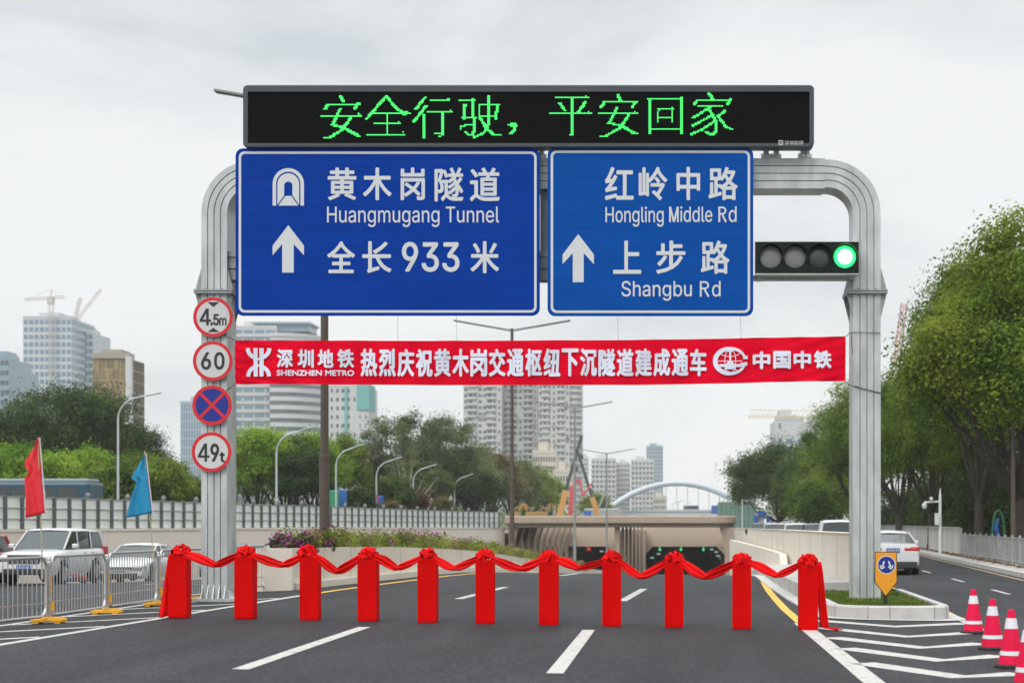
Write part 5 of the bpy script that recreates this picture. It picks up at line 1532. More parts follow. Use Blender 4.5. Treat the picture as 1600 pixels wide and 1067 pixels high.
        for a in ax:
            mb = MB(); mb.lathe([(wr*.6, -.11), (wr*.93, -.11), (wr, -.07), (wr, .07), (wr*.93, .11), (wr*.6, .11)], (a, s*(hw - .12), wr), 22, axis='Y'); w_ = mb.build('tyre', RUBBER, t, rel=False, smooth=True)
            mb = MB(); y_ = s*(hw - .005)
            mb.lathe([(wr*.62, -.015), (wr*.62, .012)], (a, y_, wr), 20, axis='Y')
            for k in range(5):
                an = 2*math.pi*k/5
                mb.obox((a + wr*.33*math.cos(an), y_ + s*.012, wr + wr*.33*math.sin(an)), (wr*.55, .02, wr*.16), Matrix.Rotation(-an, 3, 'Y'))
            mb.build('rim', RIM, t, rel=False)
    # front: grille, lower intake, plate ; rear: bumper, plate
    xf = Ln/2; zn = interp(top, xf - .02)
    mb = MB()
    if kind == 'offroader':
        mb.obox((xf - .035, 0, .87), (.10, 1.02, .26))
    else:
        for k in range(3): mb.obox((xf - .05, 0, .50 + k*.06), (.10, .95, .03))
    mb.build('grille', GREY_TRIM if kind == 'offroader' else GREY_TRIM, t, rel=False)
    if kind == 'offroader':
        mb = MB()
        for k in range(6): mb.obox((xf + .018, -.38 + .152*k, .87), (.015, .022, .22))
        mb.obox((xf - .02, 0, 1.015), (.09, 1.1, .028)); mb.build('chrome_bar', CHROME, t, rel=False)
    mb = MB(); mb.obox((xf - .10, 0, clear + .12), (.26, W*.74, .20)); mb.build('front_bumper', GREY_TRIM, t, rel=False, bevel=.04)
    mb = MB(); mb.obox((-xf + .10, 0, clear + .13), (.26, W*.86, .24)); mb.build('rear_bumper', GREY_TRIM, t, rel=False, bevel=.04)
    zpl = .62 if kind != 'saloon' else .42
    mb = MB(); mb.obox((xf + .012, 0, zpl), (.02, .44, .14)); mb.build('number_plate', plate, t, rel=False)
    mb = MB(); zp2 = .82 if kind == 'saloon' else .86; mb.obox((-xf - .012, 0, zp2), (.02, .44, .14)); pr = mb.build('number_plate', plate, t, rel=False)
    mb = MB()
    for k, w_ in enumerate((.05, .045, .035, .05, .04, .045, .05)): mb.obox((-xf - .024, -.17 + k*.056, zp2), (.004, w_*.7, .075))
    mb.build('plate_print', mat('plate_print', (.5, .55, .6), .5), pr, rel=False)
    mb = MB()
    for k, w_ in enumerate((.05, .045, .035, .05, .04, .045, .05)): mb.obox((xf + .024, -.17 + k*.056, zpl), (.004, w_*.7, .075))
    mb.build('plate_print', MATS['plate_print'], pr, rel=False)
    mb = MB()
    for s in (-1, 1):
        for dx_ in ((.02, -.98) if kind != 'saloon' else (.05, -.9)): mb.obox((dx_ - .35 if dx_ > 0 else dx_, s*hw*.99, belt - .14), (.18, .03, .025))
    mb.build('door_handle', pm if kind != 'offroader' else CHROME, t, rel=False)
    mb = MB(); mb.box(-Ln/2 + .25, Ln/2 - .25, -hw*.8, hw*.8, clear + .02, clear + .3); mb.build('underbody', BLACK, t, rel=False)
    return t
WCAR = paint('white_car_paint', (0.62, 0.63, 0.64)); SCAR = paint('silver_car_paint', (0.36, 0.37, 0.39)); BCAR = paint('dark_blue_car_paint', (0.03, 0.045, 0.07)); RCAR = paint('red_car_paint', (.35, .02, .02)); KCAR = paint('black_car_paint', (.015, .016, .018))
def road_at(u, Y): 
    x = (u - CU)/F*Y; return (x, Y, zr(x, Y))
LEFTG, RIGHTG = 'cars on the left carriageway', 'cars on the right side road'
car('offroad_car', 'white off-road car with black grille facing the viewer behind the barrier', road_at(84, 51.5), R(-90), 'offroader', WCAR, group=LEFTG)
car('saloon_car', 'white saloon car with green plate behind the barrier, between off-roader and gantry', road_at(221, 58), R(-90), 'saloon', WCAR, PLATE_G, group=LEFTG)
car('saloon_car', 'dark blue car half hidden by the left gantry column', road_at(372, 61), R(-90), 'saloon', BCAR, group=LEFTG)
car('estate_car', 'white car with only its roof showing above the far barrier by the planter', road_at(412, 72), R(-89), 'hatch', WCAR, group=LEFTG)
car('saloon_car', 'dark red car cut off by the left edge of the photo', road_at(-64, 50), R(-90), 'hatch', RCAR, group=LEFTG)
car('saloon_car', 'red car just showing behind the white off-roader', road_at(140, 66), R(-90), 'saloon', RCAR, group=LEFTG)
def side_at(u, Y): return ((u - CU)/F*Y, Y, -0.184)
car('saloon_car', 'white saloon car with red tail lamps and blue plate beside the right gantry column', side_at(1387, 53.5), R(86), 'saloon', WCAR, group=RIGHTG)
car('estate_car', 'white sport utility car partly hidden behind the right gantry column', side_at(1309, 67), R(87), 'offroader', WCAR, group=RIGHTG)
car('estate_car', 'white car beyond the parapet, next to the sport utility car', side_at(1245, 96), R(87), 'hatch', WCAR, group=RIGHTG)
car('saloon_car', 'dark car squeezed behind the white sport utility car', side_at(1276, 84), R(87), 'hatch', KCAR, group=RIGHTG)
car('saloon_car', 'silver car beyond the parapet, third in the queue', side_at(1211, 104), R(87), 'hatch', SCAR, group=RIGHTG)
car('saloon_car', 'small distant dark car near the far end of the side road', side_at(1190, 128), R(87), 'hatch', BCAR, group=RIGHTG)
# bus on the viaduct behind the fence
YBs = 92
t = thing('bus', 'blue and white bus passing behind the panel fence at the left', 'bus', P(60, 760, YBs))
bx0, bx1 = gx(-60, YBs), gx(139, YBs); zt_ = gz(753, YBs)
mb = MB(); mb.box(bx0, bx1, YBs, YBs + 2.5, .75, zt_); mb.build('body', mat('blue_bus_paint', (.02, .075, .11), .35), t, bevel=.15)
mb = MB(); mb.box(bx0 + .2, bx1 - .2, YBs + .3, YBs + 2.2, zt_, zt_ + .22); mb.build('roof', mat('bus_roof_grey', (.25, .3, .34), .5), t, bevel=.06)
k = 0; x = bx0 + .3
while x < bx1 - 1.2:
    mb = MB(); mb.box(x, x + 1.25, YBs - .012, YBs + .01, zt_ - 1.25, zt_ - .35); mb.build('window', GLASS, t); x += 1.36
mb = MB(); mb.box(bx0 + .1, bx1 - .1, YBs - .008, YBs, zt_ - 1.5, zt_ - 1.3); mb.build('stripe', mat('bus_pale_stripe', (.5, .6, .65), .4), t)
for xx in (bx0 + 1.5, bx1 - 2.2):
    mb = MB(); mb.lathe([(.3, -.1), (.48, -.1), (.48, .15), (.3, .15)], (xx, YBs + .12, .89), 18, axis='Y'); mb.build('wheel', RUBBER, t)
# ------------------------------------------------------------------ trees
BARK = mat('grey_brown_bark', (0.040, 0.033, 0.025), 0.9, var=0.3, scale=4, bump=0.5, bscale=14)
BARK_P = mat('pale_bark', (0.38, 0.35, 0.29), 0.9, var=0.2, scale=4)
def tree_parts(seed, H, rx, rz, trunk_h, n_clump, n_leaf, leaf, clump_r=0.30, ry=None, lean=0.0, shape='dome', droop=0.0, twig=0.45):
    """crown made of leaf clumps spread on the ends of limbs; returns crown mesh and trunk builder, origin at the foot"""
    rng = np.random.default_rng(seed); ry = ry or rx
    zc = H - rz
    cs = []
    while len(cs) < n_clump:
        d = unit(rng.normal(size=(1, 3)))[0]
        if shape == 'dome' and d[2] < -0.55: continue
        rad = rng.uniform(0.35, 1.0)**0.55
        c = d * rad * np.array([rx, ry, rz]) * (1 - clump_r*0.55)
        if shape == 'tall' : c[:2] *= 0.72 + 0.28*(c[2]/rz < 0.25)
        c[2] += zc
        if c[2] < trunk_h*0.55: continue
        cs.append(c)
    cs = np.array(cs)
    arr = []
    for c in cs:
        cr = clump_r * rx * rng.uniform(0.65, 1.3)
        n = int(n_leaf / n_clump * rng.uniform(0.6, 1.4))
        d = unit(rng.normal(size=(n, 3)) + [0, 0, 0.25])
        rr = rng.uniform(0.25, 1.08, (n, 1))**0.6
        # lobed outline of each clump
        lob = 1 + 0.30*np.sin(d[:, :1]*5 + c[0]) * np.sin(d[:, 1:2]*6 + c[1]) + 0.2*np.sin(d[:, 2:3]*7 + c[2]*2)
        pos = c + d*rr*lob*cr*np.array([1.05, 1.05, 0.78])
        if droop: pos[:, 2] -= droop*cr*(rr[:, 0]**2)*rng.uniform(0, 1.6, n)
        nrm = unit(d*1.0 + rng.normal(size=(n, 3))*0.5 + [0, 0, 0.45])
        leaf_cloud(arr, pos, nrm, leaf, rng)
        k = int(n*0.10*twig*2)              # loose sprigs outside the clump
        if k:
            dd = unit(rng.normal(size=(k, 3)) + [0, 0, .3]); leaf_cloud(arr, c + dd*cr*rng.uniform(1.0, 1.45, (k, 1)), unit(rng.normal(size=(k, 3))), leaf*.9, rng)
    mb = MB(); tr = max(0.10, H*0.022)
    top = Vector((lean, 0, zc*0.9 + trunk_h*.1))
    fork = Vector((lean*.4, 0, trunk_h))
    mb.tube([(0, 0, -.15), (0.02, 0, .4), tuple(fork*.6), tuple(fork)], [tr*1.5, tr*1.12, tr, tr*.9], 9)
    order = rng.permutation(len(cs))[:min(len(cs), 16)]
    for i, k in enumerate(order):
        c = Vector(cs[k]); mid = fork.lerp(c, .5) + Vector((rng.normal(0, .05)*rx, rng.normal(0, .05)*rx, -rz*.12))
        a = tr*(.62 if i < 5 else .36)
        mb.tube([tuple(fork*.92), tuple(mid), tuple(c)], [a, a*.6, a*.2], 6, caps=False)
    return leaf_mesh('crown', arr), mb
_cache = {}
TREE_N = [0]
def tree(name, label, x, y, z, parts_key, lm, H, seed, bark=None, group=None, sxy=1.0, rz_=None, **kw):
    if parts_key not in _cache:
        crown, mb = tree_parts(seed, H, **kw)
        tm = mb.build('trunk', bark or BARK, None, smooth=True)
        tmesh = tm.data; COL.objects.unlink(tm); bpy.data.objects.remove(tm)
        _cache[parts_key] = (crown, tmesh, H)
    crown, tmesh, H0 = _cache[parts_key]
    t = thing(name, label, 'tree', (x, y, z), (TREE_N[0]*2.4) % 6.28 if rz_ is None else rz_, group); TREE_N[0] += 1
    s = H / H0; t.scale = (s*sxy, s*sxy, s)
    cm = crown
    c = bpy.data.objects.new('crown', cm); COL.objects.link(c); c.parent = t
    if not cm.materials: cm.materials.append(lm)
    c.material_slots[0].link = 'OBJECT'; c.material_slots[0].material = lm
    k = bpy.data.objects.new('trunk', tmesh); COL.objects.link(k); k.parent = t
    return t
OLIVE = leaf_mat('olive_leaves', (0.036, 0.082, 0.007), (0.125, 0.20, 0.016), (0.25, 0.31, 0.032), scale=.4, trans=.42)
OLIVE2 = leaf_mat('green_leaves', (0.048, 0.098, 0.011), (0.135, 0.21, 0.022), (0.25, 0.32, 0.042), scale=.4, trans=.4)
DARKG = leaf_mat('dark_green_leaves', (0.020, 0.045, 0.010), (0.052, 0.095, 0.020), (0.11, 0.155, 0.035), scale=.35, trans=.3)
DEEP = leaf_mat('deep_green_leaves', (0.024, 0.055, 0.012), (0.065, 0.115, 0.022), (0.14, 0.19, 0.04), scale=.4, trans=.35)
BRIGHT = leaf_mat('bright_green_leaves', (0.08, 0.18, 0.012), (0.20, 0.35, 0.025), (0.33, 0.45, 0.05), scale=.4, trans=.45)
GREYG = leaf_mat('grey_green_leaves', (0.065, 0.09, 0.034), (0.15, 0.19, 0.075), (0.25, 0.28, 0.12), scale=.5, trans=.42)
BROWNG = leaf_mat('brownish_leaves', (0.06, 0.06, 0.022), (0.14, 0.13, 0.045), (0.22, 0.19, 0.075), scale=.5)
RUSTY = leaf_mat('rusty_leaves', (0.06, 0.035, 0.015), (0.13, 0.07, 0.03), (0.20, 0.11, 0.05), scale=.5)
# --- small booths behind the fence
for u, v, Y, w, col, lab in ((519.5, 781, 118, .45, (.02, .25, .12), 'small green booth board behind the panel fence'), (531, 780, 119, .5, (.02, .12, .35), 'small blue booth board beside the green one'), (583, 788, 129, .45, (.45, .06, .25), 'small pink booth board behind the panel fence'), (592, 788, 130, .4, (.02, .10, .35), 'small blue booth board beside the pink one')):
    c = P(u, v, Y); t = thing('booth_board', lab, 'board', (c.x, Y, .4))
    mb = MB(); mb.box(c.x - w, c.x + w, Y, Y + .3, c.z - .75, c.z + .75); mb.build('panel', mat('booth_%d' % u, col, .5), t, bevel=.05)
    mb = MB(); mb.box(c.x - w + .05, c.x - w + .12, Y + .1, Y + .2, .4, c.z - .74); mb.box(c.x + w - .12, c.x + w - .05, Y + .1, Y + .2, .4, c.z - .74); mb.build('stand', GALV_D, t)
# --- right side: big street trees behind the railing
RG = 'big street trees behind the right railing'
big = dict(rx=5.4, rz=6.5, trunk_h=2.6, n_clump=74, n_leaf=56000, leaf=.19, clump_r=.27, twig=.15)
def rt(key, u, Y, vtop, label, lm, H=None, seed=1, sxy=1.0, z=0.0, **o):
    x = (u - CU)/F*Y; Hh = EYE - (vtop - CV)/F*Y - z
    k = dict(big); k.update(o)
    tree('street_tree', label, x, Y, z, key, lm, Hh, seed, group=RG, sxy=sxy, **k)
rt('bigA', 1596, 64, 316, 'tallest olive-green street tree at the right edge of the photo', OLIVE, seed=21)
rt('bigB', 1530, 80, 384, 'second tall olive street tree from the right, behind the camera mast', OLIVE, seed=22, sxy=.72)
rt('bigA', 1455, 92, 545, 'olive street tree just right of the white camera mast arm', OLIVE, sxy=.80)
rt('bigB', 1404, 108, 566, 'olive-green street tree directly right of the right gantry column', OLIVE2, sxy=.85)
rt('bigA', 1348, 126, 585, 'green street tree directly behind the right gantry column', OLIVE2, sxy=1.0)
rt('bigB', 1312, 148, 628, 'green street tree showing left of the right gantry column', OLIVE2, sxy=1.0)
rt('bigA', 1560, 98, 372, 'tall tree filling the second row behind the hoop sculpture', OLIVE, sxy=.85)
rt('bigB', 1475, 118, 552, 'tree of the second row seen between the mast and the column', OLIVE2, sxy=1.2)
rt('bigA', 1640, 82, 370, 'dark tree of the second row at the right edge', DARKG, sxy=1.1)
rt('bigB', 1510, 150, 560, 'far dark tree deep behind the sheet fence', DARKG, sxy=1.4)
rt('bigA', 1420, 165, 600, 'far dark tree behind the first row, near the column', DARKG, sxy=1.4)
low = dict(rx=4.2, rz=2.6, trunk_h=.7, n_clump=34, n_leaf=20000, leaf=.20, clump_r=.33)
for i, (u, Y, v, lab) in enumerate([(1395, 104, 735, 'low dark bushy tree next to the right column'), (1450, 100, 725, 'low dark bushy tree below the olive crowns'), (1505, 93, 715, 'low dark bushy tree behind the camera mast'), (1548, 88, 700, 'low dark bushy tree behind the hoop sculpture'), (1595, 80, 690, 'low dark bushy tree at the photo edge'), (1640, 74, 690, 'low dark bushy tree just outside the railing end'), (1338, 158, 765, 'low dark bushy tree filling the gap behind the right gantry column')]):
    x = (u - CU)/F*Y
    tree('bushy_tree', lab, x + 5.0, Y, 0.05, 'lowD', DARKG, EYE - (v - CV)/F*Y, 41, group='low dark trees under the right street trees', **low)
# dark leaf mass added to give a shaded background under the crowns
arr = []; rng = np.random.default_rng(77)
for k in range(150):
    y = rng.uniform(58, 190); x = RK(y) + rng.uniform(8, 14)
    n = 240; d = unit(rng.normal(size=(n, 3))); s = rng.uniform(.8, 1.5)
    leaf_cloud(arr, np.array([x, y, rng.uniform(.3, 1.9)]) + d*s*rng.uniform(.3, 1.1, (n, 1)), unit(d + rng.normal(size=(n, 3))*.6), .22, rng)
o = bpy.data.objects.new('undergrowth', leaf_mesh('undergrowth', arr)); COL.objects.link(o); o.data.materials.append(DARKG); tag(o, 'dark leaf mass added as shade beneath the right street trees', 'undergrowth', kind='stuff')
# the dark dome tree and its neighbours left of the right column
x = (1216 - CU)/F*175
tree('banyan_tree', 'broad dark green dome tree left of the right gantry column', x, 175, -.1, 'dome', DEEP, EYE + 127/F*175, 51, rx=6.4, rz=5.3, trunk_h=1.8, n_clump=80, n_leaf=52000, leaf=.25, clump_r=.25)
x = (1282 - CU)/F*165
tree('banyan_tree', 'dark dome tree merging with the street trees, right of its twin', x, 166, -.1, 'dome', DEEP, EYE + 118/F*165, 51, rx=6.2, rz=5.3, trunk_h=1.8, n_clump=80, n_leaf=52000, leaf=.25, clump_r=.25, rz_=2.0)
x = (1264 - CU)/F*135
tree('willow_bush', 'pale weeping bushy tree above the parapet wall', x, 135, -.1, 'willow', OLIVE2, EYE + 75/F*135, 53, rx=2.4, rz=2.4, trunk_h=.8, n_clump=40, n_leaf=16000, leaf=.17, clump_r=.34, droop=.7)
x = (1300 - CU)/F*142
tree('willow_bush', 'green bushy tree between the weeping tree and the column', x, 143, -.1, 'willow', OLIVE, EYE + 95/F*142, 53, rx=2.4, rz=2.4, trunk_h=.8, n_clump=40, n_leaf=16000, leaf=.17, clump_r=.34, droop=.7)
# --- left side beyond the viaduct
LGp = 'trees beyond the viaduct on the left'
def lt(key, u, Y, vtop, name, label, lm, seed, sxy=1.0, z=.35, bark=None, **k):
    x = (u - CU)/F*Y
    tree(name, label, x, Y, z, key, lm, EYE - (vtop - CV)/F*Y - z, seed, bark=bark, group=LGp, sxy=sxy, **k)
dome = dict(rx=6.6, rz=4.6, trunk_h=3.0, n_clump=90, n_leaf=42000, leaf=.24, clump_r=.22)
rnd = dict(rx=3.4, rz=3.6, trunk_h=1.6, n_clump=46, n_leaf=20000, leaf=.21, clump_r=.30)
lt('domeL', 108, 132, 598, 'banyan_tree', 'huge dark dome tree before the tan tower at the left', DARKG, 61, **dome)
lt('domeL', 20, 142, 640, 'banyan_tree', 'dark tree at the left edge beside the huge dome tree', DARKG, 61, sxy=.9, **dome)
lt('domeL', 195, 140, 662, 'banyan_tree', 'dark tree at the right foot of the huge dome tree', DARKG, 61, sxy=.85, **dome)
sh = dict(rx=2.7, rz=2.5, trunk_h=.8, n_clump=40, n_leaf=13000, leaf=.22, clump_r=.32)
for u, v, Y, lab, lm in ((22, 695, 108, 'bright shrubby tree behind the bus, leftmost', BRIGHT), (88, 708, 106, 'bright shrubby tree just right of the red flag', BRIGHT), (140, 700, 110, 'bright shrubby tree under the dome tree', BRIGHT), (178, 718, 104, 'dark green shrubby tree left of the curved lamp', OLIVE2), (215, 708, 108, 'dark green shrubby tree just behind the blue flag', OLIVE2), (255, 716, 104, 'green shrubby tree right of the blue flag', OLIVE2), (292, 742, 112, 'low shrubby tree left of the left column', DARKG), (-20, 705, 104, 'bright shrubby tree cut by the left edge', BRIGHT)):
    lt('shrubL', u, Y, v, 'shrubby_tree', lab, lm, 63, **sh)
lt('roundL', 402, 126, 660, 'tree', 'fresh green tree just right of the left column', BRIGHT, 64, sxy=1.0, **rnd)
lt('roundL', 445, 132, 672, 'tree', 'dark green tree behind the curved lamp with the box', DARKG, 64, sxy=1.15, **rnd)
lt('roundM', 492, 134, 668, 'tree', 'fresh green tree just left of the thick brown lamp post', BRIGHT, 65, sxy=.95, **rnd)
lt('roundM', 538, 140, 672, 'tree', 'green tree right of the thick brown lamp post', OLIVE2, 65, sxy=.75, **rnd)
lt('roundL', 368, 140, 700, 'tree', 'green tree partly hidden by the left column', BRIGHT, 64, sxy=1.1, **rnd)
lt('roundM', 470, 125, 700, 'tree', 'low dark tree between two fresh green trees', DARKG, 65, sxy=1.1, **rnd)
sp = dict(rx=5.2, rz=4.9, trunk_h=3.4, n_clump=72, n_leaf=15000, leaf=.23, clump_r=.17, twig=.9)
lt('sparse', 628, 172, 636, 'tree', 'tall thin-leaved tree with branches showing against the sky', GREYG, 66, **sp)
lt('sparse2', 690, 182, 646, 'tree', 'tall grey-green tree right of the thin-leaved tree', GREYG, 67, **dict(sp, n_leaf=24000, clump_r=.23))
bt_ = dict(rx=3.2, rz=4.0, trunk_h=2.5, n_clump=30, n_leaf=1800, leaf=.18, clump_r=.18)
lt('bare', 638, 150, 690, 'bare_tree', 'nearly bare pale-trunked tree behind the reddish shrub', GREYG, 68, bark=BARK_P, **bt_)
for u, v, Y, lab, lm, s in ((735, 690, 195, 'dark tree in the row above the fence, beside the grey-green tree', GREYG, 1.3), (768, 700, 205, 'brownish tree in the row above the fence', BROWNG, 1.2), (800, 712, 214, 'dark tree behind the second double-armed lamp', GREYG, 1.2), (828, 722, 225, 'green tree in the row before the apartment tower', OLIVE2, 1.2), (855, 742, 238, 'smaller green tree near the end of the row', OLIVE2, 1.25), (700, 705, 178, 'dark tree low in the row behind the small curved lamps', DARKG, 1.2), (755, 735, 185, 'dark tree near the last curved lamp', DARKG, 1.3), (930, 768, 262, 'far green tree between the two crane booms', OLIVE2, 1.4), (665, 715, 168, 'dark tree behind the nearly bare tree', DARKG, 1.1), (600, 700, 176, 'dark tree in front of the pinkish low building', DARKG, .8)):
    lt('roundL' if len(lab) % 2 else 'roundM', u, Y, v, 'tree', lab, lm, 64, sxy=s, **rnd)
for u, v, Y, lab, lm in ((563, 760, 124, 'low round dark shrub right of the thick brown lamp post', DARKG), (618, 744, 132, 'low dark shrub beside the pinkish building', DARKG), (650, 768, 136, 'reddish shrub just above the panel fence', RUSTY), (612, 782, 128, 'low green shrub just above the panel fence', BROWNG), (690, 776, 150, 'low shrub right of the reddish one', BROWNG), (812, 790, 180, 'low shrub at the portal end of the fence', OLIVE2)):
    lt('shrubL', u, Y, v, 'shrub', lab, lm, 63, **sh)

# ------------------------------------------------------------------ buildings
def bmat(name, col, **k): return mat(name, col, k.pop('rough', .75), var=k.pop('var', .05), scale=k.pop('scale', .08), **k)
WGLASS = mat('window_glass', (0.07, 0.10, 0.12), 0.15, spec=.8)
WGLASS_B = mat('blue_window_glass', (0.14, 0.24, 0.33), 0.15, spec=.8)
WDARK = mat('dark_window', (0.05, 0.055, 0.06), 0.3)
def windows(t, rects, m_, nmax=100):
    """rects: (centre, w, h, axis) ; windows are separate parts up to nmax, the rest one part"""
    o0 = ORG[t.name]; src = {}
    rest = MB(); 
    for k, (c, w, h, ax) in enumerate(rects):
        if k < nmax:
            key = (round(w, 2), round(h, 2), ax)
            if key not in src:
                mb = MB(); mb.box(-w/2 if ax == 'x' else -.12, w/2 if ax == 'x' else .12, -.12 if ax == 'x' else -w/2, .12 if ax == 'x' else w/2, -h/2, h/2)
                o = mb.build('window', m_, t, rel=False); src[key] = o
            else:
                o = src[key].copy(); COL.objects.link(o)
            o.location = Vector(c) - o0
        else:
            rest.box(c[0]-(w/2 if ax == 'x' else .12), c[0]+(w/2 if ax == 'x' else .12), c[1]-(.12 if ax == 'x' else w/2), c[1]+(.12 if ax == 'x' else w/2), c[2]-h/2, c[2]+h/2)
    if rest.v:
        o = rest.build('remaining_windows', m_, t); o['kind'] = 'stuff'
def tower(name, label, u0, u1, vtop, Y, wall, glass, fh=3.2, bays=6, depth=20, ww=.55, wh=.5, side=None, band=None, roofbox=True, skip=0.0, seed=0, nmax=100, vbot=None):
    """one block facing the viewer; side = 'l'/'r' face also gets windows"""
    x0, x1 = gx(u0, Y), gx(u1, Y); zt = EYE - (vtop - CV)/F*Y
    t = thing(name, label, 'building', ((x0+x1)/2, Y, 0))
    rg = random.Random(seed)
    mb = MB(); mb.box(x0, x1, Y, Y + depth, -1, zt)
    mb.build('wall', wall, t)
    nfl = int((zt - 2)/fh)
    rects = []
    bw = (x1-x0)/bays
    fac = [rg.choice((.45, .8, 1.0, 1.3, 1.6)) for _ in range(bays)] if skip else [1]*bays
    for f in range(nfl):
        z = zt - 1.6 - f*fh
        if z < 8: break
        for b in range(bays):
            if rg.random() < skip: continue
            rects.append(((x0 + bw*(b+.5), Y - .0, z), bw*min(.9, ww*fac[b]), fh*wh, 'x'))
        if side:
            nb = max(2, int(depth/(bw)))
            for b in range(nb):
                rects.append((((x1 if side == 'r' else x0), Y + depth*(b+.5)/nb, z), depth/nb*ww, fh*wh, 'y'))
    windows(t, rects, glass, nmax)
    if band:
        for f in range(nfl):
            z = zt - 1.6 - f*fh - fh*.5
            if z < 8: break
            mb = MB(); mb.box(x0 - .35, x1 + .35, Y - .5, Y - .13, z - fh*.14, z + fh*.14); mb.build('floor_band', band, t)
    if roofbox:
        w = x1 - x0
        mb = MB(); mb.box(x0 + w*.2, x0 + w*.62, Y + depth*.25, Y + depth*.7, zt, zt + 3.2); mb.box(x0 + w*.7, x0 + w*.85, Y + depth*.3, Y + depth*.6, zt, zt + 1.8); mb.build('roof_housing', wall, t)
        mb = MB(); mb.box(x0 - .1, x1 + .1, Y - .1, Y + .3, zt, zt + .9); mb.build('parapet', wall, t)
    return t, (x0, x1, Y, zt)
WB = bmat('white_facade', (0.52, 0.535, 0.54)); GB = bmat('grey_facade', (0.36, 0.38, 0.40)); BB = bmat('blue_glass_facade', (0.22, 0.31, 0.38), rough=.3); TB = bmat('tan_facade', (0.30, 0.22, 0.09), var=.25, scale=.5, stretch=(3, 1, .4))
CB = bmat('cream_facade', (0.55, 0.51, 0.44)); PB = bmat('pinkish_facade', (0.42, 0.27, 0.21)); TEAL = bmat('teal_cladding', (0.12, 0.38, 0.36))
# glass towers under construction, far left
tower('glass_tower', 'tall blue glass tower block with two cranes on top, far left', 36, 112, 497, 640, bmat('tower_white', (.5, .53, .55)), WGLASS_B, 3.1, 9, 26, .72, .58, side='r', seed=1)
tower('glass_tower', 'lower wing of the blue glass tower topped by a bluer storey', 112, 146, 520, 655, bmat('tower_white', (.5, .53, .55)), WGLASS_B, 3.1, 4, 20, .74, .6, seed=2)
t, b = tower('glass_tower', 'blue glass tower peeping above the trees at the left photo edge', -20, 14, 560, 560, BB, WGLASS, 3.6, 5, 20, .8, .45, seed=3)
tower('glass_tower', 'pale glass block just right of the leftmost tower', 14, 27, 580, 600, BB, WGLASS, 3.6, 2, 20, .8, .45, seed=4)
t, b = tower('tan_tower', 'tan brown tower with a white vertical strip behind the dome tree', 145, 201, 560, 470, TB, bmat('tan_slot', (.12, .10, .06)), 3.4, 30, 14, .30, .85, side='r', seed=5, roofbox=False, skip=.25, nmax=100)
mb = MB(); xx = gx(203, 470); mb.box(xx - .9, xx + .9, 468.6, 470.2, 0, b[3] + .5); mb.build('white_strip', WB, t)
mb = MB(); mb.box(b[0] - .4, b[1] + .4, 469.4, 474, b[3], b[3] + 1.6); mb.box(b[0] + 2, b[0] + 8, 472, 480, b[3] + 1.6, b[3] + 3); mb.build('roof_edge', bmat('tan_cap', (.30, .28, .23)), t)
tower('grey_blue_tower', 'grey-blue tower just left of the left gantry column', 282, 330, 630, 620, bmat('greyblue_facade', (.36, .43, .49)), WGLASS_B, 3.6, 12, 20, .5, .85, seed=6, nmax=60)
# hospital-like white complex behind the left column
Yh_ = 640
t, b = tower('white_block', 'white building with blue window bands right behind the left column', 362, 432, 512, Yh_, WB, WGLASS_B, 3.5, 4, 22, .86, .42, band=WB, seed=7)
mb = MB(); mb.box(gx(395, Yh_), gx(480, Yh_), Yh_ + 3, Yh_ + 18, b[3] - 1, b[3] + 1.8); mb.box(gx(392, Yh_), gx(484, Yh_), Yh_ + 1, Yh_ + 18, b[3] + 1.8, b[3] + 2.6); mb.build('roof_storey', BB, t)
# curved wing
t = thing('curved_block', 'white curved wing with dark ribbon windows left of the thick brown lamp post', 'building', P(475, 600, Yh_ - 10))
def curve_pts(off, z, n=18):
    cx, cy, r = gx(440, Yh_), Yh_ + 26, 34 + off
    return [(cx + r*math.sin(R(-8 + 62*k/n))*.62, cy - r*math.cos(R(-8 + 62*k/n)), z) for k in range(n+1)]
ztop = EYE - (528 - CV)/F*Yh_
mbw, k = MB(), 0
mbw.grid([curve_pts(0, -1), curve_pts(0, ztop)]); mbw.grid([curve_pts(0, ztop), [(p[0], Yh_ + 30, ztop) for p in curve_pts(0, ztop)]]); 
e_ = curve_pts(0, 0)[-1]; mbw.box(e_[0] - 18, e_[0] - .05, Yh_ + 8, Yh_ + 30, -1, ztop)
mbw.build('wall', WB, t)
z = ztop - 2.6
while z > 15:
    mb = MB(); mb.grid([curve_pts(.22, z - .75), curve_pts(.22, z + .75)]); mb.build('ribbon_window', WGLASS, t); z -= 3.55
mb = MB(); mb.grid([curve_pts(.5, ztop - .2), curve_pts(.5, ztop + 1.2)]); mb.build('parapet', WB, t)
t, b = tower('white_block', 'pale tower with a teal crown right of the thick brown lamp post', 514, 576, 604, 600, bmat('pale_grid_facade', (.50, .52, .52)), WGLASS, 3.4, 7, 18, .42, .42, seed=8, skip=.1)
mb = MB(); mb.box(gx(558, 600), b[1] + .3, 599.4, 612, b[3] - 9, b[3] + 1.0); mb.build('teal_crown', TEAL, t)
mb = MB(); mb.box(gx(541, 600) - .5, gx(541, 600) + .5, 599.3, 600, 5, b[3]); mb.build('teal_strip', TEAL, t)
t, b = tower('low_block', 'white lower block with a plain pillar behind the second curved lamp', 538, 566, 694, 300, bmat('offwhite_facade', (.55, .55, .50)), WGLASS, 3.2, 2, 14, .1, .3, seed=9, roofbox=False)
mb = MB(); mb.box(b[0] - 1, b[1] + 1, 299, 316, b[3] - .1, b[3] + 1.4); mb.build('roof', bmat('pale_blue_roof', (.42, .52, .55)), t)
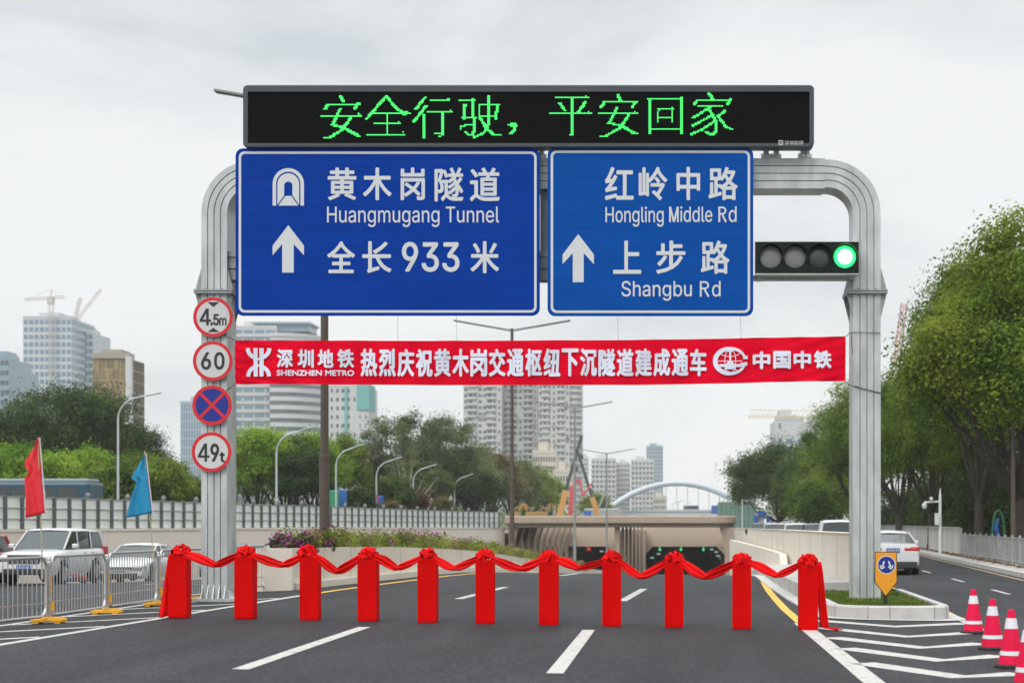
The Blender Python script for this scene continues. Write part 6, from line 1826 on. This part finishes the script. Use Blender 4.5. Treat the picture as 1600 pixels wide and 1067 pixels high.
t, b = tower('pinkish_block', 'pinkish low apartment block with balconies behind the bare tree', 562, 640, 712, 290, PB, WDARK, 3.0, 6, 14, .55, .42, band=bmat('pink_band', (.5, .36, .30)), seed=10, roofbox=False, vbot=1)
# residential complex in the middle
Yr_ = 700
RESW = bmat('residential_white', (.50, .505, .495)); RESG = bmat('residential_grey', (.40, .41, .42))
for (u0, u1, v, dy, wl, lab, bays, sd) in ((724, 784, 556, 0, RESW, 'white residential tower wing at the left of the tall pale complex', 8, 11), (786, 840, 560, 7, RESG, 'recessed grey middle wing of the tall pale residential complex', 7, 12), (841, 890, 552, -2, RESW, 'white residential tower wing at the right of the tall pale complex', 7, 13)):
    t, b = tower('residential_tower', lab, u0, u1, v, Yr_ + dy, wl, WGLASS if dy < 5 else WDARK, 2.75, bays, 26, .5, .45, seed=sd, skip=.14, nmax=100)
    rg = random.Random(sd); x0, x1 = b[0], b[1]; nb = 3; kk = 0
    for c in (0.22, 0.72):
        z = b[3] - 3
        mb = MB()
        while z > 10:
            w = (x1 - x0)*.13; xc_ = x0 + (x1-x0)*c
            if kk < 90:
                m2 = MB(); m2.box(xc_ - w, xc_ + w, Yr_ + dy - 1.3, Yr_ + dy - .14, z - .2, z + .75); m2.build('balcony', wl, t); kk += 1
            z -= 2.75
    for k in range(50):
        zz = b[3] - 2 - 2.75*rg.randint(0, 22); xx = x0 + (x1-x0)*rg.random()
        m2 = MB(); m2.box(xx - .5, xx + .5, Yr_ + dy - .75, Yr_ + dy - .13, zz - 1.1, zz - .4); m2.build('air_conditioner', bmat('ac_grey', (.30, .30, .29)), t)
t = thing('residential_tower', 'rounded balcony wing at the right end of the tall pale complex', 'building', (gx(893, Yr_), Yr_ + 2, 0))
zt2 = EYE - (560 - CV)/F*Yr_
mb = MB(); mb.lathe([(4.3, -1), (4.3, zt2)], (gx(893, Yr_), Yr_ + 4, 0), 24); mb.build('wall', bmat('residential_dark_grey', (.33, .33, .33)), t, smooth=True, angle=50)  # round core in a darker grey than the white balconies
z = zt2 - 1
while z > 8:
    mb = MB(); mb.lathe([(5.0, z - .55), (5.0, z + .55)], (gx(893, Yr_), Yr_ + 4, 0), 24); mb.build('balcony', RESW, t, smooth=True, angle=50); z -= 2.75
tower('glass_tower', 'slim pale blue tower peeping from behind the rounded balcony wing', 893, 908, 600, 760, BB, WGLASS, 3.5, 3, 16, .7, .5, seed=14)
tower('low_block', 'cream low-rise block stepping down below the pale complex', 832, 868, 708, 420, CB, WGLASS, 3.0, 9, 14, .5, .45, seed=15, band=CB)
tower('low_block', 'cream lower step of the low-rise block near the orange boom', 866, 892, 738, 410, CB, WGLASS, 3.0, 6, 14, .5, .45, seed=16, band=CB)
for (u0, u1, v, Y, wl, lab, sd) in ((924, 962, 718, 1000, RESW, 'distant pale tower left of the farthest double lamp', 21), (963, 984, 724, 1020, RESW, 'distant pale tower wing right of the farthest double lamp', 22), (986, 1021, 720, 980, RESW, 'distant pale tower rising behind the bridge arch', 23), (1010, 1036, 698, 1250, BB, 'distant blue glass tower highest above the bridge arch', 24), (1020, 1042, 778, 800, CB, 'small distant pale block under the bridge arch', 25), (870, 886, 700, 900, RESG, 'distant grey tower between the complex and the crane boom', 26), (908, 918, 715, 1100, RESW, 'thin distant tower left of the pale twins', 27)):
    tower('distant_tower', lab, u0, u1, v, Y, wl, WGLASS, 3.2, 6 if u1 - u0 > 18 else 3, 20, .55, .5, seed=sd, band=wl if wl is RESW else None, nmax=60)
t, b = tower('white_block', 'white building above the dome tree left of the right gantry column', 1211, 1256, 656, 420, WB, WGLASS_B, 4.2, 3, 20, .5, .35, seed=31, skip=.4)
tower('white_block', 'lower white building half hidden by trees beside the right column', 1255, 1315, 664, 430, WB, WGLASS_B, 4.2, 5, 20, .3, .3, seed=32, skip=.45)
t, b = tower('mesh_wrapped_building', 'low building wrapped in green mesh beyond the portal on the right', 1124, 1180, 784, 330, bmat('green_mesh', (.10, .22, .16)), bmat('green_mesh_gap', (.16, .26, .2)), 2.2, 8, 12, .8, .3, seed=33, roofbox=False)
mb = MB()
for k in range(9):
    xx = b[0] + (b[1]-b[0])*k/8; mb.tube([(xx, 329.5, 0), (xx, 329.5, b[3] + 1.4)], .07, 5)
mb.build('scaffold_pole', GALV_D, t)

# ------------------------------------------------------------------ tower cranes
def lattice(mb, a, b, w, n, r=.09):
    a, b = Vector(a), Vector(b); d = (b - a).normalized()
    s = d.cross(Vector((0, 1, 0)))
    if s.length < .1: s = Vector((1, 0, 0))
    s = s.normalized()*w/2; q = Vector((0, w/2, 0))
    cs = [s + q, s - q, -s - q, -s + q]
    for c in cs: mb.tube([a + c, b + c], r, 5)
    for k in range(n):
        p0, p1 = a.lerp(b, k/n), a.lerp(b, (k+1)/n)
        for i in range(4):
            c0, c1 = (cs[i], cs[(i+1) % 4]) if k % 2 else (cs[(i+1) % 4], cs[i])
            mb.tube([p0 + c0, p1 + c1], r*.6, 4)
CRW = mat('pale_crane_paint', (.52, .48, .46), .6); CRR = mat('red_crane_paint', (.52, .27, .27), .6); CRY = mat('yellow_crane_paint', (.62, .50, .20), .6)
def tcrane(label, u, Y, vbase, vtop, ul, ur, vl, vr, m_, w=1.6):
    t = thing('tower_crane', label, 'crane', P(u, vbase, Y))
    mb = MB(); lattice(mb, P(u, vbase, Y), P(u, vtop, Y), w, 14, .10); mb.build('mast', m_, t)
    mb = MB(); lattice(mb, P(ul, vl, Y), P(ur, vr, Y), w*.6, 18, .08); mb.build('jib', m_, t)
    mb = MB(); top = P(u, min(vtop, vl, vr) - 12, Y); mb.tube([P(u, vtop, Y), top], .25, 5)
    for e in (P(ul + 4, vl, Y), P(ur - 4, vr, Y)): mb.tube([top, e], .07, 4)
    mb.build('stay', m_, t)
    mb = MB(); c = P(u, vtop + 4, Y); mb.box(c.x - 1.2, c.x + 1.2, Y - 1.5, Y + .5, c.z - 1.4, c.z + 1.4); mb.build('cab', m_, t)
tcrane('pale hammerhead tower crane on top of the far left glass tower', 80, 638, 640, 466, 38, 101, 468, 464, CRW)
t = thing('tower_crane', 'pale luffing crane with a steep jib on the lower glass wing', 'crane', P(121, 505, 652))
mb = MB(); lattice(mb, P(121, 530, 652), P(121, 498, 652), 1.6, 5, .16); mb.build('mast', CRW, t)
mb = MB(); lattice(mb, P(121, 498, 652), P(158, 452, 652), .9, 12, .08); mb.build('jib', CRW, t)
mb = MB(); lattice(mb, P(116, 500, 652), P(126, 465, 652), 1.0, 6, .12); mb.build('mast_head', CRW, t)
t = thing('tower_crane', 'thin red lattice crane jib rising above the trees right of the right column', 'crane', P(1396, 600, 420))
mb = MB(); lattice(mb, P(1391, 640, 420), P(1413, 474, 420), 1.6, 22, .13); mb.build('jib', CRR, t)
mb = MB(); mb.tube([P(1413, 474, 420), P(1402, 560, 421)], .05, 4); mb.tube([P(1413, 474, 420), P(1396, 540, 421)], .05, 4); mb.build('stay', CRR, t)
t = thing('tower_crane', 'pale yellow horizontal crane jib above the white building at the right', 'crane', P(1330, 700, 400))
mb = MB(); lattice(mb, P(1168, 651, 400), P(1336, 652, 400), .5, 24, .045)
mb.tube([P(1171, 640, 400), P(1336, 642, 400)], .08, 5)
for k in range(24):
    u = 1171 + k*7; mb.tube([P(u, 649, 400), P(u + 3.5, 640.5, 400), P(u + 7, 649, 400)], .05, 4)
mb.build('jib', CRY, t)
mb = MB(); lattice(mb, P(1336, 800, 400), P(1336, 636, 400), 1.6, 16, .14); mb.build('mast', CRY, t)

# ------------------------------------------------------------------ tunnel portal
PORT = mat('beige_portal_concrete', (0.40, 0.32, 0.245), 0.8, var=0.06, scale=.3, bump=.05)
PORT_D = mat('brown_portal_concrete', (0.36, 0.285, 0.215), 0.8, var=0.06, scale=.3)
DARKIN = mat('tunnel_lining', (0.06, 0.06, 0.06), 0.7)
YP = 146.0
t = portal = thing('tunnel_portal', 'beige concrete tunnel portal with a wide flat roof slab and two dark openings', 'tunnel portal', (gx(965, YP), YP, -5))
zt0, zb0 = 2.15, 1.05
xL, xR = gx(787, YP), gx(1152, YP)
prof = []
mb = MB()
pts = [(xL + 1.0, YP), (xR - 2.6, YP)] + [(xR - 2.6 + 2.6*math.sin(R(a)), YP + 2.6 - 2.6*math.cos(R(a))) for a in range(15, 91, 15)] + [(xR, YP + 6), (xL, YP + 6)] + [(xL, YP + 1.0)]
mb.xy(pts, zb0 + .35, zt0); mb.xy([((x - gx(965, YP))*.985 + gx(965, YP), y + .45 if y < YP + 5 else y - .2) for x, y in pts], zb0, zb0 + .349)
mb.build('roof_slab', PORT, t, bevel=.12)
zr_ = base(YP)
# left side wall of tall curved fins, running back along the left carriageway
for k in range(10):
    u = 797 + k*7.6; Yk = YP + 1.2 + k*1.35
    x = gx(u, YP) + k*.02
    mb = MB(); rows = []
    for j in range(9):
        s = j/8; zz = zb0 - .05 - s*(zb0 - zr_ + 1)
        d = .55*math.exp(-((s - 0)/.16)**2)
        rows.append([(x - .10 - d*.4, Yk + 1.0, zz), (x + .03 + d, Yk - .25, zz), (x + .20 + d, Yk - .15, zz), (x + .30, Yk + 1.0, zz)])
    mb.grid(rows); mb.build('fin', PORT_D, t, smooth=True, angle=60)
mb = MB(); mb.box(gx(790, YP), gx(800, YP), YP + 2.5, YP + 20, zr_ - 1, zb0 - .002); mb.xz([(gx(796, YP), zr_ - 1), (gx(875, YP) + .5, zr_ - 1), (gx(875, YP) + .5, zb0 - .002), (gx(796, YP), zb0 - .002)], YP + 15.2, YP + 16)
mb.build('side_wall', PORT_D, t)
# centre pier of slender fins
for k in range(7):
    u = 966 + k*5.6; x = gx(u, YP)
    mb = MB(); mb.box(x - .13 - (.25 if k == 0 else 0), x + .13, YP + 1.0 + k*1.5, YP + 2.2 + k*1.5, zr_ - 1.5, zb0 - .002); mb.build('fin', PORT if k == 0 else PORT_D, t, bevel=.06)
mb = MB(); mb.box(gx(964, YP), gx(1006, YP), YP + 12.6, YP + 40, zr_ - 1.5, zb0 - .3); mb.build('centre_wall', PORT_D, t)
# right pier
x0 = gx(1133, YP)
mb = MB(); rows = []
for j in range(9):
    s = j/8; zz = zb0 - s*(zb0 - zr_ + 1); d = .5*math.exp(-(s/.15)**2)
    rows.append([(x0 - d, YP + 1.2, zz), (x0 + .9, YP + 1.0, zz), (x0 + .9, YP + 20, zz), (x0 + .25 - d, YP + 20, zz)])
mb.grid(rows); mb.build('right_pier', PORT, t, smooth=True, angle=60)
# curved lintels set back under the slab, with the openings below
YLn = 160.0
def lintel(u0, u1, label):
    xa, xb = gx(u0, YLn), gx(u1, YLn); z_hi, z_lo = gz(823.5, YLn), gz(853.5, YLn)
    rows = []
    for j in range(9):
        s = j/8; rows.append([(xa, YLn + .3*(1-s)**2, z_hi + (z_lo - z_hi)*s), (xb, YLn + .3*(1-s)**2, z_hi + (z_lo - z_hi)*s)])
    mb = MB(); mb.grid(rows, flip=True); mb.add([(xa, YLn + .31, z_hi), (xb, YLn + .31, z_hi), (xb, YLn + 6, z_hi), (xa, YLn + 6, z_hi)], [(0, 1, 2, 3)])
    mb.build('lintel', PORT, portal, smooth=True, angle=60)
    # haunches
    for s, x in ((1, xa), (-1, xb)):
        mb = MB(); mb.xz([(x, z_lo + .01), (x + s*1.1, z_lo + .01), (x, z_lo - 1.1)], YLn + .03, YLn + 9); mb.build('haunch', PORT_D, portal)
lintel(872, 966, ''); lintel(1004, 1136, '')
mb = MB(); z_hi = gz(853.5, YLn)
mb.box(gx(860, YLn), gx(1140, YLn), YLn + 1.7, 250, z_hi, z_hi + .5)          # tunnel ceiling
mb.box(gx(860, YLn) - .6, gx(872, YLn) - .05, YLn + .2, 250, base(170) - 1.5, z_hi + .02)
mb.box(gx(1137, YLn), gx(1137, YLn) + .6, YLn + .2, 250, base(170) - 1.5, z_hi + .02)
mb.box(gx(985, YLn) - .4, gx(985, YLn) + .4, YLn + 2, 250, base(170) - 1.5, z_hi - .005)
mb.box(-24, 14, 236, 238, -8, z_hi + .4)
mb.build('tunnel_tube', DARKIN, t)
mb = MB(); mb.box(xL - 2, xR + 2, YLn + 1.7, YP + 120, zb0 - 1.2, zb0 - .4); mb.build('cover_slab', CONC, t)
# lane signals and lamps in the mouths
SIGR = mat('red_lane_signal', (.3, .02, .02), .4, emit=(1, .07, .04), estr=.7); SIGG = mat('green_lane_signal', (.02, .3, .1), .4, emit=(.08, 1, .32), estr=.8); LAMPW = mat('tunnel_lamp', (.6, .7, .7), .4, emit=(.7, 1, .9), estr=.4)
for i, (u, m_, lab) in enumerate(((920, SIGR, 'red lane signal in the left tunnel mouth, left one'), (953, SIGR, 'red lane signal in the left tunnel mouth, right one'), (1031, SIGG, 'green lane signal in the right tunnel mouth, left one'), (1064, SIGG, 'green lane signal in the right tunnel mouth, middle one'), (1099, SIGG, 'green lane signal in the right tunnel mouth, right one'))):
    c = P(u, 857, YLn + 3)
    tt = thing('lane_signal', lab, 'signal', c, group='lane signals in the tunnel mouths')
    mb = MB(); mb.box(c.x - .34, c.x + .34, c.y, c.y + .2, c.z - .34, c.z + .34); mb.build('housing', BLACK, tt)
    mb = MB()
    if m_ is SIGR:
        mb.stroke([(c.x - .18, c.z + .18), (c.x + .18, c.z - .18)], .10, c.y - .01); mb.stroke([(c.x - .18, c.z - .18), (c.x + .18, c.z + .18)], .10, c.y - .012)
    else:
        mb.stroke([(c.x, c.z + .24), (c.x, c.z - .1)], .10, c.y - .01); mb.flat([(c.x - .2, c.z - .02), (c.x + .2, c.z - .02), (c.x, c.z - .27)], c.y - .012)
    mb.build('symbol', m_, tt)
for i, (u, v, Y, lab) in enumerate(((1029, 865, 172, 'tunnel lamp near the left jamb of the right opening'), (1019, 871, 168, 'larger tunnel lamp at the left jamb of the right opening'), (940, 861, 172, 'tunnel lamp in the left opening'), (1119, 862, 172, 'tunnel lamp high at the right jamb of the right opening'), (1122, 868, 170, 'tunnel lamp in the middle of the right jamb'), (1127, 872, 168, 'tunnel lamp low at the right jamb of the right opening'), (1112, 858, 178, 'farthest tunnel lamp at the right jamb'))):
    c = P(u, v, Y); mb = MB(); mb.box(c.x - .2, c.x + .2, c.y - .1, c.y + .1, c.z - .08, c.z + .08)
    tag(mb.build('tunnel_lamp', LAMPW, None, origin=tuple(c)), lab, 'lamp', 'lamps inside the tunnel')
# ------------------------------------------------------------------ machines on the portal slab
EXY = mat('excavator_yellow', (.36, .22, .07), .5)
for i, (u, flip, lab) in enumerate(((806, 1, 'small yellow excavator at the left end of the portal roof'), (829, -1, 'small yellow excavator between its two fellows on the portal roof'), (848, 1, 'small yellow excavator nearest to the orange crane boom'))):
    Ye = 160; c = P(u, 805, Ye); z0 = zt0 - .35
    tt = thing('excavator', lab, 'excavator', (c.x, Ye, z0), group='yellow excavators on the portal roof')
    f_ = flip; X = c.x
    mb = MB(); mb.box(X - .75, X + .75, Ye - .5, Ye - .15, z0, z0 + .3); mb.box(X - .75, X + .75, Ye + .15, Ye + .5, z0, z0 + .3); mb.build('track', BLACK, tt, bevel=.1)
    mb = MB(); mb.xz([(X - f_*.7, z0 + .36), (X + f_*.5, z0 + .36), (X + f_*.5, z0 + .66), (X - f_*.1, z0 + .78), (X - f_*.65, z0 + .86)], Ye - .5, Ye + .5); mb.build('body', EXY, tt, bevel=.06)
    mb = MB(); mb.xz([(X - f_*.1, z0 + .7), (X + f_*.38, z0 + .68), (X + f_*.30, z0 + 1.28), (X - f_*.06, z0 + 1.3)], Ye - .48, Ye + .05); cb_ = mb.build('cab', EXY, tt, bevel=.03)
    mb = MB(); mb.xz([(X - f_*.02, z0 + .86), (X + f_*.30, z0 + .84), (X + f_*.25, z0 + 1.2), (X + 0*.01, z0 + 1.22)], Ye - .495, Ye - .485); mb.build('cab_window', GLASS, cb_)
    mb = MB(); mb.tube([(X + f_*.3, Ye + .2, z0 + .7), (X + f_*.75, Ye + .2, z0 + 1.62), (X + f_*1.05, Ye + .2, z0 + 1.66), (X + f_*1.2, Ye + .2, z0 + .8)], [.13, .13, .11, .08], 6); mb.build('boom', EXY, tt)
    mb = MB(); mb.xz([(X + f_*1.05, z0 + .82), (X + f_*1.32, z0 + .78), (X + f_*1.28, z0 + .42), (X + f_*1.0, z0 + .5)], Ye, Ye + .4); mb.build('bucket', GALV_D, tt, bevel=.03)
ORB = mat('orange_boom', (.50, .27, .08), .5); DKB = mat('dark_boom', (.05, .07, .075), .5); PKB = mat('pinkred_boom', (.55, .09, .11), .5)
def boom(label, pts, mats, Y, name='mobile_crane'):
    t = thing(name, label, 'crane', P(pts[0][0], pts[0][1], Y))
    for (a, b), (m_, w) in zip(zip(pts, pts[1:]), mats):
        mb = MB(); A_, B_ = P(*a, Y), P(*b, Y); mb.bar(A_, B_, w, w); mb.build('boom_section', m_, t, bevel=.05)
    A_ = P(pts[0][0], pts[0][1], Y)
    mb = MB(); mb.box(A_.x - 2.2, A_.x + 3.2, Y - 1, Y + 1.2, A_.z - 1.5, A_.z - .2); mb.build('carrier', m_ if name != 'mobile_crane' else ORB, t, bevel=.15)
    mb = MB(); B_ = P(*pts[-1], Y)
    if name == 'mobile_crane': mb.tube([B_, B_ - Vector((0, 0, 2.6))], .03, 4); mb.box(B_.x - .2, B_.x + .2, Y - .2, Y + .2, B_.z - 3.2, B_.z - 2.6); mb.build('hook', DKB, t)
    else: mb.tube([B_, B_ - Vector((0, 0, 2.0))], .08, 5); mb.build('hose', DKB, t)
boom('telescopic crane boom leaning right, orange below and dark above, crossing the lamp', [(874, 806), (884, 766), (909, 680)], [(ORB, .75), (DKB, .42)], 205)
boom('telescopic crane boom leaning left toward its twin, orange below and dark above', [(934, 804), (925, 776), (901, 700)], [(ORB, .7), (DKB, .40)], 212)
boom('folded pink-red concrete pump boom between the two crane booms', [(891, 805), (894, 760), (905, 748), (911, 775), (925, 754)], [(PKB, .6), (PKB, .32), (PKB, .28), (PKB, .25)], 208, 'concrete_pump')
boom('thin grey boom far behind the right crane boom', [(936, 792), (948, 760)], [(GALV_D, .3)], 230, 'concrete_pump')
# ------------------------------------------------------------------ arch bridge
YA = 430
BRW = mat('white_bridge_paint', (.48, .54, .58), .5)
t = thing('arch_bridge', 'white steel arch bridge beyond the portal carrying traffic', 'bridge', P(1050, 800, YA))
mb = MB(); n = 28; pts = []
for k in range(n+1):
    s = k/n; u = 940 + 235*s; v = 806 - 51*(4*s*(1-s))**.9
    pts.append(P(u, v, YA + 14*s - 6))
mb.tube(pts, .8, 10); mb.build('arch', BRW, t, smooth=True, angle=60)
mb = MB(); mb.box(gx(905, YA), gx(1215, YA), YA, YA + 9, gz(805, YA), gz(799, YA)); mb.build('deck', BRW, t)
mb = MB(); mb.box(gx(905, YA), gx(1215, YA), YA - .3, YA - .1, gz(799, YA), gz(796, YA)); mb.build('railing', mat('bridge_railing_grey', (.45, .5, .5), .5), t)
for k in range(4, n - 3, 2):
    p = pts[k]; mb = MB(); mb.tube([p, (p.x, p.y + 1, gz(799, YA))], .10, 4); mb.build('hanger', BRW, t)
for u in (925, 1010, 1100, 1190):
    mb = MB(); mb.box(gx(u, YA) - .8, gx(u, YA) + .8, YA + 2, YA + 7, -6, gz(805, YA)); mb.build('pier', CONC, t)
# things on the bridge and the far road
c = P(1080, 796, YA + 4)
t = thing('truck', 'small dark truck crossing the arch bridge', 'truck', (c.x, c.y, gz(799, YA)))
mb = MB(); mb.box(c.x - 2.2, c.x + 2.2, c.y - 1.2, c.y + 1.2, gz(798, YA), gz(789, YA)); mb.build('box_body', mat('truck_grey', (.16, .20, .22), .5), t, bevel=.2)
mb = MB(); mb.box(c.x - 1.8, c.x + 1.8, c.y - 1.23, c.y - 1.19, gz(794, YA), gz(790.5, YA)); mb.build('windscreen', GLASS, t)
for i, (u, v, Y, w, h, lab) in enumerate(((1118, 796, 400, 1.1, 1.1, 'blue road sign on the bridge deck'), (918, 802, 205, .5, .35, 'blue site board beside the right crane boom'), (1190, 803, 170, .38, .38, 'round blue sign high over the queue of cars'), (1181, 811, 168, .2, .4, 'small blue sign left of the queue of cars'), (1200, 812, 168, .2, .25, 'second small blue sign over the queue of cars'))):
    c = P(u, v, Y); tt = thing('blue_sign', lab, 'road sign', c, group='distant blue signs')
    mb = MB(); mb.box(c.x - w, c.x + w, Y, Y + .08, c.z - h, c.z + h); mb.build('panel', mat('distant_blue_panel', (.02, .10, .36), .5), tt)
    mb = MB(); mb.tube([(c.x, Y + .12, -.2), (c.x, Y + .12, c.z)], .07, 6); mb.build('pole', PALE_POLE, tt)
for i, (u, vt, Y, lab) in enumerate(((1153, 706, 175, 'slim dark mast left of the dome tree'), (1160, 780, 168, 'short white mast near the green mesh building'))):
    c = P(u, vt, Y); tt = thing('mast', lab, 'mast', (c.x, Y, -.2)); mb = MB(); mb.tube([(c.x, Y, -.2), (c.x, Y, c.z)], [.10, .06], 7); mb.build('pole', LAMPGREY if i == 0 else PALE_POLE, tt)
    mb = MB(); mb.bar((c.x, Y, c.z - .1), (c.x + .9, Y, c.z), .08, .08); mb.build('arm', LAMPGREY, tt)
for i, (u, vt, Y) in enumerate(((1060, 782, 520), (1068, 786, 560), (1052, 784, 540))):
    c = P(u, vt, Y)
    tt = thing('bridge_lamp', 'faint distant lamp standing on the road beyond the bridge arch', 'street lamp', (c.x, Y, 0), group='faint lamps beyond the arch')
    mb = MB(); mb.tube([(c.x, Y, 0), (c.x, Y, c.z - .5), (c.x + 1, Y, c.z), (c.x + 3, Y, c.z + .2)], .12, 5); mb.build('pole', PALE_POLE, tt)
# far wooded slopes that read as one mass, low on the horizon
arr = []; rng = np.random.default_rng(99)
for k in range(260):
    Y = rng.uniform(330, 620); u = rng.uniform(-80, 900) if rng.random() < .7 else rng.uniform(1130, 1700)
    x = (u - CU)/F*Y; n = 60; d = unit(rng.normal(size=(n, 3))); s = rng.uniform(2.5, 4.5)
    leaf_cloud(arr, np.array([x, Y, rng.uniform(1.0, 6.5)]) + d*s*rng.uniform(.3, 1.05, (n, 1)), unit(d + rng.normal(size=(n, 3))*.5), 1.2, rng)
o = bpy.data.objects.new('distant_woods', leaf_mesh('distant_woods', arr)); COL.objects.link(o); o.data.materials.append(OLIVE2); tag(o, 'far belt of trees at the foot of the distant buildings', 'woods', kind='stuff')

# ------------------------------------------------------------------ haze
HZ = bpy.data.materials.new('haze'); HZ.use_nodes = True
nt = HZ.node_tree
for n in list(nt.nodes): nt.nodes.remove(n)
o_ = nt.nodes.new('ShaderNodeOutputMaterial'); pv = nt.nodes.new('ShaderNodeVolumePrincipled')
pv.inputs['Color'].default_value = (0.985, 0.99, 1.0, 1); pv.inputs['Density'].default_value = 0.00022; pv.inputs['Anisotropy'].default_value = 0.0
nt.links.new(pv.outputs[0], o_.inputs['Volume'])
mb = MB(); mb.box(-2700, 2700, -400, 2700, -9, 200)
hz = mb.build('haze', HZ); hz['kind'] = 'stuff'; hz['label'] = 'thin pale haze over the city'; hz['category'] = 'haze'
